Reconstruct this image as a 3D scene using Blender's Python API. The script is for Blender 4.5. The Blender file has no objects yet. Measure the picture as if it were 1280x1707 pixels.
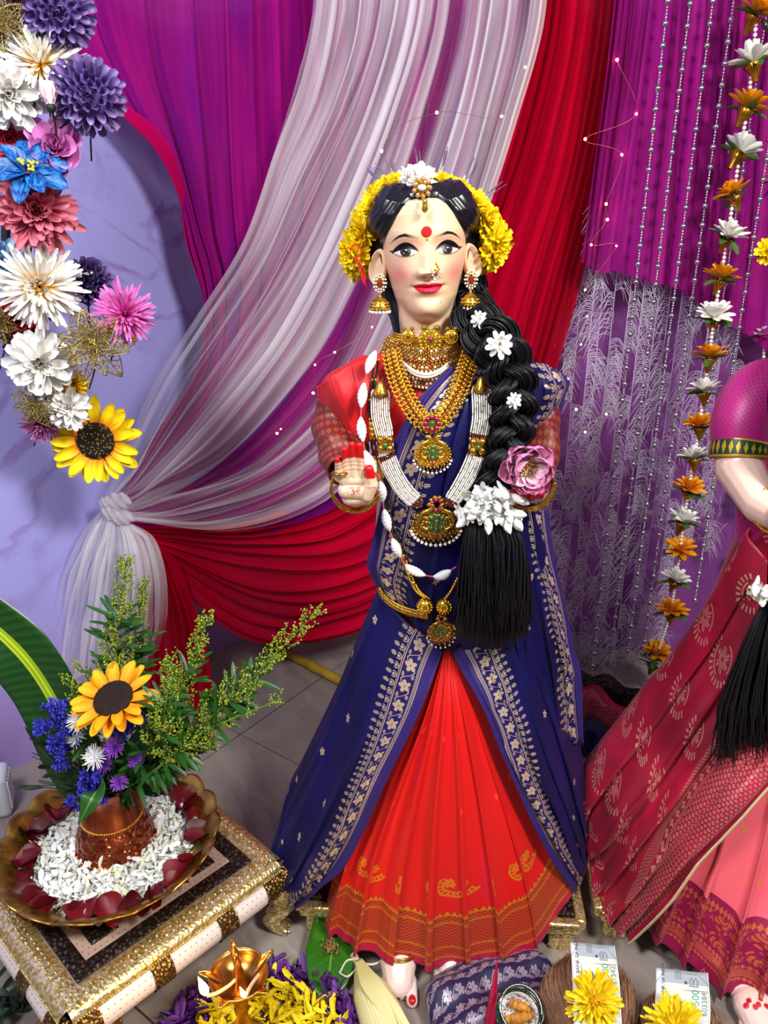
import bpy, math, random
import numpy as np
from mathutils import Vector, Matrix, Euler

# ---------------------------------------------------------------- camera, world, lights, exposure
SC = bpy.context.scene
COL = SC.collection
PITCH = math.radians(21.0); FPX = 1282.0; CAMH = 1.2
cam = bpy.data.cameras.new('camera'); cam_o = bpy.data.objects.new('camera', cam); COL.objects.link(cam_o)
cam.sensor_fit = 'VERTICAL'; cam.sensor_height = 36.0; cam.lens = 36.0*FPX/1707.0
cam.clip_start = 0.02
cam_o.location = (0, 0, CAMH); cam_o.rotation_euler = (math.pi/2-PITCH, 0, 0)
SC.camera = cam_o
wd = bpy.data.worlds.new('room_light'); SC.world = wd; wd.use_nodes = True
wd.node_tree.nodes['Background'].inputs[0].default_value = (0.93, 0.92, 1.0, 1)
wd.node_tree.nodes['Background'].inputs[1].default_value = 0.22
def area(name, loc, aim, size, power, color=(1, 1, 1)):
    l = bpy.data.lights.new(name, 'AREA'); l.shape = 'DISK'; l.size = size; l.energy = power; l.color = color
    o = bpy.data.objects.new(name, l); COL.objects.link(o); o.location = loc
    o.rotation_euler = (Vector(aim)-Vector(loc)).to_track_quat('-Z', 'Y').to_euler(); return o
area('ceiling_lamp', (0.95, -0.1, 2.2), (0.0, 1.25, 0.6), 0.45, 44, (1.0, 0.97, 0.93))
area('ceiling_lamp', (-0.75, -0.1, 2.3), (-0.35, 1.4, 0.7), 0.5, 30, (0.96, 0.97, 1.0))
SC.view_settings.view_transform = 'Standard'; SC.view_settings.look = 'None'
SC.view_settings.gamma = 1.0; SC.view_settings.use_curve_mapping = False
SC.view_settings.exposure = 0.2
SC.cycles.transparent_max_bounces = 32
SC.cycles.max_bounces = 8
random.seed(7); rng = np.random.default_rng(7)
pi = math.pi; tau = 2*pi

# ---------------------------------------------------------------- placement: photo ray -> point
_c, _s = math.cos(PITCH), math.sin(PITCH)
def ray(px, py):
    x, y = (px-640)/FPX, (py-853.5)/FPX
    return np.array([x, _c-y*_s, -_s-y*_c])
def W(px, py, D):            # point on the ray at forward distance D
    r = ray(px, py); return r*(D/r[1])+np.array([0, 0, CAMH])
def Wz(px, py, z=0.0):       # point on the ray at height z
    r = ray(px, py); return r*((z-CAMH)/r[2])+np.array([0, 0, CAMH])
def mpp(P):                  # metres per photo pixel at a point
    return (P[1]*_c-(P[2]-CAMH)*_s)/FPX

# ---------------------------------------------------------------- colour and node helpers
def lin(c):
    if isinstance(c, str): c = [int(c[i:i+2], 16)/255 for i in (0, 2, 4)]
    elif max(c) > 1.001: c = [v/255 for v in c]
    return tuple(v/12.92 if v <= .04045 else ((v+.055)/1.055)**2.4 for v in c)
class S:                     # a scalar socket with arithmetic
    def __init__(s, t, k): s.t, s.k = t, k
    def op(s, o, *a):
        n = s.t.nodes.new('ShaderNodeMath'); n.operation = o
        for i, v in enumerate((s,)+a):
            if isinstance(v, S): s.t.links.new(v.k, n.inputs[i])
            else: n.inputs[i].default_value = float(v)
        return S(s.t, n.outputs[0])
    def __add__(s, o): return s.op('ADD', o)
    __radd__ = __add__
    def __mul__(s, o): return s.op('MULTIPLY', o)
    __rmul__ = __mul__
    def __sub__(s, o): return s.op('SUBTRACT', o)
    def __rsub__(s, o): return (s*-1.0)+o
    def __truediv__(s, o): return s.op('DIVIDE', o)
    def __neg__(s): return s*-1.0
    def abs(s): return s.op('ABSOLUTE')
    def sin(s): return s.op('SINE')
    def cos(s): return s.op('COSINE')
    def fr(s): return s.op('FRACT')
    def fl(s): return s.op('FLOOR')
    def sqrt(s): return s.op('SQRT')
    def gt(s, o): return s.op('GREATER_THAN', o)
    def lt(s, o): return s.op('LESS_THAN', o)
    def mx(s, o): return s.op('MAXIMUM', o)
    def mn(s, o): return s.op('MINIMUM', o)
    def pp(s, o=.5): return s.op('PINGPONG', o)
    def pw(s, o): return s.op('POWER', o)
    def at2(s, o): return s.op('ARCTAN2', o)
    def ss(s, a, b):
        n = s.t.nodes.new('ShaderNodeMapRange'); n.interpolation_type = 'SMOOTHSTEP'
        s.t.links.new(s.k, n.inputs[0]); n.inputs[1].default_value = a; n.inputs[2].default_value = b
        return S(s.t, n.outputs[0])
    def band(s, a, b): return s.gt(a)*s.lt(b)
class NT:
    def __init__(s, t): s.t = t
    def uv(s):
        n = s.t.nodes.new('ShaderNodeUVMap'); q = s.t.nodes.new('ShaderNodeSeparateXYZ')
        s.t.links.new(n.outputs[0], q.inputs[0]); return S(s.t, q.outputs[0]), S(s.t, q.outputs[1])
    def obj(s):
        n = s.t.nodes.new('ShaderNodeTexCoord'); q = s.t.nodes.new('ShaderNodeSeparateXYZ')
        s.t.links.new(n.outputs['Object'], q.inputs[0]); return [S(s.t, q.outputs[i]) for i in range(3)]
    def pos(s):
        n = s.t.nodes.new('ShaderNodeNewGeometry'); q = s.t.nodes.new('ShaderNodeSeparateXYZ')
        s.t.links.new(n.outputs['Position'], q.inputs[0]); return [S(s.t, q.outputs[i]) for i in range(3)]
    def rnd(s):
        n = s.t.nodes.new('ShaderNodeObjectInfo'); return S(s.t, n.outputs['Random'])
    def isl(s):
        n = s.t.nodes.new('ShaderNodeNewGeometry'); return S(s.t, n.outputs['Random Per Island'])
    def vec(s, *a):
        n = s.t.nodes.new('ShaderNodeCombineXYZ')
        for i, v in enumerate(a):
            if isinstance(v, S): s.t.links.new(v.k, n.inputs[i])
            else: n.inputs[i].default_value = v
        return n.outputs[0]
    def noise(s, v, scale=5, detail=3, rough=.55, dist=0):
        n = s.t.nodes.new('ShaderNodeTexNoise'); n.inputs['Scale'].default_value = scale; n.inputs['Detail'].default_value = detail
        n.inputs['Roughness'].default_value = rough; n.inputs['Distortion'].default_value = dist
        s.t.links.new(v, n.inputs['Vector']); return S(s.t, n.outputs[0])
    def voro(s, v, scale=5, feat='F1'):
        n = s.t.nodes.new('ShaderNodeTexVoronoi'); n.feature = feat; n.inputs['Scale'].default_value = scale
        s.t.links.new(v, n.inputs['Vector']); return S(s.t, n.outputs[0])
    def attr(s, name):
        n = s.t.nodes.new('ShaderNodeAttribute'); n.attribute_name = name; return n.outputs['Color']
    def rgb(s, c):
        n = s.t.nodes.new('ShaderNodeRGB'); n.outputs[0].default_value = (*lin(c), 1); return n.outputs[0]
    def mix(s, f, a, b):
        n = s.t.nodes.new('ShaderNodeMix'); n.data_type = 'RGBA'
        if isinstance(f, S): s.t.links.new(f.k, n.inputs[0])
        else: n.inputs[0].default_value = f
        for i, v in ((6, a), (7, b)):
            if isinstance(v, (str, tuple, list)): n.inputs[i].default_value = (*lin(v), 1)
            else: s.t.links.new(v, n.inputs[i])
        return n.outputs[2]
def put(t, sock, v):
    if v is None: return
    if isinstance(v, S): t.links.new(v.k, sock)
    elif isinstance(v, (int, float)): sock.default_value = v
    elif isinstance(v, (str, tuple, list)): sock.default_value = (*lin(v), 1)
    else: t.links.new(v, sock)
def mat(name, color='808080', rough=.5, metal=0.0, fn=None, bump=None, emit=None, estr=0, spec=None, sheen=0, coat=0, trans=0, sss=0, alpha=None, ior=None):
    """color/rough/... constants; fn(nt) may return a dict overriding color, rough, metal, bump(height S, strength, dist)"""
    m = bpy.data.materials.new(name); m.use_nodes = True; t = m.node_tree; p = t.nodes['Principled BSDF']
    d = dict(color=color, rough=rough, metal=metal, alpha=alpha)
    if fn: d.update(fn(NT(t)))
    put(t, p.inputs['Base Color'], d['color']); put(t, p.inputs['Roughness'], d['rough']); put(t, p.inputs['Metallic'], d['metal'])
    put(t, p.inputs['Alpha'], d['alpha'])
    if spec is not None: p.inputs['Specular IOR Level'].default_value = spec
    if ior: p.inputs['IOR'].default_value = ior
    if sheen: p.inputs['Sheen Weight'].default_value = sheen
    if coat: p.inputs['Coat Weight'].default_value = coat; p.inputs['Coat Roughness'].default_value = .08
    if trans: p.inputs['Transmission Weight'].default_value = trans
    if sss:
        p.inputs['Subsurface Weight'].default_value = sss; p.inputs['Subsurface Radius'].default_value = (.012, .006, .004); p.inputs['Subsurface Scale'].default_value = 0.6
    if emit: p.inputs['Emission Color'].default_value = (*lin(emit), 1); p.inputs['Emission Strength'].default_value = estr
    b = d.get('bump')
    if b:
        n = t.nodes.new('ShaderNodeBump'); n.inputs['Strength'].default_value = b[1]; n.inputs['Distance'].default_value = b[2]
        t.links.new(b[0].k, n.inputs['Height']); t.links.new(n.outputs[0], p.inputs['Normal'])
    return m
def cloth(name, fn, transl=.5, rough=.9):
    """sheer cloth: fn(nt) -> (colour, opacity S); light passes through the weave between its threads"""
    m = bpy.data.materials.new(name); m.use_nodes = True; t = m.node_tree; t.nodes.clear(); nt = NT(t)
    o = t.nodes.new('ShaderNodeOutputMaterial'); d = t.nodes.new('ShaderNodeBsdfDiffuse'); l = t.nodes.new('ShaderNodeBsdfTranslucent')
    q = t.nodes.new('ShaderNodeBsdfTransparent'); m1 = t.nodes.new('ShaderNodeMixShader'); m2 = t.nodes.new('ShaderNodeMixShader')
    c, a = fn(nt); put(t, d.inputs[0], c); put(t, l.inputs[0], c); m1.inputs[0].default_value = transl
    t.links.new(d.outputs[0], m1.inputs[1]); t.links.new(l.outputs[0], m1.inputs[2])
    put(t, m2.inputs[0], a); t.links.new(q.outputs[0], m2.inputs[1]); t.links.new(m1.outputs[0], m2.inputs[2])
    t.links.new(m2.outputs[0], o.inputs[0]); return m

# ---------------------------------------------------------------- mesh helpers
class MB:
    def __init__(s): s.V = []; s.F = []; s.UV = []; s.C = []; s.MI = []; s.n = 0
    def add(s, vf, uv=None, col=None, mi=0):
        V, F = vf[0], vf[1]; uv = vf[2] if len(vf) > 2 and uv is None else uv
        V = np.asarray(V, float).reshape(-1, 3)
        for f in (F if isinstance(F, list) else [F]):
            f = np.asarray(f, np.int64)
            if f.size: s.F.append(f+s.n); s.MI.append(np.full(len(f), mi, np.int32))
        s.V.append(V); s.n += len(V)
        s.UV.append(np.zeros((len(V), 2)) if uv is None else np.asarray(uv, float).reshape(-1, 2))
        s.C.append(np.ones((len(V), 3)) if col is None else np.broadcast_to(np.asarray(col, float), (len(V), 3)))
        return s
    def mesh(s, name, mats, smooth=True, uv=False, col=False, loc=(0, 0, 0)):
        V = np.concatenate(s.V)-np.asarray(loc, float)
        me = bpy.data.meshes.new(name); me.vertices.add(len(V)); me.vertices.foreach_set('co', V.astype(np.float32).ravel())
        tot = np.concatenate([np.full(len(f), f.shape[1], np.int32) for f in s.F]); vi = np.concatenate([f.ravel() for f in s.F]).astype(np.int32)
        me.loops.add(len(vi)); me.loops.foreach_set('vertex_index', vi)
        me.polygons.add(len(tot)); me.polygons.foreach_set('loop_start', (np.cumsum(tot)-tot).astype(np.int32))
        mats = mats if isinstance(mats, (list, tuple)) else [mats]
        for m in mats: me.materials.append(m)
        if len(mats) > 1: me.polygons.foreach_set('material_index', np.concatenate(s.MI))
        me.polygons.foreach_set('use_smooth', np.full(len(tot), smooth))
        if uv:
            l = me.uv_layers.new(name='UVMap'); l.data.foreach_set('uv', np.concatenate(s.UV)[vi].astype(np.float32).ravel())
        if col:
            a = me.color_attributes.new('paint', 'FLOAT_COLOR', 'POINT'); c = np.concatenate(s.C)
            a.data.foreach_set('color', np.concatenate([c, np.ones((len(c), 1))], 1).astype(np.float32).ravel())
        me.update(calc_edges=True); me.validate(); return me
    def build(s, name, mats, parent=None, smooth=True, uv=False, col=False, kind=None, label=None):
        loc = abs_loc(parent) if parent is not None else (0, 0, 0)
        o = bpy.data.objects.new(name, s.mesh(name, mats, smooth, uv, col, loc)); COL.objects.link(o)
        if parent is not None: o.parent = parent
        if kind: o['kind'] = kind
        if label: o['label'] = label
        return o
def abs_loc(o):
    l = np.zeros(3)
    while o is not None: l += np.array(o.location); o = o.parent
    return l
def tag(o, label, cat, group=None, kind=None):
    o['label'] = label; o['category'] = cat
    if group: o['group'] = group
    if kind: o['kind'] = kind
    return o
def thing(name, label, cat, loc=(0, 0, 0), group=None, rot=None):
    o = bpy.data.objects.new(name, None); COL.objects.link(o); o.location = [float(v) for v in loc]; o.empty_display_size = .02
    if rot is not None: o.rotation_euler = rot
    return tag(o, label, cat, group)
def dup(o, parent=None, loc=None, rot=None, sc=None, label=None):
    c = o.copy(); COL.objects.link(c)
    if parent is not None: c.parent = parent
    for ch in list(o.children): dup(ch, c)
    if loc is not None: c.location = [float(v) for v in loc]
    if rot is not None: c.rotation_euler = rot
    if sc is not None: c.scale = sc if hasattr(sc, '__len__') else (sc, sc, sc)
    if label: c['label'] = label
    return c
def place(name, me, parent=None, loc=(0, 0, 0), M3=None, sc=1.0):
    """a new object on shared mesh data; M3 = 3x3 rotation"""
    o = bpy.data.objects.new(name, me); COL.objects.link(o)
    if parent is not None: o.parent = parent
    m = Matrix.Translation([float(v) for v in loc])
    if M3 is not None: m = m @ Matrix(np.asarray(M3).tolist()).to_4x4()
    if sc != 1.0: m = m @ (Matrix.Diagonal((*([sc]*3 if not hasattr(sc, '__len__') else sc), 1)))
    o.matrix_local = m; return o
def gridF(nu, nv, cu=False):
    i = np.arange(nu if cu else nu-1)[:, None]; j = np.arange(nv-1)[None, :]; i2 = (i+1) % nu
    return np.stack([(i*nv+j), (i2*nv+j), (i2*nv+j+1), (i*nv+j+1)], -1).reshape(-1, 4)
def surf(P, uv=None, cu=False):
    P = np.asarray(P, float); nu, nv = P.shape[:2]
    if uv is None: uv = np.stack(np.meshgrid(np.linspace(0, 1, nu), np.linspace(0, 1, nv), indexing='ij'), -1)
    return P.reshape(-1, 3), gridF(nu, nv, cu), uv.reshape(-1, 2)
def nrm(v): v = np.asarray(v, float); return v/np.maximum(np.linalg.norm(v, axis=-1, keepdims=True), 1e-9)
def frames(P):
    P = np.asarray(P, float); T = nrm(np.gradient(P, axis=0)); a = np.array([0, 0, 1.0]) if abs(T[0][2]) < .9 else np.array([1.0, 0, 0])
    N = np.zeros_like(P); n = nrm(a-T[0]*np.dot(a, T[0]))
    for i in range(len(P)):
        n = nrm(n-T[i]*np.dot(n, T[i])); N[i] = n
    return T, N, np.cross(T, N)
def tube(P, r, seg=8, cap=True, flat=1.0):
    P = np.asarray(P, float); n = len(P); r = np.broadcast_to(np.asarray(r, float), (n,)); T, N, B = frames(P)
    a = np.arange(seg)*tau/seg
    R = P[None]+r[None, :, None]*(np.cos(a)[:, None, None]*N[None]+flat*np.sin(a)[:, None, None]*B[None])
    V = R.reshape(-1, 3); F = [gridF(seg, n, True)]
    if cap:
        V = np.vstack([V, P[:1], P[-1:]]); k = seg*n; i = np.arange(seg); j = (i+1) % seg
        F.append(np.stack([np.full(seg, k), j*n, i*n], -1)); F.append(np.stack([np.full(seg, k+1), i*n+n-1, j*n+n-1], -1))
    u = np.repeat(np.arange(seg)/seg, n); v = np.tile(np.linspace(0, 1, n), seg); uv = np.stack([u, v], -1)
    if cap: uv = np.vstack([uv, [[0, 0], [0, 1]]])
    return V, F, uv
def lathe(prof, seg=32, c=(0, 0, 0), wob=None):
    prof = np.asarray(prof, float); a = np.linspace(0, tau, seg+1)
    r = prof[None, :, 0]*np.ones((seg+1, 1)); z = prof[None, :, 1]*np.ones((seg+1, 1))
    if wob is not None: r, z = wob(a[:, None], r, z)
    P = np.stack([r*np.cos(a)[:, None], r*np.sin(a)[:, None], z], -1)+np.asarray(c, float)
    return surf(P)
def ball(c=(0, 0, 0), r=1.0, seg=10, rings=6, sq=(1, 1, 1)):
    t = np.linspace(0, pi, rings+1); a = np.arange(seg)*tau/seg
    P = np.stack([np.sin(t)[None]*np.cos(a)[:, None], np.sin(t)[None]*np.sin(a)[:, None], np.cos(t)[None]*np.ones((seg, 1))], -1)
    P = P*r*np.asarray(sq)+np.asarray(c, float); return P.reshape(-1, 3), gridF(seg, rings+1, True)[:, ::-1]
def balls(C, r, seg=8, rings=5):
    C = np.asarray(C, float); V, F = ball((0, 0, 0), 1, seg, rings); r = np.broadcast_to(np.asarray(r, float), (len(C),))
    VV = V[None]*r[:, None, None]+C[:, None]; FF = F[None]+(np.arange(len(C))*len(V))[:, None, None]
    return VV.reshape(-1, 3), FF.reshape(-1, 4)
def box(c, s, bev=0.0, R=None):
    x, y, z = [v/2 for v in s]
    if bev <= 0:
        V = np.array([[i*x, j*y, k*z] for i in (-1, 1) for j in (-1, 1) for k in (-1, 1)])
        F = np.array([[0, 1, 3, 2], [4, 6, 7, 5], [0, 4, 5, 1], [2, 3, 7, 6], [0, 2, 6, 4], [1, 5, 7, 3]])
    else:
        bm = __import__('bmesh').new(); bmesh_ops = __import__('bmesh').ops
        bmesh_ops.create_cube(bm, size=1.0)
        for v in bm.verts: v.co = (v.co.x*s[0], v.co.y*s[1], v.co.z*s[2])
        bmesh_ops.bevel(bm, geom=bm.edges[:], offset=bev, segments=2, profile=.6, affect='EDGES')
        bm.verts.ensure_lookup_table(); V = np.array([v.co for v in bm.verts]); q = {3: [], 4: []}; bm.verts.index_update()
        for f in bm.faces: q.setdefault(len(f.verts), []).append([v.index for v in f.verts])
        F = [np.array(x) for x in q.values() if x]; bm.free()
    if R is not None: V = V@np.asarray(R).T
    return V+np.asarray(c, float), F
def rotz(a): c, s = math.cos(a), math.sin(a); return np.array([[c, -s, 0], [s, c, 0], [0, 0, 1.0]])
def rotx(a): c, s = math.cos(a), math.sin(a); return np.array([[1.0, 0, 0], [0, c, -s], [0, s, c]])
def roty(a): c, s = math.cos(a), math.sin(a); return np.array([[c, 0, s], [0, 1.0, 0], [-s, 0, c]])
def face_to(n, up=(0, 0, 1), roll=0):       # rotation taking +Z to n
    n = nrm(n); u = np.asarray(up, float)
    if abs(np.dot(u, n)) > .97: u = np.array([0, 1.0, 0])
    x = nrm(np.cross(u, n)); y = np.cross(n, x); return np.stack([x, y, n], 1)@rotz(roll)
def cat(P, n):               # Catmull-Rom through points, n samples
    P = np.asarray(P, float); k = len(P)
    if k == 2: return P[0]+(P[1]-P[0])*np.linspace(0, 1, n)[:, None]
    Q = np.vstack([2*P[0]-P[1], P, 2*P[-1]-P[-2]]); t = np.linspace(0, k-1-1e-9, n); i = t.astype(int); f = (t-i)[:, None]
    a, b, c, d = Q[i], Q[i+1], Q[i+2], Q[i+3]
    return .5*((2*b)+(c-a)*f+(2*a-5*b+4*c-d)*f*f+(3*b-a-3*c+d)*f**3)
def even(P, n):              # resample by arc length
    P = np.asarray(P, float); d = np.r_[0, np.cumsum(np.linalg.norm(np.diff(P, axis=0), axis=1))]; t = np.linspace(0, d[-1], n)
    return np.stack([np.interp(t, d, P[:, i]) for i in range(P.shape[1])], 1)
def length(P): return float(np.linalg.norm(np.diff(np.asarray(P), axis=0), axis=1).sum())
def petal(L, w, cup=.2, curl=.3, tip=.5, nu=5, nv=6, base=.15, notch=0.0, ruffle=0.0, blunt=.03):
    """a petal from the origin along +X, face up +Z; cup lifts its sides, curl lifts (+) or drops (-) its end"""
    v = 1-(1-np.linspace(0, 1, nv))**1.5; u = np.linspace(-1, 1, nu)
    wd = w*.5*((base+(1-base)*np.sin(np.clip(v/(1-tip*.5), 0, 1)*pi/2))*np.sqrt(np.clip(1-np.clip((v-(1-tip))/max(tip, 1e-3), 0, 1)**2.4, 0, 1)))
    wd = np.maximum(wd, w*.5*blunt)
    X = L*v[None]*np.ones((nu, 1))-notch*L*((1-abs(u))[:, None])*np.clip((v[None]-.7)/.3, 0, 1); Y = u[:, None]*wd[None]
    Z = cup*w*.5*(u[:, None]**2)*np.sin(v*pi*.9)[None]+curl*L*(v[None]**2)*.5+ruffle*w*np.sin(u[:, None]*7)*(v[None]**3)
    return surf(np.stack([X, Y, Z], -1))
def xf(vf, M=None, t=(0, 0, 0), s=1.0):
    V = np.asarray(vf[0])*s
    if M is not None: V = V@np.asarray(M).T
    return (V+np.asarray(t, float),)+tuple(vf[1:])
def bloom(layers, seed=0):
    """rings of petals around +Z. layer = (n, L, w, elev, r0, z, cup, curl, tip, jitter)"""
    r = np.random.default_rng(seed); mb = MB()
    for n, L, w, el, r0, z, cup, curl, tip, jit in layers:
        a0 = r.uniform(0, tau)
        for i in range(n):
            a = a0+i*tau/n+r.normal(0, jit*.25); l = L*(1+r.normal(0, jit*.3))
            p = petal(l, w*(1+r.normal(0, jit*.3)), cup, curl+r.normal(0, jit*.5), tip, 3 if w < .012 else 5, 5, blunt=.42)
            M = rotz(a)@roty(-(el+r.normal(0, jit*.5)))@rotx(r.normal(0, jit*.8))
            mb.add(xf(p, M, (r0*math.cos(a), r0*math.sin(a), z)))
    return mb
# ================================================================ setting: floor tiles, printed wall
def tile_fn(nt):
    x, y, z = nt.pos(); v = nt.vec(x, y, z)
    a = nt.noise(nt.vec(x*1.0+y*.6, y*.35-x*.2, 0.0), 7, 6, .62, .9); b = nt.noise(v, 2.4, 3)
    c = nt.mix(a.ss(.36, .66), '83786f', '988d85'); c = nt.mix(nt.noise(nt.vec(x*2.2+y*1.4, y*.5-x*.3, 0.0), 9, 5, .6, 1.5).ss(.55, .75)*.35, c, 'bab3ad')
    return dict(color=nt.mix(b.ss(.4, .7)*.35, c, '8f8588'), rough=a*.16+.2)
m_tile = mat('vitrified_tile', fn=tile_fn, spec=.4)
m_grout = mat('grout', '4a4644', .9)
fl = MB().add(box((0, 1.2, -.03), (7, 6, .05))).build('floor', m_grout, smooth=False); fl['kind'] = 'structure'
ts = .6; th = math.radians(54); tm = MB().add(box((0, 0, -.0035), (ts-.0035, ts-.0035, .007), .0012)).mesh('tile', m_tile, smooth=False)
t0 = Wz(1096, 1587); R2 = rotz(th)
for i in range(-4, 4):
    for j in range(-3, 4):
        p = t0+R2@np.array([(i+.5)*ts, (j+.22)*ts, 0])
        if abs(p[0]) < 2.0 and -.4 < p[1] < 2.9: place('tile', tm, fl, p, R2)
def wall_fn(nt):
    u, v = nt.uv(); w = nt.vec(u*1.0, v*1.0, 0.0)
    n1 = nt.noise(w, 1.5, 4, .55, 1.8); n2 = nt.noise(nt.vec(u, v*.8, 3.3), 2.6, 5, .5, 2.2)
    side = u.ss(1.75, 2.35)                       # the printed mauve wash begins towards the corner
    mauve = (n1*1.3+side*.95-1.0).ss(.05, .5)
    c = nt.mix(mauve, 'a5a2e4', '84408a')
    c = nt.mix(((n2-.5).abs().ss(.0, .05)*-1+1)*.5*n1.ss(.4, .6), c, '7a3f9b')
    c = nt.mix(((n1-.56).abs().ss(.0, .012)*-1+1)*nt.noise(w, 22, 3).ss(.56, .66)*.8, c, 'b9a15a')
    c = nt.mix((v.ss(.1, .5)*-1+1)*(side*-1+1)*.5, c, 'a06aa8')
    c = nt.mix(n2.ss(.55, .75)*side*.8, c, 'a596cf')
    return dict(color=c)
m_wall = mat('printed_wall', fn=wall_fn, rough=.55, spec=.3)
def wallp(pts, name):
    P = even(cat([(*p, 0) for p in pts], 40), 60); n = np.cross(np.gradient(P, axis=0), [0, 0, 1.0]); n = nrm(n)
    zz = np.linspace(0, 2.9, 8); d = np.r_[0, np.cumsum(np.linalg.norm(np.diff(P, axis=0), axis=1))]
    ring = []; uvs = []
    for off in (0.0, -.04):
        G = P[:, None, :]+n[:, None, :]*off+np.stack([np.zeros(8), np.zeros(8), zz], -1)[None]; ring.append(G)
        uvs.append(np.stack([np.repeat(d[:, None], 8, 1), np.repeat(zz[None], 60, 0)], -1))
    mb = MB()
    for G, U in zip(ring, uvs): mb.add(surf(G, U))
    mb.add(surf(np.stack([ring[0][:, -1], ring[1][:, -1]], 1)))
    o = mb.build(name, m_wall, uv=True); o['kind'] = 'structure'; return o
wallp([(-1.9, .71), (-1.3, 1.145), (-.885, 1.445), (-.73, 1.57), (-.6, 1.80), (-.46, 2.02), (-.2, 2.09), (.2, 2.07), (.6, 2.0), (1.0, 1.93), (2.2, 1.72)], 'wall_back')

# ================================================================ draped curtains
def drape(guides, nu, nv, fold=None, amp=None, seed=0, vpow=1.0):
    """guides: polylines (px, py, depth) from hem to hem; folds push the cloth back and forth across its own width"""
    r = np.random.default_rng(seed)
    G = np.stack([cat([W(*q) for q in g], nv) for g in guides])            # guides x nv
    uu = np.linspace(0, 1, nu); w = np.asarray([g0 for g0 in np.linspace(0, 1, len(guides))])
    k = fold['k']; ph = np.cumsum(np.interp(uu, np.linspace(0, 1, 24), r.uniform(.45, 1.6, 24))); ph = ph/ph[-1]*k*tau
    a = np.interp(uu, np.linspace(0, 1, len(fold['a'])), fold['a'])*np.interp(uu, np.linspace(0, 1, 60), r.uniform(.55, 1.3, 60))
    s = np.clip(uu+a*np.sin(ph)/(k*tau), 0, 1); s2 = s*(len(guides)-1)
    P = np.zeros((nu, nv, 3)); Gx = np.concatenate([2*G[:1]-G[1:2], G, 2*G[-1:]-G[-2:-1]])
    i = np.minimum(s2.astype(int), len(guides)-2); f = (s2-i)[:, None, None]; A, B, C, D = Gx[i], Gx[i+1], Gx[i+2], Gx[i+3]
    P = .5*(2*B+(C-A)*f+(2*A-5*B+4*C-D)*f*f+(3*B-A-3*C+D)*f**3)
    v = np.linspace(0, 1, nv); am = np.interp(v, np.linspace(0, 1, len(amp)), amp)
    wob = np.sin(ph[:, None]+1.2*np.sin(v*5+uu[:, None]*9)[...]) if fold.get('soft') else np.cos(ph)[:, None]*np.ones((1, nv))
    ra = np.interp(uu, np.linspace(0, 1, 40), r.uniform(.4, 1.2, 40))
    P[:, :, 1] += wob*am[None]*ra[:, None]; P[:, :, 0] += .35*wob*am[None]*ra[:, None]
    jig = np.stack([np.interp(v, np.linspace(0, 1, 9), r.normal(0, 1, 9)) for _ in range(24)])
    P[:, :, 2] += np.stack([np.interp(uu, np.linspace(0, 1, 24), jig[:, q]) for q in range(nv)], 1)*am[None]*.5
    return surf(P)
def sheer(c1, c2, c3, base, streak, su=90, edge=None, glit=0):
    def fn(nt):
        u, v = nt.uv(); n = nt.noise(nt.vec(u*su, v*1.6, 0.0), 1.0, 3, .6); n2 = nt.noise(nt.vec(u*su*.22, v*2.2, 5.0), 1.0, 2)
        c = nt.mix(n.ss(.3, .7), c1, c2); c = nt.mix(n2.ss(.5, .72)*.8, c, c3)
        if edge: c = nt.mix(u.ss(edge[1]*.8, edge[1])*-1+1, c, edge[0])
        if glit: c = nt.mix(nt.noise(nt.vec(u*900, v*700, 0.0), 1.0, 1).gt(.76)*.6, c, 'f0b0e0')
        return c, (n*streak+(base-streak*.5)).mx(.04).mn(1.0)
    return fn
m_mag = cloth('magenta_sheer', sheer('8a0a78', 'b31683', '70128a', .93, .1, 60, ('cf0a62', .06), 1), .3)
m_mag2 = cloth('magenta_glitter', sheer('a01288', 'be2a96', '8c1470', .9, .15, 60, None, 1), .35)
m_red = cloth('red_chiffon', sheer('d0052c', 'de0a38', 'b00428', .90, .14, 50), .35)
def tulle_fn(nt):
    u, v = nt.uv(); n = nt.noise(nt.vec(u*170, v*2.2, 0.0), 1.0, 3, .65); b = nt.noise(nt.vec(u*17+v*1.2, v*1.1, 4.0), 1.0, 2, .5)
    gap = u.ss(.505, .53)*(u.ss(.62, .645)*-1+1); w = v.ss(.4, .7); b = b.ss(.3, .6)*(w*-1+1)+b.ss(.47, .62)*w*.8
    return nt.mix(n.ss(.3, .7), 'f2edf7', 'ffffff'), ((b*.44+n.ss(.5, .75)*.26+.08)*(gap*-.9+1)).mn(.95)
m_tul = cloth('white_tulle', tulle_fn, .35)
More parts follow.
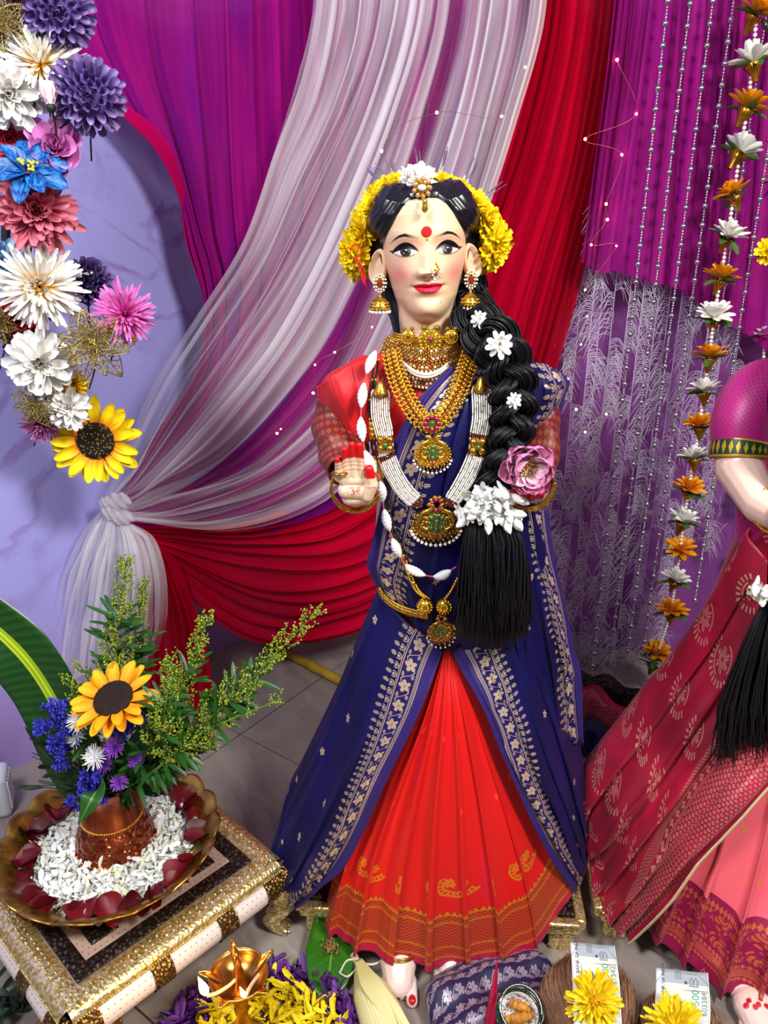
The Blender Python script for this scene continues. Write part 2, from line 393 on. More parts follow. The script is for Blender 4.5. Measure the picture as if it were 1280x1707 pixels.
cur = tag(MB().add(drape([
    [(-60, -70, 1.62), (-20, 40, 1.62), (120, 130, 1.68), (250, 225, 1.77), (298, 320, 1.81), (308, 410, 1.83), (342, 505, 1.85), (325, 620, 1.81), (250, 740, 1.72), (196, 842, 1.65)],
    [(150, -70, 1.76), (180, 60, 1.77), (240, 190, 1.79), (300, 300, 1.83), (330, 400, 1.85), (352, 500, 1.86), (338, 630, 1.82), (255, 750, 1.73), (198, 846, 1.65)],
    [(331, -70, 1.88), (340, 100, 1.88), (350, 220, 1.88), (365, 380, 1.88), (385, 500, 1.89), (360, 650, 1.84), (265, 775, 1.73), (202, 850, 1.66)],
    [(450, -70, 1.96), (455, 100, 1.96), (460, 280, 1.95), (460, 450, 1.94), (420, 610, 1.89), (310, 780, 1.76), (205, 855, 1.66)],
    [(560, -70, 1.98), (565, 120, 1.98), (560, 350, 1.98), (530, 520, 1.95), (470, 650, 1.9), (340, 795, 1.76), (207, 860, 1.66)],
    [(740, -70, 1.99), (730, 200, 1.99), (700, 400, 1.99), (640, 560, 1.97), (560, 700, 1.92), (400, 830, 1.79), (210, 868, 1.66)],
    [(950, -70, 1.99), (920, 200, 1.99), (860, 450, 1.99), (770, 640, 1.98), (660, 780, 1.92), (450, 890, 1.79), (215, 880, 1.66)]],
    300, 70, dict(k=15, a=[.3, .6, .9, 1.0, 1.0, .9, .9]), [.018, .02, .018, .013, .006], 3)).build('magenta_curtain', m_mag, uv=True),
    'magenta sheer curtain with hot pink hem, gathered behind the white tulle', 'curtain')
hem = [(968, 440), (988, 446), (1010, 455), (1110, 480), (1170, 506), (1215, 530), (1290, 590), (1400, 660)]
tp = [1030, 1052, 1085, 1150, 1215, 1265, 1350, 1470]
cur2 = tag(MB().add(drape([[(t, -70, 1.85), (t+(h[0]-t)*.35, 130, 1.85), (t+(h[0]-t)*.7, h[1]*.66, 1.85), (h[0], h[1], 1.85)] for t, h in zip(tp, hem)],
    240, 40, dict(k=16, a=[.5, 1.0, 1.1, 1.0, .9]), [.012, .014, .012, .011], 5)).build('magenta_curtain', m_mag2, uv=True),
    'glittery magenta curtain on the right behind the bead strings, with a slanting hem', 'curtain')
cur3 = thing('red_curtain', 'plain red chiffon curtain sweeping from the upper right behind the idol', 'curtain', W(240, 890, 1.66))
MB().add(drape([
    [(903, -70, 1.93), (885, 60, 1.93), (845, 210, 1.93), (795, 370, 1.93), (735, 540, 1.93), (660, 700, 1.92), (560, 810, 1.88), (410, 868, 1.77), (235, 880, 1.665)],
    [(950, -70, 1.93), (932, 80, 1.93), (890, 250, 1.93), (840, 410, 1.93), (780, 600, 1.93), (690, 780, 1.92), (570, 880, 1.88), (420, 900, 1.77), (238, 886, 1.665)],
    [(1000, -70, 1.93), (982, 80, 1.93), (945, 270, 1.93), (895, 440, 1.93), (830, 650, 1.93), (730, 850, 1.92), (590, 940, 1.88), (430, 950, 1.77), (240, 892, 1.665)],
    [(1035, -70, 1.93), (1016, 80, 1.93), (980, 280, 1.93), (930, 470, 1.93), (860, 700, 1.93), (750, 890, 1.92), (600, 995, 1.88), (440, 1010, 1.78), (242, 898, 1.665)],
    [(1068, -70, 1.93), (1050, 80, 1.93), (1015, 260, 1.93), (968, 470, 1.93), (900, 690, 1.93), (780, 930, 1.92), (615, 1052, 1.88), (450, 1080, 1.79), (345, 1030, 1.72), (244, 905, 1.665)]],
    220, 80, dict(k=11, a=[.9, 1.1, 1.2, 1.2, 1.1]), [.016, .018, .016, .015, .012], 8)).build('swag', m_red, cur3, uv=True)
MB().add(drape([
    [(225, 880, 1.68), (232, 930, 1.67), (240, 1010, 1.67), (248, 1160, 1.66)],
    [(240, 885, 1.67), (262, 940, 1.665), (285, 1030, 1.66), (295, 1185, 1.655)],
    [(250, 890, 1.67), (292, 950, 1.67), (330, 1050, 1.67), (360, 1200, 1.67)]],
    90, 40, dict(k=7, a=[1, 1.1, 1]), [.004, .016, .02, .02], 9)).build('tail', m_red, cur3, uv=True)
tul = thing('tulle_curtain', 'white tulle curtain swept to the left and tied in a knot below the sunflower', 'curtain', W(195, 850, 1.6))
MB().add(drape([
    [(522, -70, 1.86), (518, 20, 1.86), (497, 130, 1.86), (455, 250, 1.86), (405, 400, 1.84), (330, 520, 1.77), (262, 620, 1.69), (215, 740, 1.63), (178, 832, 1.6)],
    [(612, -70, 1.86), (598, 60, 1.86), (560, 180, 1.86), (505, 300, 1.86), (445, 430, 1.85), (372, 550, 1.78), (292, 670, 1.70), (228, 780, 1.63), (182, 838, 1.6)],
    [(690, -70, 1.86), (672, 60, 1.86), (635, 180, 1.86), (585, 300, 1.86), (520, 440, 1.85), (440, 580, 1.79), (335, 720, 1.70), (240, 810, 1.63), (186, 844, 1.6)],
    [(752, -70, 1.86), (738, 50, 1.86), (705, 170, 1.86), (665, 290, 1.86), (605, 430, 1.86), (520, 590, 1.83), (385, 752, 1.74), (250, 830, 1.65), (190, 850, 1.6)],
    [(792, -70, 1.86), (776, 50, 1.86), (750, 170, 1.86), (712, 290, 1.86), (655, 440, 1.86), (565, 630, 1.84), (430, 770, 1.76), (270, 842, 1.65), (193, 855, 1.6)],
    [(850, -70, 1.86), (836, 60, 1.86), (805, 190, 1.86), (765, 330, 1.86), (705, 490, 1.86), (605, 670, 1.84), (480, 790, 1.77), (300, 852, 1.66), (196, 860, 1.6)],
    [(918, -70, 1.86), (902, 60, 1.86), (865, 190, 1.86), (815, 340, 1.86), (745, 520, 1.86), (655, 700, 1.85), (545, 822, 1.79), (395, 884, 1.7), (200, 868, 1.6)]],
    560, 90, dict(k=17, a=[1.6, 2.6, 1.2, 2.8, 1.6, .3, .1, 1.2, 2.8, 1.0, 1.8]), [.012, .014, .013, .016, .018, .009], 12)).build('swag', m_tul, tul, uv=True)
MB().add(drape([
    [(178, 838, 1.6), (150, 870, 1.59), (112, 950, 1.57), (90, 1040, 1.56), (74, 1135, 1.55)],
    [(186, 845, 1.6), (178, 890, 1.58), (160, 960, 1.56), (145, 1050, 1.55), (135, 1140, 1.54)],
    [(196, 855, 1.6), (205, 900, 1.58), (210, 960, 1.57), (205, 1050, 1.56), (200, 1130, 1.56)],
    [(205, 866, 1.6), (250, 900, 1.6), (268, 960, 1.6), (270, 1030, 1.6), (256, 1090, 1.6)]],
    260, 60, dict(k=15, a=[2.2, 2.6, 2.6, 2.2]), [.004, .016, .02, .02], 14)).build('tail', m_tul, tul, uv=True)
kn = MB()
for i, (x, y, rx, rz) in enumerate([(196, 836, .028, .02), (184, 852, .02, .022), (204, 862, .026, .018), (178, 838, .016, .014)]):
    V, F = ball((0, 0, 0), 1, 40, 20); a = np.arctan2(V[:, 2], V[:, 0]); rr = 1+.12*np.sin(V[:, 0]*9+V[:, 2]*5+i)+.05*np.sin(V[:, 2]*23)
    kn.add((V*rr[:, None]*np.array([rx, .012, rz])+W(x, y, 1.59), F))
kn.build('knot', cloth('tulle_knot', lambda nt: ('f4f0f8', nt.noise(nt.vec(*nt.pos()), 60, 3).ss(.2, .6)*.4+.35), .35), tul, uv=True)
# ================================================================ the idol
idol = thing('goddess_idol', 'tall goddess idol in a navy and red saree with painted fair face and garlanded hair', 'idol', W(735, 1560, 1.12)*np.array([1, 1, 0]))
FU = .1178e-3; FC = W(712, 424, 1.06); HR = math.radians(3.4); HY = FC[1]+.078       # face unit, face centre, head roll, head axis depth
def ip(x, pts): q = np.asarray(pts, float); return np.interp(x, q[:, 0], q[:, 1])
def sm(x, a, b): t = np.clip((x-a)/(b-a), 0, 1); return t*t*(3-2*t)
def ga(X, Y, x, y, sx, sy): return np.exp(-.5*(((X-x)/sx)**2+((Y-y)/sy)**2))
def headR(a, z):
    w = ip(z, [(-.097, .022), (-.086, .0265), (-.0765, .0315), (-.0677, .0365), (-.057, .043), (-.045, .0475), (-.02, .054), (0, .057), (.03, .0585), (.05, .056), (.062, .0505), (.072, .041), (.079, .028), (.084, .0)])
    f = ip(z, [(-.097, .073), (-.075, .0765), (-.03, .0775), (0, .078), (.03, .077), (.05, .073), (.062, .0665), (.072, .052), (.079, .036), (.084, .0)])
    b = ip(z, [(-.097, .02), (-.05, .06), (0, .085), (.035, .088), (.055, .078), (.068, .06), (.076, .042), (.084, .0)])
    q = np.clip((-.058-z)/.0365, 0, 1); k = np.sqrt(np.clip(1-q**3.2, 0, 1))
    w, f, b = w*(.35+.65*k)*(k > 0), f*k, b*k
    d = np.where(np.cos(a) > 0, f, b)
    e = 2.15
    r1 = ((np.abs(np.sin(a))/np.maximum(w, 1e-4))**e+(np.abs(np.cos(a))/np.maximum(d, 1e-4))**e)**(-1/e)
    nw = ip(z, [(-.47, .085), (-.30, .075), (-.2, .085), (-.178, .08), (-.16, .062), (-.145, .046), (-.12, .0415), (-.06, .040), (-.02, .03), (0, .001)])
    nf = ip(z, [(-.47, .06), (-.30, .04), (-.2, .045), (-.17, .045), (-.145, .042), (-.1, .041), (-.06, .040), (-.02, .03), (0, .001)])
    r2 = (np.abs(np.sin(a)/nw)**2+np.abs(np.cos(a)/nf)**2)**-.5
    return (r1**9+r2**9)**(1/9)
def feat(X, Y):
    A = np.abs(X); h = ip(Y, [(-190, 0), (-90, 20), (0, 52), (90, 92), (160, 128), (190, 136), (212, 118), (236, 74), (262, 30), (300, 0)])
    d = h*np.exp(-.5*(X/ip(Y, [(-100, 46), (60, 48), (190, 62)]))**2)+64*ga(A, Y, 92, 200, 34, 32)+20*ga(X, Y, 0, 190, 60, 45)-32*ga(A, Y, 45, 236, 18, 9)
    d += -62*ga(A, Y, 215, -62, 125, 62)+58*ga(A, Y, 235, -42, 92, 52)+14*ga(A, Y, 240, -205, 170, 40)
    d += 26*ga(A, Y, 280, 190, 130, 120)+38*ga(X, Y, 0, 322, 105, 24)+12*ga(A, Y, 38, 314, 30, 14)+52*ga(X, Y, 0, 392, 92, 28)-24*ga(X, Y, 0, 352, 85, 9)-18*ga(A, Y, 178, 344, 30, 28)
    d += 34*ga(X, Y, 0, 610, 120, 80)-20*ga(X, Y, 0, 480, 90, 32)-10*ga(X, Y, 0, 275, 14, 22)-14*ga(A, Y, 240, 400, 60, 120)
    return d
def to_world(P):             # head local (x, y back, z) -> world, roll fading out below the neck
    k = sm(P[..., 2], -.15, -.08); a = HR*k; c, s = np.cos(a), np.sin(a)
    x = P[..., 0]*c-P[..., 2]*s; z = P[..., 0]*s+P[..., 2]*c
    x = x+(1-k)*.012
    return np.stack([x+FC[0], P[..., 1]+HY, z+FC[2]], -1)
na, nb = 330, 70
aa = np.r_[np.linspace(-pi, -1.35, nb//2, endpoint=False), np.linspace(-1.35, 1.35, na), np.linspace(1.35, pi, nb//2+1)[1:]]
zz = np.r_[np.linspace(-.46, -.12, 30, endpoint=False), np.linspace(-.12, -.096, 16, endpoint=False), np.linspace(-.096, -.082, 40, endpoint=False), np.linspace(-.082, .068, 370, endpoint=False), .084-(.016)*np.linspace(1, 0.01, 30)**1.6]
Az, Zz = np.meshgrid(aa, zz, indexing='ij'); Rr = headR(Az, Zz)
P = np.stack([Rr*np.sin(Az), -Rr*np.cos(Az), Zz], -1)
X, Y = P[..., 0]/FU, -P[..., 2]/FU; front = sm(np.cos(Az), .15, .45)
P[..., 1] -= feat(X, Y)*FU*front*(Zz > -.0955)
def mixc(c, m, k): m = np.clip(m, 0, 1)[..., None]; return c*(1-m)+np.array(lin(k))*m
C = np.ones(P.shape)*np.array(lin('e9c5a0')); A = np.abs(X)
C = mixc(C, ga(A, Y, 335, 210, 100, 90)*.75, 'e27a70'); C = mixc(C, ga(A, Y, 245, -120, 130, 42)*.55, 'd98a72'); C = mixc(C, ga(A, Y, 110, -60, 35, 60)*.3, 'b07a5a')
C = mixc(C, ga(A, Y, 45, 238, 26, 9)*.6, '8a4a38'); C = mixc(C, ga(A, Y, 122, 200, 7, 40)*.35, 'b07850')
def edge(v, s=3.0): return np.clip(v/s+.5, 0, 1)
t = np.clip((A-98)/272, 0, 1); sn = np.sin(pi*t**.92)**.8; yo = -33+6*t
yin, ylo = yo-32*sn, yo+40*np.sin(pi*t)**.85; yout = yo-108*np.sin(pi*np.clip((A-92)/300, 0, 1)**.95)**.75
inx = edge(A-98)*edge(372-A)
eye = edge(Y-yin)*edge(ylo-Y)*inx
C = mixc(C, edge(Y-yout)*edge(yin+4-Y)*edge(A-92)*edge(392-A), '0c0908')
C = mixc(C, edge(A-330)*edge(412-A)*edge(9-np.abs(Y-(-22-(A-330)*.32))), '0c0908')
C = mixc(C, edge(6-np.abs(Y-ylo-3))*edge(A-130)*edge(380-A)*.85, '2a1713')
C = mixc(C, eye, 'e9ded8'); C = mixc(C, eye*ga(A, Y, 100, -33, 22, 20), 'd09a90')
ex = np.where(X < 0, -236, 230); rr = np.hypot(X-ex, Y+42)
C = mixc(C, eye*edge(61-rr), '0e0908'); C = mixc(C, eye*edge(50-rr)*.9, '3a2c28'); C = mixc(C, eye*edge(26-rr), '060404')
C = mixc(C, eye*edge(9-np.hypot(X-ex-6, Y+58)), 'ffffff'); C = mixc(C, eye*edge(5-np.hypot(X-ex+18, Y+26)), 'd8d8d8')  # catch-lights painted as pale dots into the iris colour
tb = np.clip((A-85)/315, 0, 1); yb = ip(A, [(85, -172), (150, -192), (240, -214), (300, -202), (350, -172), (402, -126)]); th_ = ip(A, [(80, 6), (130, 14), (230, 17), (320, 13), (405, 2)])
C = mixc(C, edge(th_-np.abs(Y-yb), 6)*edge(A-82, 20)*edge(405-A)*(.3+.7*sm(A, 110, 230)), '201512')
yc = 351-13*(X/165)**2; u2 = np.clip(1-(X/168)**2, 0, 1); yt = yc-46*u2**.62+9*np.exp(-(X/26)**2); yl = yc+80*u2**.75
C = mixc(C, edge(Y-yt)*edge(yl-Y)*edge(168-A), 'd41836'); C = mixc(C, edge(Y-yc)*edge(yl-Y)*ga(X, Y, 20, 392, 70, 20)*.45, 'f0566c')
C = mixc(C, edge(4.5-np.abs(Y-yc))*edge(172-A), '6a0812'); C = mixc(C, edge(5-np.abs(Y-yc+4))*edge(A-160)*edge(192-A), '3a0a0a')
C = mixc(C, edge(7-np.hypot(X-134, Y-531)), '1a0f0c')
fr_ = (np.cos(Az) > .1)[..., None]; C = np.where(fr_, C, np.array(lin('e9c5a0')))
m_skin = mat('painted_skin', fn=lambda nt: dict(color=nt.attr('paint')), rough=.36, spec=.25, sss=.1)
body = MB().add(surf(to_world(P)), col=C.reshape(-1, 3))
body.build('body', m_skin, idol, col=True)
m_black = mat('black_lash', '0a0707', .5)
ls = MB()
def facept(x, y, lift=0):                     # a point on the face at face units (x right, y down)
    z = -y*FU; lo, hi = -1.3, 1.3
    for _ in range(40):
        m = (lo+hi)/2
        if headR(np.array(m), np.array(z))*math.sin(m) < x*FU: lo = m
        else: hi = m
    r = headR(np.array(lo), np.array(z)); p = np.array([x*FU, -r*math.cos(lo)-float(feat(np.array(float(x)), np.array(float(y))))*FU-lift, z]); return to_world(p)
for sd in (-1, 1):
    for i in range(17):
        a = 110+i*16.5; tt = (a-92)/300; y0 = -33+6*tt-74*math.sin(pi*min(tt, 1))**.75
        p0 = facept(sd*a, y0, .0005); k = (i-5)/16
        p1 = p0+np.array([sd*k*.0035, -.004, .0045-.002*abs(k)]); pm = (p0+p1)/2+np.array([0, -.0012, -.0008])
        ls.add(tube(cat([p0, pm, p1], 5), np.array([.00035, .0003, .00025, .00018, .00006]), 4))
        if i % 2 == 0:
            y1 = -31+40*math.sin(pi*max(min((a-98)/272, 1), 0))**.85+4; q0 = facept(sd*a, y1, .0004)
            ls.add(tube([q0, q0+np.array([sd*k*.002, -.0015, -.0024])], [.00022, .00008], 4))
ls.build('eyelashes', m_black, idol, kind='stuff')
bd = MB(); c0 = facept(2, -237, .0012); V, F = ball((0, 0, 0), 1, 24, 12); bd.add((V*np.array([58*FU, .0013, 56*FU])+c0, F)); bd.build('bindi', mat('red_felt', 'c00812', .85), idol, label='round red felt bindi')
bd = MB(); c0 = facept(6, -163, .0006); V, F = ball((0, 0, 0), 1, 10, 6); bd.add((V*np.array([14*FU, .0008, 24*FU])+c0, F)); bd.build('tilak', mat('turmeric', 'd99a0a', .8), idol)
# ---- ears
for sd in (-1, 1):
    e = MB(); n = 26; tt = np.linspace(0, tau, n); prof = np.stack([np.cos(tt)*.0125*(1-.2*np.sin(tt)), np.sin(tt)*.0235], -1)
    rings = []
    for rr_, dy in ((1.0, .006), (1.06, .001), (1.0, -.004), (.86, -.003), (.72, .003), (.4, .004), (.02, .003)):
        rings.append(np.stack([prof[:, 0]*rr_, np.full(n, dy), prof[:, 1]*rr_], -1))
    G = np.stack(rings, 1).reshape(-1, 3)@roty(sd*-.22).T@rotz(sd*.55).T+np.array([sd*.066, -.006, -.016])
    e.add((to_world(G), gridF(n, len(rings)))); e.build('ear', mat('painted_ear', 'ecc8a6', .35, sss=.08) if sd < 0 else bpy.data.materials['painted_ear'], idol)
# ---- hair: combed back from a centre parting
m_hair = mat('moulded_hair', rough=.3, spec=.5, fn=lambda nt: dict(color=nt.mix(nt.uv()[1].ss(0, 1), '0a0a0f', '14131a'), rough=.27))
def hairline(x):             # Y of the hairline (face units) at |x|
    return ip(x, [(0, -566), (60, -572), (150, -560), (240, -500), (310, -410), (370, -310), (430, -215), (480, -120), (500, -60), (515, 40), (530, 110), (900, 400)])
ah = np.linspace(-pi, pi, 301); zh = np.r_[np.linspace(-.045, .06, 100, endpoint=False), .084-.024*np.linspace(1, .004, 60)**1.5]
Ah, Zh = np.meshgrid(ah, zh, indexing='ij'); Rh = headR(Ah, Zh)
Xh, Yh = np.abs(Rh*np.sin(Ah))/FU, -Zh/FU
sdst = hairline(Xh)-Yh                        # >0 inside hair, front view
sdst = np.where(np.cos(Ah) < .12, np.maximum(sdst, (.12-np.cos(Ah))*900), sdst)
grow = sm(sdst, -14, 40); k = .5+.5*np.sin(sdst*.105+3*np.sin(Xh*.008)+.6*np.sin(Yh*.02)); k2 = .5+.5*np.sin(sdst*.31+2*np.sin(Xh*.013+1))
thick = -.004+grow*(.0085+.0115*sm(sdst, 20, 260)*sm(Xh, 60, 420)+.0045*sm(sdst, 10, 200)+.0011*k+.0005*k2)
part = np.exp(-(Xh/16)**2)*(np.cos(Ah) > 0); thick -= part*.0028*grow
nx, ny = np.sin(Ah), -np.cos(Ah); up = sm(Zh, .04, .084)
Ph = np.stack([Rh*np.sin(Ah)+nx*thick*(1-up*.45), -Rh*np.cos(Ah)+ny*thick*(1-up*.6), Zh+thick*up], -1)
hair = MB().add(surf(to_world(Ph))); hair.build('hair', m_hair, idol, uv=True)
hb = MB()                                     # loose hair behind the neck, beside the jaw
for i, (x, x2, r) in enumerate([(-.046, -.038, .016), (-.02, -.02, .018), (.02, .02, .018), (.046, .05, .017), (.058, .066, .014)]):
    hb.add(tube(cat(to_world(np.array([[x, .05, .0], [x*1.1, .045, -.05], [x2, .035, -.09], [x2*.9, .03, -.13]])), 10), [r]*10, 12))
hb.build('hair', m_hair, idol, uv=True)

# ---- silk: patterns woven from the cloth's own coordinates (metres)
def zari(nt, c0, mask, gold, rg=.32, rc=.55, grain=1.0):
    u, v = nt.uv(); g = nt.noise(nt.vec(u*1500, v*1500, 0.0), 1.0, 1).ss(.3, .6)*.55+.45
    m = mask*g if grain else mask
    return dict(color=nt.mix(m, c0, gold), metal=m*.45, rough=m*(rg-rc)+rc)
def cellxy(u, v, su, sv, off=0.0):
    a, b = u/su+off, v/sv; return (a.fr()-.5)*su, (b.fr()-.5)*sv
def flower_mask(x, y, r, n=6):
    d = (x*x+y*y).sqrt(); a = y.at2(x); rr = (a*n*.5).cos().abs()*.5*r+.5*r
    return (rr-d).ss(-r*.06, r*.06)*d.gt(r*.16)
def border_mask(nt, d, s):
    """navy saree border; d = distance from the edge, s = along it"""
    l = d.band(.0205, .022)+d.band(.0235, .0245)+d.band(.054, .0555)+d.band(.057, .058)
    dots = d.band(.0252, .0272)*(s/.003).fr().gt(.4)
    x, y = cellxy(d-.0405+.015, s, .03, .034); band = d.band(.0275, .053)
    fl_ = flower_mask(x, y, .0105, 5)*d.band(.0255, .0555)
    vine = ((d-.0405-((s*(tau/.034)).sin()*.0092)).abs()*-1+.0011).ss(0, .0005)*band
    y2 = ((s/.034+.5).fr()-.5)*.034; lf = (((d-.0405).abs()-.0085)*((d-.0405).abs()-.0085)*2.2+y2*y2).sqrt(); leaf = (lf*-1+.0042).ss(0, .0006)*band*(s*1800+d*900).sin().gt(-.4)
    y3 = ((s/.014).fr()-.5)*.014; e = ((d-.064)*(d-.064)*.8+y3*y3).sqrt(); scl = e.band(.0036, .005)*d.lt(.0665)+(e*-1+.0024).ss(0, .0004)
    tip = (((d-.0735)*(d-.0735)*.45+y3*y3*1.3).sqrt()*-1+.0038).ss(0, .0006)*(s*2600).sin().gt(-.55)
    return (l+dots+fl_+vine+leaf+scl*d.gt(.058)+tip).mn(1.0)
def buti(nt, u, v, su=.085, sv=.075, r=.0055):
    row = (v/sv).fl(); o = (row*.5).fr()
    x, y = cellxy(u, v, su, sv, o); return flower_mask(x, y*.8, r, 5)
def navy_fn(bord):
    def fn(nt):
        u, v = nt.uv(); m = buti(nt, u, v)*u.gt(.095)
        c = nt.mix(nt.noise(nt.vec(u*14, v*5, 0.0), 1, 3).ss(.3, .7), '08073c', '0f0c52')
        if bord:
            m = m+border_mask(nt, u, v); c = nt.mix(u.lt(.0205)*.8, c, '35246c'); c = nt.mix(u.band(.0205, .058)*.5, c, '2a1c62')
        return zari(nt, c, m.mn(1.0), 'e0c4a4', .3, .5)
    return fn
m_navy = mat('navy_silk_border', fn=navy_fn(True), sheen=.02, spec=.25)
m_navyp = mat('navy_silk', fn=navy_fn(False), sheen=.06, spec=.4)
def red_fn(nt):
    u, v = nt.uv(); c = nt.mix(nt.noise(nt.vec(u*9, v*4, 0.0), 1, 2).ss(.62, .76)*.55, 'd80a06', 'd0105a')
    a, b = u+v, u-v; q = .0062
    lat = ((a/q).fr()-.5).abs().gt(.42).mx(((b/q).fr()-.5).abs().gt(.42))
    dot = ((((a/q).fr()-.0).pp(.5))+((b/q).fr().pp(.5))).lt(.15)
    w = nt.noise(nt.vec(u*30, v*30, 2.0), 1, 1)*.3+.7
    lines = v.band(.017, .0195)+v.band(.0208, .022)+v.band(.0375, .040)+v.band(.0415, .0425)+v.band(.0865, .089)+v.band(.0905, .0915)+v.band(.1015, .1035)
    zig = ((v-.1035)-(((u/.008).fr()-.5).abs()*-1+.5)*.013).lt(0.0)*v.gt(.1035)
    latm = (lat.mx(dot))*(v.band(.0225, .037)+v.band(.043, .086)+v.band(.092, .101))
    x, y = cellxy(u, v-.118, .085, .085); r = (x*x+y*y).sqrt(); an = y.at2(x)
    pais = r.band(.0105, .0215)*(an-.6).cos().lt(.45)*((an*15).sin()*.5+(r*700).sin()*.5).gt(-.3)+flower_mask(x+.004, y-.004, .0085, 6)
    pais = pais*v.band(.112, .175)
    bt = flower_mask(*cellxy(u, v, .11, .12, ((v/.12).fl()*.5).fr()), .0065, 7)*v.gt(.19)
    m = (lines+zig+latm*.55+pais*.9).mn(1.0)*w
    c = nt.mix(v.lt(.107), c, 'a80a14'); c = nt.mix(v.lt(.0172), c, 'b80a3c'); c = nt.mix(bt*.5, c, 'f06040')
    return zari(nt, c, m, 'e8921e', .38, .5, 0)
m_redsilk = mat('red_silk_zari', fn=red_fn, sheen=.05, spec=.4)
def metric(vf, nu, nv, u_from=0, v_end=False, uw=None):
    """replace uv by metres: u across from one side (or uw = given width), v along from the top (or from the hem)"""
    V = vf[0].reshape(nu, nv, 3); dv = np.concatenate([np.zeros((nu, 1)), np.cumsum(np.linalg.norm(np.diff(V, axis=1), axis=2), 1)], 1)
    if v_end: dv = dv[:, -1:]-dv
    if uw: du = np.linspace(0, uw, nu)[:, None]*np.ones((1, nv))
    else:
        du = np.concatenate([np.zeros((1, nv)), np.cumsum(np.linalg.norm(np.diff(V, axis=0), axis=2), 0)], 0); dv = np.mean(dv, 0, keepdims=True)*np.ones((nu, 1)) if not v_end else dv
    return vf[0], vf[1], np.stack([du, dv], -1).reshape(-1, 2)
def solid(o, t=.0015):
    md = o.modifiers.new('thickness', 'SOLIDIFY'); md.thickness = t; md.offset = 0; return o
saree = None
# red pleated skirt
sk = drape([
    [(716, 1080, 1.06), (665, 1190, 1.04), (610, 1310, 1.03), (570, 1420, 1.01), (545, 1490, 1.01), (537, 1548, 1.0)],
    [(740, 1082, 1.04), (700, 1200, 1.005), (645, 1330, .985), (605, 1440, .97), (585, 1530, .96), (574, 1577, .955)],
    [(742, 1082, 1.038), (715, 1200, .99), (680, 1330, .965), (650, 1450, .945), (635, 1540, .935), (628, 1600, .925)],
    [(745, 1082, 1.037), (735, 1200, .985), (720, 1330, .955), (710, 1450, .935), (705, 1540, .925), (702, 1612, .918)],
    [(748, 1082, 1.037), (758, 1200, .985), (765, 1330, .955), (770, 1450, .935), (775, 1540, .925), (778, 1610, .918)],
    [(750, 1082, 1.038), (778, 1200, .99), (805, 1330, .965), (825, 1450, .945), (838, 1540, .935), (845, 1600, .925)],
    [(752, 1082, 1.04), (795, 1200, 1.005), (840, 1330, .985), (870, 1430, .97), (890, 1510, .96), (900, 1572, .95)],
    [(775, 1080, 1.06), (838, 1210, 1.045), (888, 1330, 1.035), (922, 1410, 1.025), (948, 1460, 1.025), (958, 1482, 1.03)]],
    420, 110, dict(k=7.5, a=[.6, 1.5, 1.7, 1.7, 1.7, 1.5, .6]), [.002, .006, .009, .009, .009], 21)
solid(MB().add(metric(sk, 420, 110, v_end=True, uw=.9)).build('skirt', m_redsilk, idol, uv=True))
# navy panels, left and right
lp = drape([
    [(738, 1086, 1.03), (703, 1180, .99), (645, 1300, .965), (580, 1436, .965), (530, 1488, .985), (492, 1513, 1.0)],
    [(712, 1064, 1.03), (660, 1180, 1.0), (597, 1305, .985), (530, 1430, .99), (492, 1488, 1.0), (478, 1502, 1.01)],
    [(672, 1030, 1.05), (615, 1150, 1.03), (552, 1290, 1.03), (488, 1420, 1.04), (468, 1460, 1.04), (464, 1470, 1.04)],
    [(630, 985, 1.09), (597, 1060, 1.1), (560, 1150, 1.1), (503, 1270, 1.1), (486, 1305, 1.1), (472, 1360, 1.09), (456, 1412, 1.08), (458, 1445, 1.08)],
    [(650, 980, 1.2), (615, 1100, 1.22), (575, 1220, 1.23), (540, 1330, 1.22), (520, 1400, 1.2)]],
    200, 120, dict(k=4, a=[.1, .2, .5, .7, .5], soft=1), [.001, .003, .006, .009, .008], 23)
solid(MB().add(metric(lp, 200, 120)).build('saree_panel', m_navy, idol, uv=True))
rp = drape([
    [(752, 1086, 1.03), (802, 1180, .99), (850, 1300, .97), (907, 1410, .985), (960, 1484, 1.02)],
    [(778, 1070, 1.03), (838, 1180, 1.0), (888, 1300, .99), (938, 1400, 1.005), (972, 1462, 1.04)],
    [(812, 1040, 1.04), (873, 1160, 1.02), (923, 1290, 1.015), (962, 1390, 1.04), (978, 1440, 1.06)],
    [(860, 1000, 1.05), (915, 1140, 1.06), (955, 1270, 1.07), (976, 1370, 1.08), (979, 1420, 1.09)],
    [(920, 960, 1.12), (950, 1100, 1.14), (968, 1230, 1.15), (978, 1350, 1.15), (978, 1400, 1.15)],
    [(900, 960, 1.22), (930, 1100, 1.24), (950, 1230, 1.25), (960, 1350, 1.25)]],
    200, 120, dict(k=6, a=[.1, .4, .8, .9, .6], soft=1), [.001, .004, .008, .010, .010], 24)
solid(MB().add(metric(rp, 200, 120)).build('saree_panel', m_navy, idol, uv=True))
pb = drape([                                   # free end hanging at the right side
    [(913, 850, 1.1), (922, 920, 1.1), (942, 1010, 1.1), (957, 1080, 1.1), (969, 1130, 1.1), (973, 1235, 1.1)],
    [(895, 850, 1.07), (902, 930, 1.07), (918, 1030, 1.07), (932, 1120, 1.07), (945, 1240, 1.07)],
    [(870, 850, 1.06), (874, 940, 1.055), (885, 1050, 1.05), (900, 1140, 1.05), (912, 1225, 1.05)],
    [(845, 850, 1.06), (848, 950, 1.05), (858, 1050, 1.04), (870, 1130, 1.04), (880, 1200, 1.045)]],
    140, 90, dict(k=4, a=[.3, .7, .7, .4], soft=1), [.001, .004, .006, .007], 26)
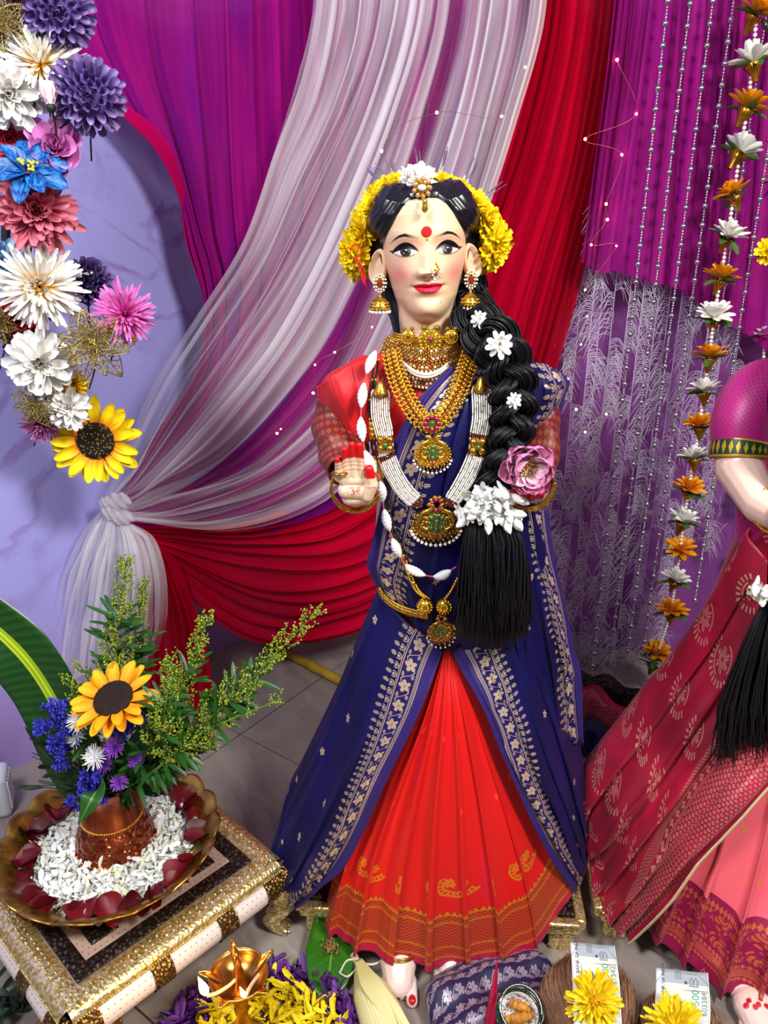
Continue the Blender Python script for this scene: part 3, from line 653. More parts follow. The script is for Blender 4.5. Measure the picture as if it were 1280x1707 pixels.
solid(MB().add(metric(pb, 140, 90)).build('saree_end', m_navy, idol, uv=True))
# blouse, torso drape
m_blouse = mat('red_blouse', fn=lambda nt: zari(nt, nt.mix(nt.noise(nt.vec(*nt.pos()), 9, 2).ss(.3, .7), 'b80a10', 'd81218'), flower_mask(*cellxy(*nt.uv(), .03, .03), .008, 6)*.5, 'd88a30', .4, .5), sheen=.06)
py = np.array([598, 625, 660, 700, 760, 830, 880, 930, 985, 1040, 1090.]); Lx = ip(py, [(598, 652), (625, 630), (660, 622), (700, 626), (760, 634), (830, 640), (880, 630), (930, 616), (985, 632), (1040, 640), (1090, 650)])
Rx = ip(py, [(598, 820), (625, 850), (660, 872), (760, 885), (880, 900), (985, 905), (1090, 900)]); fd = ip(py, [(598, 1.10), (625, 1.075), (660, 1.055), (760, 1.05), (880, 1.065), (985, 1.06), (1090, 1.06)])
a = np.linspace(-pi, pi, 121); G = np.zeros((121, 11, 3))
for j in range(11):
    l, r_ = W(Lx[j], py[j], 1.14), W(Rx[j], py[j], 1.14); c = (l+r_)/2; hw = (r_[0]-l[0])/2; zf = W(720, py[j], fd[j])[2]
    s_, c_ = np.sin(a), np.cos(a); x = np.sign(s_)*np.abs(s_)**.85*hw; y = np.where(c_ > 0, -(1.14-fd[j])*np.abs(c_)**.85, .08*np.abs(c_)**.9)
    G[:, j] = np.stack([c[0]+x, 1.14+y, c[2]+(zf-c[2])*np.clip(c_, 0, 1)], -1)
vf = surf(G); solid(MB().add(metric(vf, 121, 11)).build('blouse', m_blouse, idol, uv=True))
td = drape([
    [(748, 612, 1.052), (706, 655, 1.034), (668, 710, 1.028), (645, 775, 1.04), (632, 850, 1.052), (617, 915, 1.055), (612, 938, 1.06), (630, 985, 1.075)],
    [(778, 606, 1.058), (744, 665, 1.028), (712, 740, 1.014), (690, 830, 1.02), (672, 920, 1.03), (676, 985, 1.035), (690, 1040, 1.04)],
    [(806, 602, 1.068), (790, 680, 1.028), (770, 780, 1.014), (758, 900, 1.02), (748, 1000, 1.024), (745, 1086, 1.036)],
    [(842, 600, 1.085), (842, 700, 1.05), (838, 800, 1.036), (838, 900, 1.034), (845, 1000, 1.03), (838, 1080, 1.03)],
    [(874, 606, 1.12), (886, 700, 1.095), (894, 800, 1.09), (905, 870, 1.09), (914, 930, 1.09), (922, 1000, 1.1), (926, 1080, 1.1)],
    [(866, 612, 1.2), (884, 800, 1.21), (905, 900, 1.21), (920, 1000, 1.22), (928, 1080, 1.24)]],
    220, 130, dict(k=7, a=[.1, .3, .8, .9, .8, .5], soft=1), [.002, .004, .005, .005, .004], 28)
solid(MB().add(metric(td, 220, 130)).build('saree_drape', m_navy, idol, uv=True))
sh = drape([
    [(945, 630, 1.11), (948, 640, 1.115), (942, 660, 1.115), (933, 688, 1.12)],
    [(922, 614, 1.09), (930, 645, 1.075), (922, 680, 1.08), (910, 712, 1.09)],
    [(893, 603, 1.09), (898, 645, 1.06), (895, 690, 1.06), (888, 728, 1.075)],
    [(862, 598, 1.10), (866, 645, 1.075), (868, 690, 1.07), (868, 738, 1.075)],
    [(845, 598, 1.14), (846, 645, 1.12), (848, 690, 1.11), (850, 738, 1.11)]],
    90, 50, dict(k=3, a=[.1, .4, .5, .3], soft=1), [.001, .003, .004, .005], 29)
solid(MB().add(metric(sh, 90, 50)).build('saree_shoulder', m_navy, idol, uv=True), .002)
# sleeves
def sleeve_fn(nt):
    u, v = nt.uv(); q = .0085; a_, b_ = u*.2+v, u*.2-v
    x, y = cellxy(u*.2, v*.14, q, q*1.2); m = ((x.abs()+y.abs()).band(q*.28, q*.4)+(x.abs()+y.abs()).lt(q*.13))*v.gt(.42)+v.band(.36, .375)+v.band(.39, .4)
    return zari(nt, nt.mix(v.gt(.34), 'b80d12', '680812'), m.mn(1.0)*.6, 'c87830', .4, .5, 0)
m_slv = mat('sleeve_silk', fn=sleeve_fn, sheen=.05)
def sleeve(path, rad, flat=.8):
    Pp = cat([W(*q) for q in path], 40); V, F, uv = tube(Pp, ip(np.linspace(0, 1, 40), rad), 40, False, flat)
    V = V+.0022*np.sin(uv[:, :1]*tau*3+uv[:, 1:]*22)*nrm(V-np.repeat(Pp[None], 40, 0).reshape(-1, 3)); return V, F, uv
solid(MB().add(sleeve([(628, 622, 1.14), (585, 655, 1.12), (566, 705, 1.1), (572, 752, 1.06), (583, 785, 1.03)], [(0, .03), (.25, .043), (.6, .041), (1, .036)])).build('sleeve', m_slv, idol, uv=True))
solid(MB().add(sleeve([(850, 622, 1.15), (885, 665, 1.13), (897, 715, 1.1), (895, 765, 1.06), (888, 800, 1.04)], [(0, .03), (.25, .034), (.6, .032), (1, .03)])).build('sleeve', m_slv, idol, uv=True))
m_cap = mat('red_cap_sleeve', fn=lambda nt: dict(color=nt.mix(nt.noise(nt.vec(*nt.pos()), 14, 2).ss(.35, .65), 'b50a10', 'd5121a')), rough=.55, sheen=.05)
cs = drape([
    [(527, 646, 1.08), (540, 690, 1.085), (560, 728, 1.085), (578, 745, 1.085)],
    [(550, 628, 1.065), (566, 668, 1.05), (585, 712, 1.055), (600, 742, 1.065)],
    [(590, 604, 1.07), (602, 645, 1.045), (612, 695, 1.05), (618, 738, 1.06)],
    [(640, 588, 1.09), (640, 635, 1.055), (638, 690, 1.05), (634, 735, 1.055)]],
    70, 40, dict(k=2.5, a=[.1, .4, .3], soft=1), [.001, .002, .004, .004], 30)
solid(MB().add(cs).build('cap_sleeve', m_cap, idol, uv=True), .002)
# ---- hands
def blob(caps, voxel=.0011, it=4, extra=None):
    """one continuous skin grown over tapered limbs; caps = (p0, r0, p1, r1)"""
    mb = MB()
    for p0, r0, p1, r1 in caps:
        p0, p1 = np.asarray(p0), np.asarray(p1); n = 9; t_ = np.linspace(0, 1, n)[:, None]; mb.add(tube(p0+(p1-p0)*t_, r0+(r1-r0)*t_[:, 0], 14)); mb.add(ball(p0, r0, 14, 10)); mb.add(ball(p1, r1, 14, 10))
    for e_ in extra or []: mb.add(e_)
    me = mb.mesh('t', []); o = bpy.data.objects.new('t', me); COL.objects.link(o)
    m_ = o.modifiers.new('r', 'REMESH'); m_.mode = 'VOXEL'; m_.voxel_size = voxel; m_ = o.modifiers.new('s', 'SMOOTH'); m_.iterations = it; m_.factor = .5
    dg = bpy.context.evaluated_depsgraph_get(); ev = o.evaluated_get(dg); m2 = ev.to_mesh(); n = len(m2.vertices); V = np.zeros(n*3, np.float32); m2.vertices.foreach_get('co', V)
    k_ = len(m2.loops); li = np.zeros(k_, np.int32); m2.loops.foreach_get('vertex_index', li); lt = np.zeros(len(m2.polygons), np.int32); m2.polygons.foreach_get('loop_total', lt)
    st = np.cumsum(lt)-lt; F = [np.stack([li[st[lt == q]+i] for i in range(q)], -1) for q in np.unique(lt)]
    ev.to_mesh_clear(); bpy.data.objects.remove(o); bpy.data.meshes.remove(me); return V.reshape(-1, 3), F
def Z4(x, y, D): return W(500+x/2.667, 530+y/2.667, D)
HD = .975; u4 = mpp(W(590, 790, HD))/2.667
caps = [(Z4(208, 765, HD+.008), 42*u4, Z4(290, 770, HD+.008), 42*u4), (Z4(222, 798, HD+.012), 38*u4, Z4(288, 794, HD+.012), 40*u4), (Z4(195, 720, HD+.006), 28*u4, Z4(285, 715, HD+.006), 28*u4), (Z4(250, 795, HD+.03), 50*u4, Z4(250, 780, HD+.075), 50*u4)]
for i, (bx, by, tx, ty, r0, r1) in enumerate([(173, 712, 166, 628, 20, 14), (206, 700, 197, 585, 21, 15), (240, 696, 230, 563, 22, 16), (277, 700, 264, 566, 22, 16)]):
    m_ = (bx*.45+tx*.55, by*.45+ty*.55); caps += [(Z4(bx, by, HD+.004), r0*u4, Z4(*m_, HD-.002), r1*1.06*u4), (Z4(*m_, HD-.002), r1*1.06*u4, Z4(tx, ty, HD-.009), r1*u4*.95)]
caps += [(Z4(300, 790, HD+.002), 30*u4, Z4(322, 740, HD-.004), 27*u4), (Z4(322, 740, HD-.004), 25*u4, Z4(308, 672, HD-.008), 20*u4)]
V, F = blob(caps, .0010, 5)
def proj4(V):
    d = V[:, 1]*_c-(V[:, 2]-CAMH)*_s; x = 640+FPX*V[:, 0]/d; y = 853.5-FPX*((V[:, 2]-CAMH)*_c+V[:, 1]*_s)/d; return (x-500)*2.667, (y-530)*2.667
hx, hy = proj4(V); Cc = np.ones((len(V), 3))*np.array(lin('eccfae')); ftop = 634+np.interp(hx, [150, 175, 205, 240, 280], [14, 10, -8, -14, -8])
Cc = mixc(Cc, edge(ftop-hy, 4)*(hx < 292), 'cf0d10'); Cc = mixc(Cc, edge(716-hy, 4)*edge(30-np.hypot((hx-312)*.95, (hy-682)*.75), 4)*(hx > 286), 'cf0d10')
fm = V[:, 1] < HD+.01
for yy in (648, 664, 684): Cc = mixc(Cc, edge(1.8-np.abs(hy-yy-(ftop-634)*.8), 2)*(hx < 290)*fm*.8, 'c02020')
Cc = mixc(Cc, edge(2-np.abs((hy-755)+.1*(hx-315)), 2)*(hx > 300)*(hx < 338)*.7*fm, 'c02020')
m_hand = mat('painted_hand', fn=lambda nt: dict(color=nt.attr('paint')), rough=.3, spec=.5, sss=.06)
MB().add((V, F), col=Cc).build('hand', m_hand, idol, col=True, label='raised palm with red painted fingertips and a red sacred syllable')
om = MB(); m_om = mat('red_ink', 'c0161c', .5)
for st in ([(214, 766), (221, 760), (229, 764), (228, 772), (221, 775), (229, 776), (233, 784), (226, 791), (216, 789)], [(232, 779), (241, 775), (247, 768), (254, 766), (259, 771), (254, 778), (247, 774), (249, 786), (257, 790)], [(244, 757), (252, 761), (262, 754)], [(250, 746), (253, 749)]):
    om.add(tube(cat([Z4(x+8, y-6, HD-.0115) for x, y in st], len(st)*4), 1.9*u4, 5))
om.build('sacred_syllable', m_om, idol)
D2 = .99; caps = [(Z4(975, 780, D2+.02), 50*u4, Z4(1050, 775, D2+.02), 50*u4), (Z4(985, 760, D2+.05), 45*u4, Z4(1040, 755, D2+.06), 45*u4)]
tips = [(948, 778), (985, 790), (1030, 788), (1066, 778)]
for x, y in tips: caps += [(Z4(x, y+10, D2+.015), 26*u4, Z4(x, y+4, D2-.012), 21*u4), (Z4(x, y+4, D2-.012), 21*u4, Z4(x, y-4, D2-.028), 18*u4)]
caps += [(Z4(1075, 775, D2+.015), 30*u4, Z4(1092, 742, D2-.014), 22*u4)]
V, F = blob(caps, .0011, 4); hx, hy = proj4(V); Cc = np.ones((len(V), 3))*np.array(lin('eccfae'))
Cc = mixc(Cc, edge((D2-.006-V[:, 1])/u4*.4, 3), 'cf0d10'); MB().add((V, F), col=Cc).build('hand', m_hand, idol, col=True, label='cupped hand with red painted fingertips')
# ---- braid and its loose end
m_braid = mat('black_hair', fn=lambda nt: dict(color=nt.mix(nt.isl(), '050507', '141218')), rough=.42, spec=.35)
Bp = cat([W(*q) for q in [(772, 470, 1.17), (778, 510, 1.13), (798, 545, 1.06), (832, 580, 1.02), (853, 640, 1.0), (855, 700, .995), (843, 760, .99), (824, 815, .985)]], 120); Tt, Nn, Bb = frames(Bp); L = np.linspace(0, 1, 120)
side = nrm(np.cross(Tt, [0, -1.0, 0])); frt = nrm(np.cross(side, Tt))
bm_ = MB(); ra = ip(L, [(0, .016), (.25, .017), (.6, .016), (1, .012)])
for k_ in range(3):
    ph = L*tau*3.6+k_*tau/3
    for s_ in range(46):                      # each strand is a lock of finer locks
        q = rng.uniform(0, tau); rr_ = rng.uniform(.5, .95)*ra; o_ = np.cos(q)*rr_[:, None]*side+np.sin(q)*rr_[:, None]*frt*.8
        bm_.add(tube(Bp+(np.sin(ph)*ra*1.25)[:, None]*side+(np.sin(2*ph)*ra*.6)[:, None]*frt+o_, rng.uniform(.0011, .002), 4, False))
bm_.build('braid', m_braid, idol, kind='stuff')
ts_ = MB(); m_tas = m_braid
for i in range(900):
    a_, q = rng.uniform(-1, 1), rng.uniform(-1, 1); e_ = a_*.9+rng.normal(0, .1); l_ = rng.uniform(.82, 1.0) if rng.random() < .85 else rng.uniform(.5, .8)
    x0, x1 = 812+a_*26, 822+e_*62; y1 = 870+215*l_-18*abs(e_)
    xm = 822+a_*50
    ts_.add(tube(cat([W(x0, 842, .985+q*.012), W(xm, 905, .972+q*.022), W(.4*xm+.6*x1+rng.normal(0, 3), 990, .975+q*.026), W(x1+rng.normal(0, 4), y1, .985+q*.028)], 7), [.0016, .002, .002, .002, .0017, .0012, .0004], 3, False))
ts_.build('hair_tassel', m_tas, idol, kind='stuff')
# ---- feet
for x, y, sx, dx in ((664, 1640, 1, -1), (752, 1622, 1, 1)):
    hl = W(x, 1600, .98); D_ = Wz(x, y+25, .01)[1]; f0 = np.array([Wz(x, y, 0)[0], D_, 0]); u_ = .001
    cps = [(f0+np.array([0, .10, .03]), .03, f0+np.array([0, .05, .028]), .03), (f0+np.array([0, .05, .028]), .031, f0+np.array([0, .02, .018]), .024), (f0+np.array([-.012, .03, .015]), .017, f0+np.array([.012, .03, .015]), .017)]
    for i in range(5):
        s_ = dx; tx = (-.022+.0105*i)*1.0; big = i == (4 if s_ < 0 else 0); r_ = .0095 if big else .0068
        cps.append((f0+np.array([tx, .03, .014]), r_*1.05, f0+np.array([tx*1.08, -.004 if big else .004+.003*abs(i-2), .009]), r_))
    V, F = blob(cps, .0014, 4); V[:, 2] = np.maximum(V[:, 2], .0005); Cc = np.ones((len(V), 3))*np.array(lin('f2d6cc'))
    for i in range(5):
        tx = (-.022+.0105*i)*1.08; big = i == (4 if dx < 0 else 0); c_ = f0+np.array([tx, -.006 if big else .0+.003*abs(i-2), .016 if big else .013])
        Cc = mixc(Cc, edge((.0062 if big else .0042)-np.linalg.norm((V-c_)*np.array([1, .8, .7]), axis=1), .0008), 'b00a14')
    for q in range(7): Cc = mixc(Cc, edge(.004-np.linalg.norm((V-(f0+np.array([-.018+.006*q, .052+.005*math.sin(q*2), .052])))*np.array([1, 1, .4]), axis=1), .0008), 'c81424')
    an = MB(); a_ = np.linspace(0, tau, 40)
    for dz in (0, .005): an.add(tube(f0+np.stack([np.cos(a_)*.031, .062+np.sin(a_)*.03, .040+dz-.012*np.sin(a_)], -1), .0021, 7, False))
    an.build('anklet', bpy.data.materials.get('antique_gold') or mat('anklet_gold', 'b88a3a', .3, .9), idol, label='gold anklet above the painted foot')
    fo = MB().add((V, F), col=Cc).build('foot', m_hand, idol, col=True, label='pale painted foot with red toenails')
# ================================================================ jewellery and flowers worn by the idol (things of their own)
m_gold = mat('antique_gold', rough=.28, fn=lambda nt: dict(color=nt.mix(nt.noise(nt.vec(*nt.pos()), 400, 2).ss(.35, .65), '9a6a1c', 'f0c04a'), metal=.92, rough=.27))
m_goldb = mat('bright_gold', 'f2c040', .22, .95)
m_dgold = mat('aged_gold', rough=.34, fn=lambda nt: dict(color=nt.mix(nt.noise(nt.vec(*nt.pos()), 500, 2).ss(.35, .6), '5e4416', 'd2a548'), metal=.9, rough=.32))
m_pearl = mat('pearl', 'f2eadb', .22, spec=.7, coat=.4)
m_ruby = mat('ruby_stone', '8c0a22', .1, spec=.9, coat=.6); m_emer = mat('emerald_stone', '0a6a3a', .1, spec=.9, coat=.6); m_clear = mat('clear_stone', 'e6d6c8', .08, spec=.9, coat=.6)
m_white = mat('white_glass_bead', 'f6f4f0', .25, spec=.5); m_bblack = mat('black_bead', '0a0808', .2, spec=.6); m_maroon = mat('maroon_bead', '4a0a16', .25)
def chain(path, r, n, mb, seg=8, rings=5): mb.add(balls(even(path, n), r, seg, rings))
def rosette(mb, c, r, n=8, k=.42, nd=(0, -1, 0), tilt=0, seg=8):
    M = face_to(nd); a = np.arange(n)*tau/n+tilt
    mb.add(balls(np.asarray(c)+np.stack([np.cos(a)*r*(1-k*.6), np.sin(a)*r*(1-k*.6), a*0], -1)@M.T, r*k, seg, 5))
def stone(mb, c, r, sq=(1, 1, .6), nd=(0, -1, 0)):
    V, F = ball((0, 0, 0), 1, 12, 8); mb.add((V*r*np.array(sq)@face_to(nd).T+np.asarray(c), F))
def disc(mb, c, r, h, nd=(0, -1, 0), lob=0, am=.1, sx=1, sy=1):
    pr = [(0.001, h), (r*.5, h*.95), (r*.9, h*.6), (r, 0), (r*.9, -h*.4), (.001, -h*.4)]
    V, F, uv = lathe(pr, 36, wob=(lambda a, q, z: (q*(1+am*np.cos(a*lob)), z)) if lob else None); mb.add((V*np.array([sx, sy, 1])@face_to(nd).T+np.asarray(c), F))
DN = np.array([0, -.4, 0.92])
def Pj(x, y, D): return W(x, y, D)
# gajra of yellow chrysanthemums behind the hair
gj = thing('flower_garland', 'garland of yellow chrysanthemum heads pinned around the back of the hair', 'garland', Pj(705, 400, 1.19))
m_yel = mat('yellow_petal', fn=lambda nt: dict(color=nt.mix(nt.rnd(), 'f4cf08', 'fbdf1c'), rough=.6), spec=.25, sss=.05)
mums = [bloom([(22, .021, .0085, -.1, .003, 0, .5, .3, .5, .3), (20, .018, .008, .4, .003, .002, .5, .3, .5, .3), (16, .015, .007, .85, .002, .004, .5, .4, .5, .3), (10, .010, .006, 1.25, .001, .006, .5, .4, .5, .2)], 40+i).mesh('chrysanthemum', m_yel) for i in range(3)]
gp = cat([(598, 440), (592, 415), (607, 385), (620, 355), (640, 325), (666, 318), (700, 316), (735, 318), (762, 326), (786, 345), (802, 360), (820, 385), (828, 410), (812, 428)], 34)
for i, (x, y) in enumerate(gp):
    D_ = 1.17+.03*math.sin(i*2.1); n_ = nrm(np.array([(x-705)/120, -1.1, (400-y)/160])+rng.normal(0, .25, 3)); place('chrysanthemum', mums[i % 3], gj, W(x, y, D_)-np.array(gj.location), face_to(n_, roll=i), 1.05)
for i, (x, y) in enumerate([(808, 372), (796, 395), (803, 415), (818, 398), (600, 430), (606, 408), (612, 432), (622, 375), (798, 430), (760, 332)]):
    place('chrysanthemum', mums[i % 3], gj, W(x, y, 1.16)-np.array(gj.location), face_to((rng.normal(0, .3), -1, .2+rng.normal(0, .2)), roll=i*2), 1.0)
tagm = MB()
for st in ([(583, 420), (590, 408), (602, 412), (600, 425), (590, 432)], [(590, 430), (600, 448), (606, 475)], [(592, 432), (603, 455), (610, 478)], [(594, 430), (606, 450), (609, 470)]): tagm.add(tube(cat([W(x, y, 1.125) for x, y in st], 14), .0011, 5))
tagm.build('red_thread', mat('red_thread', 'c8101a', .8), gj)
wf = tag(bloom([(16, .02, .009, .1, .004, 0, .4, .2, .5, .3), (14, .016, .008, .6, .003, .003, .4, .3, .5, .3), (8, .01, .006, 1.1, .002, .005, .4, .3, .5, .2)], 51).build('white_flower', mat('white_petal', 'f3f1ea', .6, spec=.2)), 'white flower on top of the idol\'s head', 'flower')
wf.location = W(697, 298, 1.105); wf.rotation_euler = (.9, 0, .2); wf.scale = (1.15, .9, 1)
w2 = dup(wf, loc=W(683, 300, 1.10), rot=(1.0, -.3, 1.2), sc=(.8, .8, .8), label='small white flower tucked left of the forehead jewel')
# silvery filaments
sp = MB()
for x0, y0, x1, y1, n in ((648, 322, 612, 283, 5), (655, 310, 622, 278, 4), (660, 305, 645, 265, 2), (664, 305, 652, 275, 2), (697, 285, 686, 248, 2), (734, 295, 744, 250, 4), (766, 312, 790, 265, 3), (772, 315, 796, 275, 3), (790, 342, 838, 303, 4), (700, 280, 695, 250, 1)):
    for k in range(n):
        d = rng.normal(0, 1, 2); sp.add(tube([W(x0+d[0], y0+d[1], 1.2), W(x1+d[0]*3, y1+d[1]*3, 1.24)], [.0010, .0007], 4))
tag(sp.build('silver_spray', mat('silver_filament', 'd8d8e2', .2, .9), kind='stuff'), 'fan of fine silver filaments rising behind the head', 'hair ornament', kind='stuff')
# forehead jewel
tk = thing('forehead_jewel', 'gold forehead jewel with clear stones hanging from the parting', 'jewellery', Pj(703, 315, 1.06))
hc = W(703, 313, 1.078); o = MB(); disc(o, hc, .0125, .003, lob=9, am=.1); o.build('plate', m_gold, tk)
o = MB(); rosette(o, hc+np.array([0, -.002, 0]), .0125, 9, .26); o.build('stones', mat('amber_stone', 'b08058', .1, spec=.9, coat=.5), tk, kind='stuff')
o = MB(); stone(o, hc+np.array([0, -.003, 0]), .006, (1, .7, .6)); o.build('centre_stone', m_clear, tk)
o = MB(); o.add(balls([W(706, 328, 1.063), W(707, 333, 1.06)], [.0025, .003])); V, F, U = lathe([(.0005, .0085), (.0035, .007), (.003, .004), (.0034, 0), (.0045, -.004), (.003, -.007), (.0005, -.009)], 14); o.add((V+W(708, 343, 1.053), F)); o.build('drop', m_goldb, tk)
# jhumka earrings
def jhumka(x0, y0, D_, lab):
    t = thing('earring', lab, 'earring', W(x0, y0, D_), 'bell earrings'); c = W(x0, y0, D_)
    o = MB(); disc(o, c, .0072, .002, sy=1.35, lob=8, am=.12); o.build('stud', m_gold, t)
    o = MB(); a = np.arange(14)*tau/14; o.add(balls(c+np.stack([np.cos(a)*.0085, a*0-.0015, np.sin(a)*.0115], -1), .0017, 7, 5)); a = np.arange(10)*tau/10; o.add(balls(c+np.stack([np.cos(a)*.0055, a*0-.003, np.sin(a)*.0082], -1), .0014, 7, 5)); o.build('clear_stones', m_clear, t, kind='stuff')
    o = MB(); o.add(box(c+np.array([0, -.003, 0]), (.0048, .003, .0085), .001)); o.build('ruby', m_ruby, t)
    b = c+np.array([0, 0, -.0185]); o = MB(); V, F, U = lathe([(.0008, .006), (.0022, .004), (.0015, .002), (.004, 0), (.0085, -.003), (.0115, -.0075), (.0132, -.0135), (.0138, -.0165), (.0125, -.0165), (.0115, -.009), (.006, -.003)], 30, wob=lambda a, r, z: (r*(1+.035*np.cos(a*15)*np.cos(z*1200)), z)); o.add((V+b, F))
    for zr, rr in ((-.0075, .0118), (-.0115, .013), (-.0155, .0141)):
        a = np.arange(20)*tau/20; o.add(balls(b+np.stack([np.cos(a)*rr, np.sin(a)*rr, a*0+zr], -1), .0013, 6, 4))
    o.build('bell', m_gold, t)
    o = MB(); a = np.arange(16)*tau/16; o.add(balls(b+np.stack([np.cos(a)*.0135, np.sin(a)*.0135, a*0-.0195], -1), .0023, 8, 6)); o.build('pearl_fringe', m_pearl, t, kind='stuff'); return t
jhumka(633, 472, 1.095, 'gold bell earring with ruby stud and pearl fringe, in front of the pale curtain')
jhumka(785, 466, 1.1, 'gold bell earring with ruby stud and pearl fringe, beside the black braid')
# nose ring
nr = thing('nose_ring', 'gold pearl nose ring above the red lips', 'jewellery', W(726, 452, 1.035)); o = MB()
for x, y in ((727, 440), (729, 444), (731, 448), (729, 452), (725, 450)): o.add(ball(W(x, y, 1.036), .0018, 8, 6))
o.build('gold_beads', m_goldb, nr, kind='stuff'); o = MB()
for x, y in ((733, 444), (735, 449), (735, 454), (733, 459), (729, 462), (724, 463), (721, 459), (723, 455)): o.add(ball(W(x, y, 1.036), .0013, 8, 6))
for x, y in ((725, 466),): o.add(ball(W(x, y, 1.034), .0019, 8, 6))
o.build('pearls', m_pearl, nr, kind='stuff'); o = MB(); o.add(ball(W(727, 456, 1.034), .0022, 8, 6)); o.build('ruby', m_ruby, nr)
# choker: beaded band, three medallions, gem net and pearl fringe
ck = thing('choker', 'broad gold choker with ruby medallions around the neck', 'necklace', W(712, 580, 1.05)); o = MB()
def arc(x0, x1, y, sag, D0, bow, n=60, tilt=0):
    t = np.linspace(0, 1, n); return np.stack([W(x0+(x1-x0)*s, y+sag*4*s*(1-s)+tilt*(s-.5), D0-bow*4*s*(1-s)) for s in t])
for k in range(4): chain(arc(656-k*.6, 768+k*.6, 555+k*4.4, 9, 1.125, .058), .0019, 64, o, 7, 5)
o.build('bead_rows', m_goldb, ck, kind='stuff')
for x, y, r in ((717, 569, .0165), (680, 562, .0105), (752, 562, .0105)):
    c = W(x, y, 1.05 if r > .012 else 1.062); o = MB(); disc(o, c, r, .004, lob=10, am=.06); rosette(o, c+np.array([0, -.002, 0]), r*.9, 16, .16); rosette(o, c+np.array([0, -.004, 0]), r*.5, 10, .2)
    for sx in (-1, 1): o.add(ball(c+np.array([sx*r*.5, -.001, r*1.05]), r*.3, 8, 6))
    md = o.build('medallion', m_goldb, ck); o = MB(); stone(o, c+np.array([0, -.006, r*.15]), r*.2, (1, 1.3, .7)); o.build('ruby', m_ruby, md)
    o = MB(); o.add(balls([c+np.array([sx*r*.5, -.004, r*1.1]) for sx in (-1, 1)], r*.14)); o.build('emerald', m_emer, md, kind='stuff')
og, orb, oe, opl, oc = MB(), MB(), MB(), MB(), MB()
for k in range(5):
    pts = even(arc(648-k*3.0, 776+k*3.0, 565+k*7.5, 20+k*6.0, 1.115, .068-k*.002), 26+k*3)
    for i, p in enumerate(pts):
        q = p+np.array([0, -.002, 0]); rosette(og, q, .0052, 6, .34, tilt=i)
        (orb if (i+k) % 3 == 0 else oe if (i+k) % 5 == 0 else oc).add(ball(q+np.array([0, -.002, 0]), .0021, 7, 5))
        if k >= 2: opl.add(ball(q+np.array([0, -.001, -.0058]), .0019, 7, 5))
pts = even(arc(668, 752, 600, 24, 1.07, .03), 30); opl.add(balls(pts, .0024, 8, 6)); opl.add(balls(pts+np.array([0, 0, -.004]), .002, 8, 6))
og.build('gem_net', m_gold, ck, kind='stuff'); orb.build('rubies', m_ruby, ck, kind='stuff'); oe.build('emeralds', m_emer, ck, kind='stuff'); oc.build('clear_stones', m_clear, ck, kind='stuff'); opl.build('pearl_fringe', m_pearl, ck, kind='stuff')
# gold leaf necklace and its pendant
def petalchain(path, n, r, mb, mr, every=1):
    P = even(path, n); T = nrm(np.gradient(P, axis=0))
    for i in range(n):
        s_ = nrm(np.cross(T[i], [0, -1, 0]))
        for q in (-1, 0, 1): rosette(mb, P[i]+s_*q*r*1.45, r*(1.05 if q == 0 else .8), 5, .42, tilt=i*1.3+q)
        mr.add(ball(P[i]+np.array([0, -.003, 0]), r*.34, 7, 5))
gn = thing('necklace', 'long gold leaf necklace with a ruby and pearl pendant on the chest', 'necklace', W(720, 700, 1.02)); o, orb = MB(), MB()
petalchain(cat([W(x, y, D_) for x, y, D_ in ((652, 588, 1.06), (658, 615, 1.045), (668, 645, 1.03), (682, 672, 1.02), (700, 698, 1.012), (716, 706, 1.008))], 60), 19, .0062, o, orb); petalchain(cat([W(x, y, D_) for x, y, D_ in ((786, 588, 1.06), (778, 612, 1.045), (768, 640, 1.025), (755, 668, 1.012), (738, 694, 1.008), (726, 704, 1.006))], 60), 18, .0062, o, orb)
o.build('leaf_links', m_goldb, gn, kind='stuff'); orb.build('rubies', m_ruby, gn, kind='stuff')
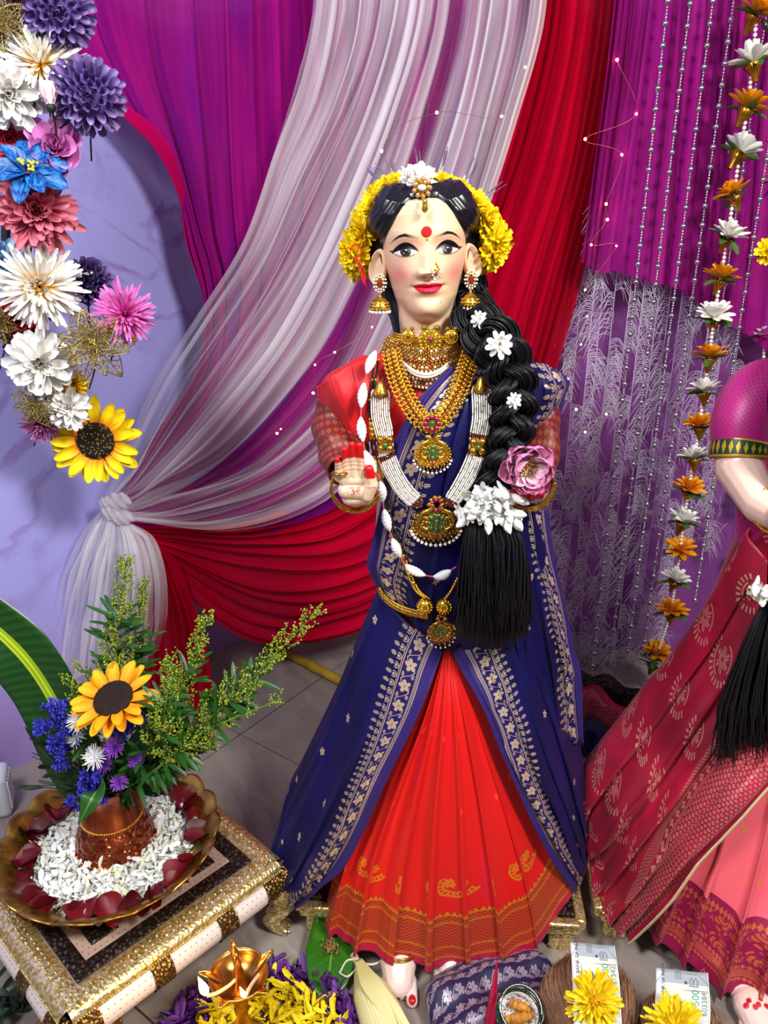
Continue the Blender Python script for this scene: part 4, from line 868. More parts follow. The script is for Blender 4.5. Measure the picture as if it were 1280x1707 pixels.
def pendant(parent, x, y, D_, wpx, hpx, mg, top=True, emer=2, pearls=13, wide=1.0, lower=1.0):
    u_ = mpp(W(x, y, D_)); c = W(x, y, D_); hw, hh = wpx*u_/2, hpx*u_/2; o, og2, orb, oe, op = MB(), MB(), MB(), MB(), MB()
    n = 48; a = np.linspace(0, tau, n, endpoint=False); rad = np.where(np.sin(a) > 0, 1-.22*np.abs(np.sin(2*a)), 1.0)*(1+.05*np.cos(a*14))
    ring = np.stack([np.cos(a)*hw*rad*(.92+.08*wide), a*0, np.sin(a)*hh*.92*rad], -1)
    G = np.stack([ring*0+np.array([0, -.005, 0]), ring*.5+np.array([0, -.0055, 0]), ring*.85+np.array([0, -.004, 0]), ring+np.array([0, -.001, 0]), ring*.98+np.array([0, .001, 0]), ring*0+np.array([0, .001, 0])], 1)
    o.add((G.reshape(-1, 3)+c, gridF(n, 6, True)[:, ::-1]))
    for k, (f, m_) in enumerate(((.96, 30), (.78, 24), (.58, 18), (.38, 12))):
        b = np.arange(m_)*tau/m_; pp_ = c+np.stack([np.cos(b)*hw*f, b*0-.0045, np.sin(b)*hh*f*.9], -1)
        o.add(balls(pp_[::1], hw*(.065 if k else .05), 7, 5)); (orb if k % 2 else og2).add(balls(pp_[::2]+np.array([0, -.002, 0]), hw*.05, 7, 5))
    for sx in (-1, 1):                                   # paired birds: curled necks above
        P_ = cat([c+np.array([sx*hw*q, -.006, hh*z]) for q, z in ((.75, .2), (.55, .62), (.28, .78), (.16, .98), (.3, 1.1), (.38, 1.0))], 20); o.add(tube(P_, np.linspace(.07, .04, 20)*hw*2, 7))
        o.add(tube(cat([c+np.array([sx*hw*q, -.006, hh*z]) for q, z in ((.3, -.3), (.62, -.1), (.7, .25), (.45, .4), (.32, .2), (.45, .1))], 20), .04*hw*2, 6))
    stone(oe if emer else orb, c+np.array([0, -.0075, hh*.1]), hw*.13, (.8, 1.3, .6)); rosette(oe, c+np.array([0, -.006, hh*.1]), hw*.36, 8, .26); stone(orb, c+np.array([0, -.0075, -hh*.55]), hw*.1)
    if top: rosette(orb, c+np.array([0, -.006, hh*1.05]), hw*.28, 7, .36); rosette(o, c+np.array([0, -.003, hh*1.05]), hw*.36, 10, .3)
    b = np.linspace(-pi*.93, -pi*.07, pearls); pp_ = c+np.stack([np.cos(b)*hw*1.04, b*0-.002, np.sin(b)*hh*lower-.0025], -1); op.add(balls(pp_+np.array([0, 0, -.003]), hw*.075, 8, 6)); og2.add(balls(pp_+np.array([0, 0, .001]), hw*.04, 6, 4))
    p = o.build('pendant', mg, parent)
    if og2.V: og2.build('grains', m_goldb, p, kind='stuff')
    orb.build('rubies', m_ruby, p, kind='stuff'); oe.build('emeralds', m_emer, p, kind='stuff'); op.build('pearls', m_pearl, p, kind='stuff'); return p
oc = MB(); rosette(oc, W(720, 706, .998), .011, 8, .36); oc.build('ruby_flower', m_ruby, gn); oc = MB(); disc(oc, W(720, 706, 1.002), .0115, .003, lob=8); rosette(oc, W(720, 706, 1.0), .0135, 12, .22); oc.build('flower_plate', m_goldb, gn); oc = MB(); stone(oc, W(720, 706, .994), .0035); oc.build('emerald', m_emer, gn)
pendant(gn, 721, 755, 1.004, 62, 56, m_goldb, top=False)
# white bead necklace, many strands, with a large pendant
wn = thing('necklace', 'long white bead necklace of many strands with an antique peacock pendant', 'necklace', W(720, 800, 1.01)); o, om_, og_ = MB(), MB(), MB()
for sd, pts in ((-1, [(634, 640, 1.045), (634, 690, 1.035), (640, 720, 1.03), (648, 770, 1.025), (672, 815, 1.015), (700, 842, 1.005)]), (1, [(801, 632, 1.03), (803, 690, 1.012), (798, 725, 1.008), (789, 770, 1.002), (768, 812, .998), (748, 842, .998)])):
    C0 = np.array([W(*p) for p in pts]); Pm = cat(C0, 120); T = nrm(np.gradient(Pm, axis=0)); s_ = nrm(np.cross(T, [0, -1, 0])); Lx_ = np.linspace(0, 1, 120)
    wd = ip(Lx_, [(0, .4), (.06, 1), (.38, .95), (.5, .8), (.62, .95), (.92, .9), (1, .5)]); dp = np.array([0, -1.0, 0])
    for k in range(9):
        f = (k-4)/4; st = Pm+s_*(f*.0122*wd)[:, None]+dp*(.003*(1-f*f)+.0012*(k % 2)); st = st[5:]
        B_ = even(st, 105); B_[:, 2] += 0; a_ = np.arange(105); mar = ((a_ > 38) & (a_ < 43)) | ((a_ > 52) & (a_ < 57)) | (a_ > 98)
        o.add(balls(B_[~mar], .00122, 6, 4)); om_.add(balls(B_[mar], .0015, 6, 4)); og_.add(balls(B_[(a_ % 17 == (k*5) % 17)]+dp*.0006, .0014, 6, 4))
    c = Pm[57]+dp*.006; q = MB(); rosette(q, c, .0125, 4, .5, tilt=.78); rosette(q, c, .006, 6, .5); q.build('flower_spacer', m_gold, wn); q = MB(); stone(q, c+dp*.006, .0032); q.build('emerald', m_emer, wn)
    q = MB(); V, F, U = lathe([(.001, .012), (.004, .01), (.0065, .004), (.011, -.004), (.0115, -.008), (.002, -.008)], 20); q.add((V+Pm[4]+dp*.002, F)); q.build('end_cap', m_gold, wn)
o.build('white_beads', m_white, wn, kind='stuff'); om_.build('maroon_beads', m_maroon, wn, kind='stuff'); og_.build('gold_grains', m_goldb, wn, kind='stuff')
pendant(wn, 727, 872, 1.008, 82, 66, m_dgold, top=True, pearls=15)
# cotton garland on the idol's right side
cg = thing('cotton_garland', 'string of white cotton tufts on red thread hanging down the side', 'garland', W(612, 700, 1.03))
cp = cat([W(x, y, D_) for x, y, D_ in ((629, 578, 1.05), (612, 620, 1.035), (604, 660, 1.03), (602, 710, 1.02), (612, 765, 1.01), (633, 800, 1.0), (640, 850, 1.01), (655, 900, 1.01), (675, 940, 1.015), (705, 958, 1.012), (735, 960, 1.0), (760, 945, .985))], 200)
cp = even(cp, 240); T, N_, B_ = frames(cp); o = MB(); o.add(tube(cp, .0012, 5)); o.build('thread', mat('pink_thread', 'd8485a', .8), cg)
m_cot = mat('cotton', fn=lambda nt: (lambda n: dict(color='f4f4f8', rough=1.0, bump=(n, .5, .002)))(nt.noise(nt.vec(*nt.pos()), 350, 4)), spec=.1, sss=.2)
for i in range(9):
    a_ = int(3+i*26.3); seg_ = cp[a_:a_+21]; rr = np.sin(np.linspace(0, pi, 21))**.8*.0062*(1 if i not in (3,) else 1.3)+.0005
    MB().add(tube(seg_, rr*(1+.08*np.sin(np.arange(21)*2.1)), 12)).build('cotton_tuft', m_cot, cg)
# black bead mangalsutra with two gold cups
mg = thing('necklace', 'black and gold bead necklace ending in two round gold cups at the waist', 'necklace', W(690, 950, 1.03)); ob, og_ = MB(), MB()
path = cat([W(x, y, D_) for x, y, D_ in ((628, 600, 1.05), (622, 640, 1.045), (619, 680, 1.04), (622, 740, 1.035), (635, 790, 1.03), (646, 850, 1.03), (662, 900, 1.028), (678, 945, 1.025), (694, 982, 1.02), (712, 998, 1.015))], 200)
for k in range(2):
    q = even(path+np.array([.0025*(k*2-1), 0, 0]), 150); a_ = np.arange(150); gm = (a_ % 11 == 0) | ((a_ > 34) & (a_ < 44)) | ((a_ > 56) & (a_ < 68)) | (a_ > 120)
    ob.add(balls(q[~gm], .0019, 7, 5)); og_.add(balls(q[gm], .0021, 7, 5))
q = even(path, 150); og_.add(balls(q[[36, 39, 42, 118, 124, 130, 136]], .0045, 10, 7)); og_.add(balls(even([W(742, 998, 1.005), W(752, 985, 1.0), W(762, 965, .995)], 9), .0026, 8, 6))
ob.build('black_beads', m_bblack, mg, kind='stuff'); og_.build('gold_beads', m_goldb, mg, kind='stuff')
for x in (708, 740):
    c = W(x, 1010, 1.008); V, F, U = lathe([(.0005, .008), (.004, .0085), (.009, .006), (.0125, 0), (.011, -.003), (.0005, -.004)], 24, wob=lambda a, r, z: (r*(1+.03*np.cos(a*16)), z)); o = MB(); o.add((V@face_to((0, -1, .15)).T+c, F)); rosette(o, c+np.array([0, -.005, 0]), .0115, 14, .16); rosette(o, c+np.array([0, -.008, 0]), .006, 8, .3); o.build('gold_cup', m_goldb, mg)
# waist belt with pendant
wb = thing('waist_chain', 'gold waist chain with a stone set pendant and pearl drops', 'belt', W(700, 1010, 1.04)); o = MB()
for k in range(3):
    q = even(cat([W(x, y, D_) for x, y, D_ in ((627, 965, 1.08), (636, 990, 1.065), (655, 1008, 1.05), (680, 1019, 1.035), (712, 1026, 1.02))], 60)+np.array([0, -.001*(k == 1), (k-1)*.0042]), 40); o.add(balls(q, .0026, 7, 5))
o.build('chain', m_gold, wb, kind='stuff'); pendant(wb, 735, 1052, 1.01, 46, 50, m_dgold, top=True, pearls=9)
# bangles
def bangles(x, y, D_, rpx, n, lab, dy=6, tilt=.25, sx=1.0, step=.0045, name='bangle', mat_=None):
    u_ = mpp(W(x, y, D_)); R_ = rpx*u_; t = thing('bangle', lab, 'bangle', W(x, y, D_))
    for k in range(n):
        V, F, U = lathe([(R_-.0018, 0), (R_-.001, .0022), (R_+.001, .0022), (R_+.002, 0), (R_+.001, -.0022), (R_-.001, -.0022), (R_-.0018, 0)], 64, wob=lambda a, r, z: (r*(1+.012*np.cos(a*48)), z)); M_ = face_to((0, -1, tilt)); c = W(x, y, D_)+np.array([0, step*k, 0]); o = MB(); o.add(((V*np.array([sx, 1, 1]))@M_.T+c, F))
        if k != 1:
            a = np.arange(44)*tau/44; o.add(balls((np.stack([np.cos(a)*R_*sx*1.03, np.sin(a)*R_*1.03, a*0], -1))@M_.T+c, .0019, 6, 5))
        o.build('ring', mat_ or m_gold, t)
    return t
bangles(592, 815, 1.0, 40, 3, 'gold bangles around the raised palm', tilt=.1)
bangles(884, 812, 1.03, 40, 3, 'gold bangles behind the hand holding the lotus', tilt=.1)
rg = MB(); rg.add(tube(np.array([Z4(178, 688, HD-.001)+np.array([math.cos(a)*.0082, math.sin(a)*.0082-.0, 0]) for a in np.linspace(0, tau, 24)]), .0022, 8, False, 1.6)); tag(rg.build('finger_ring', m_dgold), 'dull gold ring on the little finger of the raised palm', 'ring')
# lotus in the other hand
lt = thing('lotus', 'pink lotus flower with yellow centre held in the cupped hand', 'flower', W(873, 775, .975))
m_lot = mat('lotus_petal', fn=lambda nt: (lambda u, v: dict(color=nt.mix(v.ss(.05, .95), 'f8e9ee', 'e285b8'), rough=.5))(*nt.uv()), spec=.3, sss=.1)
lm = MB().add(petal(.046, .034, .9, .75, .45, 7, 9, .25)).mesh('petal', m_lot, uv=True); lm2 = MB().add(petal(.026, .017, .9, .9, .5, 5, 7, .3)).mesh('petal', m_lot, uv=True)
M0 = face_to((.05, -1, .1))
for n, el, r0, z, s_, me in ((9, .55, .006, -.004, 1.0, lm), (8, .85, .010, 0, .88, lm), (9, .75, .012, .006, 1.0, lm2), (10, .35, .016, .008, .9, lm2)):
    a0 = rng.uniform(0, tau)
    for i in range(n):
        a = a0+i*tau/n+rng.normal(0, .12); Mp = M0@rotz(a)@roty(-(el+rng.normal(0, .12)))@rotx(rng.normal(0, .15)); place('petal', me, lt, M0@np.array([r0*math.cos(a), r0*math.sin(a), z]), Mp, s_)
o = MB()
for i in range(70):
    a, q = rng.uniform(0, tau), rng.uniform(.001, .011); b = np.array([q*math.cos(a), q*math.sin(a), .006]); o.add(tube([W(873, 775, .975)+M0@b, W(873, 775, .975)+M0@(b*np.array([1.3, 1.3, 1])+np.array([0, 0, .014]))], [.0005, .0009], 4))
o.build('stamens', mat('stamen', 'f0dc90', .6), lt, kind='stuff'); o = MB(); disc(o, W(873, 775, .975)+M0@np.array([0, 0, .010]), .006, .004, (.05, -1, .1)); o.build('seed_head', mat('lotus_seed', 'd8b030', .6), lt)
# white buds tied round the braid
tb = thing('tuberose_tie', 'bunch of white tuberose buds tied around the end of the braid', 'garland', W(820, 840, .965))
m_tub = mat('tuberose', 'f2f3ee', .5, spec=.3, sss=.1); bm1 = MB(); V, F, U = lathe([(.0008, 0), (.0022, .004), (.0028, .010), (.0050, .016), (.0046, .022), (.0022, .027), (.0003, .029)], 10); bm1.add((V, F)); budm = bm1.mesh('bud', m_tub)
openm = bloom([(6, .013, .0065, .5, .001, .012, .4, -.2, .5, .15), (5, .010, .006, .9, .001, .012, .4, 0, .5, .15)], 3); V, F, U = lathe([(.0008, 0), (.0018, .006), (.0024, .013)], 8); openm.add((V, F)); openm = openm.mesh('blossom', m_tub)
for i in range(46):
    x, y = rng.uniform(772, 862), 0; y = 836+rng.normal(0, 16)+abs(x-818)*.12; d = nrm(np.array([(x-818)/55+rng.normal(0, .35), -.75+rng.normal(0, .2), -.55+rng.normal(0, .55)])); p = W(x-(x-818)*.3, y-3, .975-.012*math.cos((x-818)/45))
    place('bud' if i % 3 else 'blossom', budm if i % 3 else openm, tb, p-np.array(tb.location), face_to(d), 1.15)
o = MB(); o.add(tube(cat([W(x, y, .968) for x, y in ((785, 838), (805, 832), (825, 832), (850, 840))], 14), .0035, 6)); [o.add(tube([W(x, 838, .968), W(x+rng.normal(0, 4), 838+rng.uniform(8, 20), .955)], .0013, 5)) for x in np.linspace(782, 852, 16)]; o.build('stem_tie', mat('stem_green', '6d7c2c', .6), tb)
# little white flowers along the braid
fb = bloom([(9, .011, .0055, .15, .001, 0, .4, .2, .5, .2), (8, .008, .005, .7, .001, .002, .4, .3, .5, .2), (5, .005, .004, 1.2, .0005, .003, .4, .3, .5, .2)], 60).mesh('white_flower', bpy.data.materials['white_petal'])
for (x, y, D_, s_, lab) in ((797, 532, 1.035, 1.0, 'small white flower pinned at the top of the braid, next to the earring'), (832, 574, .985, 1.5, 'largest white flower pinned on the braid'), (856, 667, .965, .9, 'small white flower halfway down the braid')):
    o = place('white_flower', fb, None, W(x, y, D_), face_to((rng.normal(0, .2), -1, .2)), s_); tag(o, lab, 'flower', 'white flowers pinned on the braid')
# ================================================================ second idol (cut by the frame), stands
DX = np.array([.615, .01, 0])
idol2 = thing('goddess_idol', 'second goddess idol at the picture edge in a crimson saree and pink skirt', 'idol', np.array([.78, 1.13, 0]))
for o in [c for c in idol.children if c.name.split('.')[0] in ('body', 'ear', 'hair')]:
    d = dup(o, idol2); d.location = [float(v) for v in DX-np.array(idol2.location)+np.array(idol.location)]
def crim_fn(nt):
    u, v = nt.uv(); g = nt.noise(nt.vec(u*700, v*700, 0.0), 1, 1).ss(.32, .55)
    x, y = cellxy(u, v, .0078, .0078, ((v/.0078).fl()*.5).fr()); r = (x*x+y*y).sqrt(); ring = r.band(.0017, .0028)+r.lt(.0008)
    lat = ring*u.band(.008, .098); ln = u.band(.1, .1015)+u.band(.104, .1055)+u.band(.1215, .123)+u.band(.126, .127)
    x2, y2 = cellxy(u-.1135+.009, v, .018, .018); vine = flower_mask(x2, y2, .0068, 4)*u.band(.1055, .1215)
    q = .0055; fine = ((((u+v)/q).fr()-.5).abs().gt(.36).mx((((u-v)/q).fr()-.5).abs().gt(.36)))*u.band(.127, .15)
    x3, y3 = cellxy(u-.15, v, .085, .10, ((v/.1).fl()*.5).fr()); r3 = (x3*x3+y3*y3).sqrt(); a3 = y3.at2(x3)
    mot = (flower_mask(x3, y3, .017, 6)*((a3*18).sin().gt(-.2))+r3.band(.020, .0225)*(a3*2).sin().gt(-.3)+r3.band(.025, .034)*(a3*24).sin().gt(.2)*(a3*1+.5).sin().gt(-.1))*u.gt(.16)
    m = (lat*.85+ln+vine+fine*.6+mot).mn(1.0)*(g*.6+.4)
    return zari(nt, nt.mix(nt.noise(nt.vec(u*8, v*8, 0.0), 1, 3).ss(.35, .7), '860426', 'b40636'), m*.85, 'e8a596', .3, .45, 0)
m_crim = mat('crimson_brocade', fn=crim_fn, sheen=.08, spec=.4)
cd = drape([
    [(1370, 1225, 1.0), (1282, 1312, .955), (1200, 1400, .94), (1122, 1490, .942), (1050, 1560, .958)],
    [(1350, 1150, 1.01), (1240, 1275, .965), (1150, 1385, .955), (1075, 1480, .965), (1015, 1540, .985)],
    [(1330, 1060, 1.04), (1225, 1200, 1.02), (1125, 1325, 1.01), (1045, 1420, 1.02), (988, 1475, 1.05)],
    [(1295, 960, 1.06), (1195, 1110, 1.06), (1100, 1240, 1.05), (1020, 1340, 1.05), (980, 1405, 1.08)],
    [(1245, 885, 1.10), (1165, 1030, 1.12), (1068, 1160, 1.14), (990, 1255, 1.14), (965, 1300, 1.15)],
    [(1290, 880, 1.22), (1200, 1030, 1.26), (1100, 1160, 1.27), (1030, 1240, 1.26), (1010, 1280, 1.26)]],
    200, 120, dict(k=6.5, a=[.05, .15, .5, .9, 1.0, .6], soft=1), [.002, .006, .01, .016, .018], 41)
solid(MB().add(metric(cd, 200, 120)).build('saree_drape', m_crim, idol2, uv=True))
# the trim runs along the drape's own edge
edgeP = np.asarray(cd[0]).reshape(200, 120, 3)[0]+np.array([0, -.003, 0]); q = even(edgeP, 150); o = MB(); o.add(balls(q+np.array([.0016, 0, .001]), .0022, 6, 4)); o.add(balls(q+np.array([-.0016, 0, -.001]), .0022, 6, 4)); o.build('beaded_trim', mat('pale_gold_trim', 'd9c79a', .35, .6), idol2, kind='stuff')
def pink_fn(nt):
    u, v = nt.uv(); g = nt.noise(nt.vec(u*500, v*500, 0.0), 1, 1).ss(.3, .55); s = u
    x, y = cellxy(s, v-.078, .042, .05); r = (x*x+y*y).sqrt(); a = y.at2(x)
    big = (flower_mask(x, y, .019, 5)+r.band(.020, .0235)*(a*9).sin().gt(-.4))*v.band(.052, .104)*((r*900+a*3).sin().gt(-.55))
    row = (((s/.0075).fr()-.5).abs()*2+((v-.0445)/.004).abs()).lt(1.0)+(((s/.0075).fr()-.5).abs()*2+((v-.112)/.007).abs()).lt(1.0)
    rib = (v*1800).sin().gt(-.2)*v.band(.027, .040); row2 = (((s/.006).fr()-.5).abs()*2+((v-.0225)/.0035).abs()).lt(1.0)
    bt = flower_mask(*cellxy(s, v-.15, .075, .07, ((v/.07).fl()*.5).fr()), .007, 4)*v.gt(.15)
    m = (big+row+rib+row2).mn(1.0)*(g*.5+.5); c = nt.mix(v.lt(.128), 'e8606e', '8e0640'); c = nt.mix(bt*.8, c, 'c8843c')
    return zari(nt, c, m*.9, 'e0703a', .35, .45, 0)
m_pink = mat('pink_silk', fn=pink_fn, sheen=.08, spec=.4)
pk = drape([
    [(1190, 1180, 1.06), (1110, 1380, 1.03), (1060, 1480, 1.01), (1042, 1535, 1.0)],
    [(1240, 1180, 1.04), (1160, 1390, 1.0), (1110, 1520, .97), (1090, 1568, .965)],
    [(1290, 1180, 1.03), (1235, 1400, .98), (1185, 1560, .935), (1165, 1628, .912)],
    [(1340, 1180, 1.03), (1310, 1400, .98), (1265, 1600, .895), (1245, 1668, .871)],
    [(1390, 1180, 1.03), (1390, 1400, .98), (1370, 1620, .88), (1360, 1690, .85)],
    [(1450, 1180, 1.04), (1490, 1400, .99), (1510, 1600, .90), (1520, 1680, .855)],
    [(1500, 1180, 1.08), (1570, 1400, 1.04), (1620, 1560, .97), (1640, 1620, .925)]],
    340, 90, dict(k=8.5, a=[1.2, 1.4, 1.4, 1.4, 1.2]), [.002, .008, .012, .014, .013], 42)
solid(MB().add(metric(pk, 340, 90, v_end=True, uw=.9)).build('skirt', m_pink, idol2, uv=True))
tor = MB(); a = np.linspace(-pi, pi, 61); G = []
for z, w_, f_, b_ in ((1.0, .075, .06, .05), (.96, .12, .075, .06), (.88, .125, .10, .07), (.78, .115, .085, .08), (.68, .10, .085, .085), (.55, .11, .09, .09)):
    G.append(np.stack([idol2.location[0]-.10+np.sin(a)*w_, 1.15+np.where(np.cos(a) > 0, -f_, b_)*np.abs(np.cos(a)), a*0+z], -1))
m_mgs = mat('magenta_brocade', fn=lambda nt: (lambda u, v: zari(nt, 'a8066c', ((((u*34+v*26).fr()-.5).abs().gt(.36)).mx(((u*34-v*26).fr()-.5).abs().gt(.36)))*.35, 'd84aa0', .4, .45, 0))(*nt.uv()), sheen=.1)
tor.add(surf(np.stack(G, 1)+np.array([.0, 0, 0]))); tor.build('blouse', m_mgs, idol2, uv=True)
wr = []
for z, w_, f_, b_ in ((.90, .120, .104, .075), (.80, .110, .098, .085), (.70, .108, .096, .09), (.6, .125, .10, .11), (.5, .155, .12, .13), (.40, .19, .13, .15), (.25, .225, .15, .17)): wr.append(np.stack([idol2.location[0]-.095+np.sin(a)*w_, 1.15+np.where(np.cos(a) > 0, -f_, b_)*np.abs(np.cos(a)), a*0+z], -1))
solid(MB().add(metric(surf(np.stack(wr, 1)), 61, 7)).build('saree_waist', m_crim, idol2, uv=True))
sp_ = cat([W(*q) for q in [(1330, 640, 1.14), (1270, 655, 1.12), (1240, 700, 1.10), (1233, 748, 1.085)]], 40); V, F, U = tube(sp_, ip(np.linspace(0, 1, 40), [(0, .04), (.3, .047), (.6, .046), (1, .039)]), 40, False); solid(MB().add((V, F, U)).build('sleeve', m_mgs, idol2, uv=True))
V, F, U = tube(even(cat([W(1236, 735, 1.088), W(1233, 750, 1.084), W(1232, 764, 1.08)], 12), 12), np.linspace(.0405, .0415, 12), 40, False)
solid(MB().add((V, F, U)).build('sleeve_border', mat('green_gold_border', fn=lambda nt: (lambda u, v: zari(nt, '0c3a20', (((u*26).fr()-.5).abs()*-2+.9-((v-.5).abs()*2)).gt(.25)*1.0+v.gt(.86)+v.lt(.1), 'd8a830', .3, .4, 0))(*nt.uv())), idol2, uv=True))
V, F = blob([(W(1238, 720, 1.09), .036, W(1232, 780, 1.07), .034), (W(1232, 780, 1.07), .034, W(1268, 842, 1.0), .026), (W(1268, 842, 1.0), .026, W(1300, 862, .96), .021), (W(1300, 862, .96), .021, W(1318, 868, .925), .022), (W(1330, 862, .93), .018, W(1340, 866, .90), .017)]+[(W(1306+12*i, 872-3*i, .915), .0085, W(1300+13*i, 868-5*i, .87+.004*abs(i-1.5)), .0065) for i in range(4)]+[(W(1300, 858, .93), .010, W(1290, 842, .90), .007)], .0022, 4); MB().add((V, F), col=np.ones((len(V), 3))*np.array(lin('f0cdbc'))).build('arm', m_hand, idol2, col=True)
bangles(1284, 850, .985, 36, 4, 'stack of gold bangles on the bent arm at the picture edge', tilt=.35, sx=.75, step=.006, mat_=m_goldb)
o = MB()
for i in range(420):
    e_ = rng.uniform(-1, 1); q = rng.uniform(-1, 1); o.add(tube(cat([W(1300+e_*18, 985, .99+q*.012), W(1290+e_*55, 1080, .975+q*.02), W(1285+e_*85+rng.normal(0, 5), 1180, .975+q*.022), W(1285+e_*92+rng.normal(0, 8), rng.uniform(1225, 1290), .98+q*.024)], 7), [.0018, .002, .002, .002, .0017, .0012, .0004], 3, False))
o.build('hair_tassel', m_tas, idol2, kind='stuff')
o = MB()
for i in range(60):
    e_ = rng.uniform(-1, 1); o.add(tube(cat([W(1372+e_*16, 500, 1.13+rng.normal(0, .012)), W(1330+e_*18, 570, 1.06+rng.normal(0, .012)), W(1304+e_*20, 650, 1.03+rng.normal(0, .014)), W(1306+e_*17, 760, 1.01+rng.normal(0, .014)), W(1300+e_*18, 985, .99+rng.normal(0, .01))], 16), .004, 5, False))
o.build('braid', m_tas, idol2, kind='stuff')
t2 = thing('tuberose_tie', 'white flower bunch on the second idol\'s black hair at the picture edge', 'garland', W(1275, 975, .97))
for i in range(24):
    x, y = rng.uniform(1256, 1330), 975+rng.normal(0, 16); d = nrm(np.array([(x-1290)/50+rng.normal(0, .35), -.8, rng.normal(0, .5)])); place('blossom' if i % 2 else 'bud', openm if i % 2 else budm, t2, W(x, y, .965)-np.array(t2.location), face_to(d), 1.2)
hp = thing('waist_chain', 'gold waist chain of the second idol beside the white flowers', 'belt', W(1246, 960, 1.07)); q = even(cat([W(x, y, D_) for x, y, D_ in ((1240, 935, 1.09), (1241, 965, 1.08), (1252, 995, 1.06), (1285, 1015, 1.03))], 40), 34); o = MB(); o.add(balls(q, .0028, 7, 5)); o.add(balls(q+np.array([.004, -.001, .003]), .0024, 7, 5)); o.build('chain', m_gold, hp, kind='stuff')
for x, y, dx in ((1252, 1690, 1),):
    f0 = np.array([Wz(x, y, 0)[0], Wz(x, y+35, .01)[1]-.012, 0]); cps = [(f0+np.array([0, .08, .025]), .027, f0+np.array([0, .05, .025]), .027), (f0+np.array([0, .05, .028]), .033, f0+np.array([0, .01, .018]), .026)]
    for i in range(5): cps.append((f0+np.array([-.024+.011*i, .03, .014]), .008, f0+np.array([-.024+.011*i, -.006, .010]), .0075))
    V, F = blob(cps, .0018, 4); V[:, 2] = np.maximum(V[:, 2]*.72, .0005); Cc = np.ones((len(V), 3))*np.array(lin('f2d6cc'))
    for q in range(8): Cc = mixc(Cc, edge(.0045-np.linalg.norm((V-(f0+np.array([-.02+.006*q,   .04+.006*math.sin(q*2), .036])))*np.array([1, 1, .3]), axis=1), .0008), 'c81424')
    MB().add((V, F), col=Cc).build('foot', m_hand, idol2, col=True, label='pale painted foot with red dye spots')
# low ornate stands under the idols
m_emb = mat('embossed_gold', rough=.3, fn=lambda nt: (lambda p: dict(color=nt.mix(nt.noise(nt.vec(*p), 160, 2).ss(.38, .6), 'cba855', 'f6e6ae'), metal=.85, rough=.3, bump=(nt.voro(nt.vec(*p), 230, 'SMOOTH_F1'), .6, .002)))(nt.pos()))
m_dkw = mat('dark_emboss', rough=.4, fn=lambda nt: (lambda p: dict(color=nt.mix(nt.voro(nt.vec(*p), 150).ss(.15, .45), '5a4636', '1c120e'), metal=.35, rough=.35, bump=(nt.voro(nt.vec(*p), 150), .8, .003)))(nt.pos()))
def stand(P0, P1, depth, h, lab):
    e1 = nrm(P1-P0); e2 = np.array([-e1[1], e1[0], 0]); L = np.linalg.norm(P1-P0); R_ = np.stack([e1, e2, [0, 0, 1.0]], 1); C_ = (P0+P1)/2+e2*depth/2; t = thing('low_stand', lab, 'stand', [C_[0], C_[1], 0])
    MB().add(box(C_*[1, 1, 0]+np.array([0, 0, h-.008]), (L-.02, depth-.02, .016), .003, R_)).build('top', m_dkw, t, smooth=False)
    for k, (dx, dy, lx, ly) in enumerate(((0, -depth/2, L, .02), (0, depth/2, L, .02), (-L/2, 0, .02, depth), (L/2, 0, .02, depth))): MB().add(box(C_*[1, 1, 0]+R_@np.array([dx, dy, h-.016]), (lx, ly, .024), .006, R_)).build('edge_moulding', m_emb, t)
    for sx in (-1, 1):
        for sy in (-1, 1):
            MB().add(box(C_*[1, 1, 0]+R_@np.array([sx*(L/2-.03), sy*(depth/2-.014), (h-.026)/2]), (.042, .022, h-.026), .003, R_)).add(box(C_*[1, 1, 0]+R_@np.array([sx*(L/2-.03), sy*(depth/2-.014)-.012, (h-.026)/2]), (.006, .006, h-.03), .002, R_)).build('leg', m_emb, t)
    return t
stand(Wz(500, 1512, .06)*[1, 1, 0], Wz(968, 1545, .06)*[1, 1, 0], .30, .075, 'low dark stand with gold edge under the navy and red saree')
stand(Wz(1000, 1522, .06)*[1, 1, 0], Wz(1470, 1560, .06)*[1, 1, 0], .30, .075, 'low gold edged stand under the crimson saree')
# folded cloth heap and bamboo behind
hp_ = thing('cloth_heap', 'heap of dark red and navy brocade cloth on the floor behind the idols', 'cloth', Wz(1010, 1215, 0))
for k, (pts, m_) in enumerate((([(940, 1170), (990, 1180), (1060, 1230), (1110, 1250)], m_crim), ([(930, 1215), (985, 1235), (1030, 1260), (1080, 1290)], m_navyp), ([(950, 1150), (1010, 1160), (1080, 1190), (1140, 1210)], m_dkw))):
    P_ = cat([Wz(x, y, .03+.015*(k == 0)) for x, y in pts], 50); V, F, U = tube(P_, .05+.008*np.sin(np.arange(50)*.5), 40, True, .6); V = V+.006*np.sin(U[:, :1]*40+U[:, 1:]*9)*np.array([0, 0, 1.0]); V[:, 2] = np.maximum(V[:, 2], .001); MB().add((V, F, U*np.array([.3, .4]))).build('fold', m_, hp_, uv=True)
m_bam = mat('bamboo', fn=lambda nt: dict(color=nt.mix(nt.noise(nt.vec(*nt.pos()), 12, 2).ss(.3, .7), '8a6a10', 'b89a2a'), rough=.35))
bp = thing('bamboo_pole', 'yellow brown bamboo pole lying on the floor behind the navy saree', 'pole', Wz(520, 1115, .015)); P_ = even([Wz(440, 1068, .018), Wz(700, 1205, .018)], 60); r_ = .0125+.0022*np.exp(-((np.arange(60) % 14-7)/1.0)**2); MB().add(tube(P_, r_, 20)).build('cane', m_bam, bp)
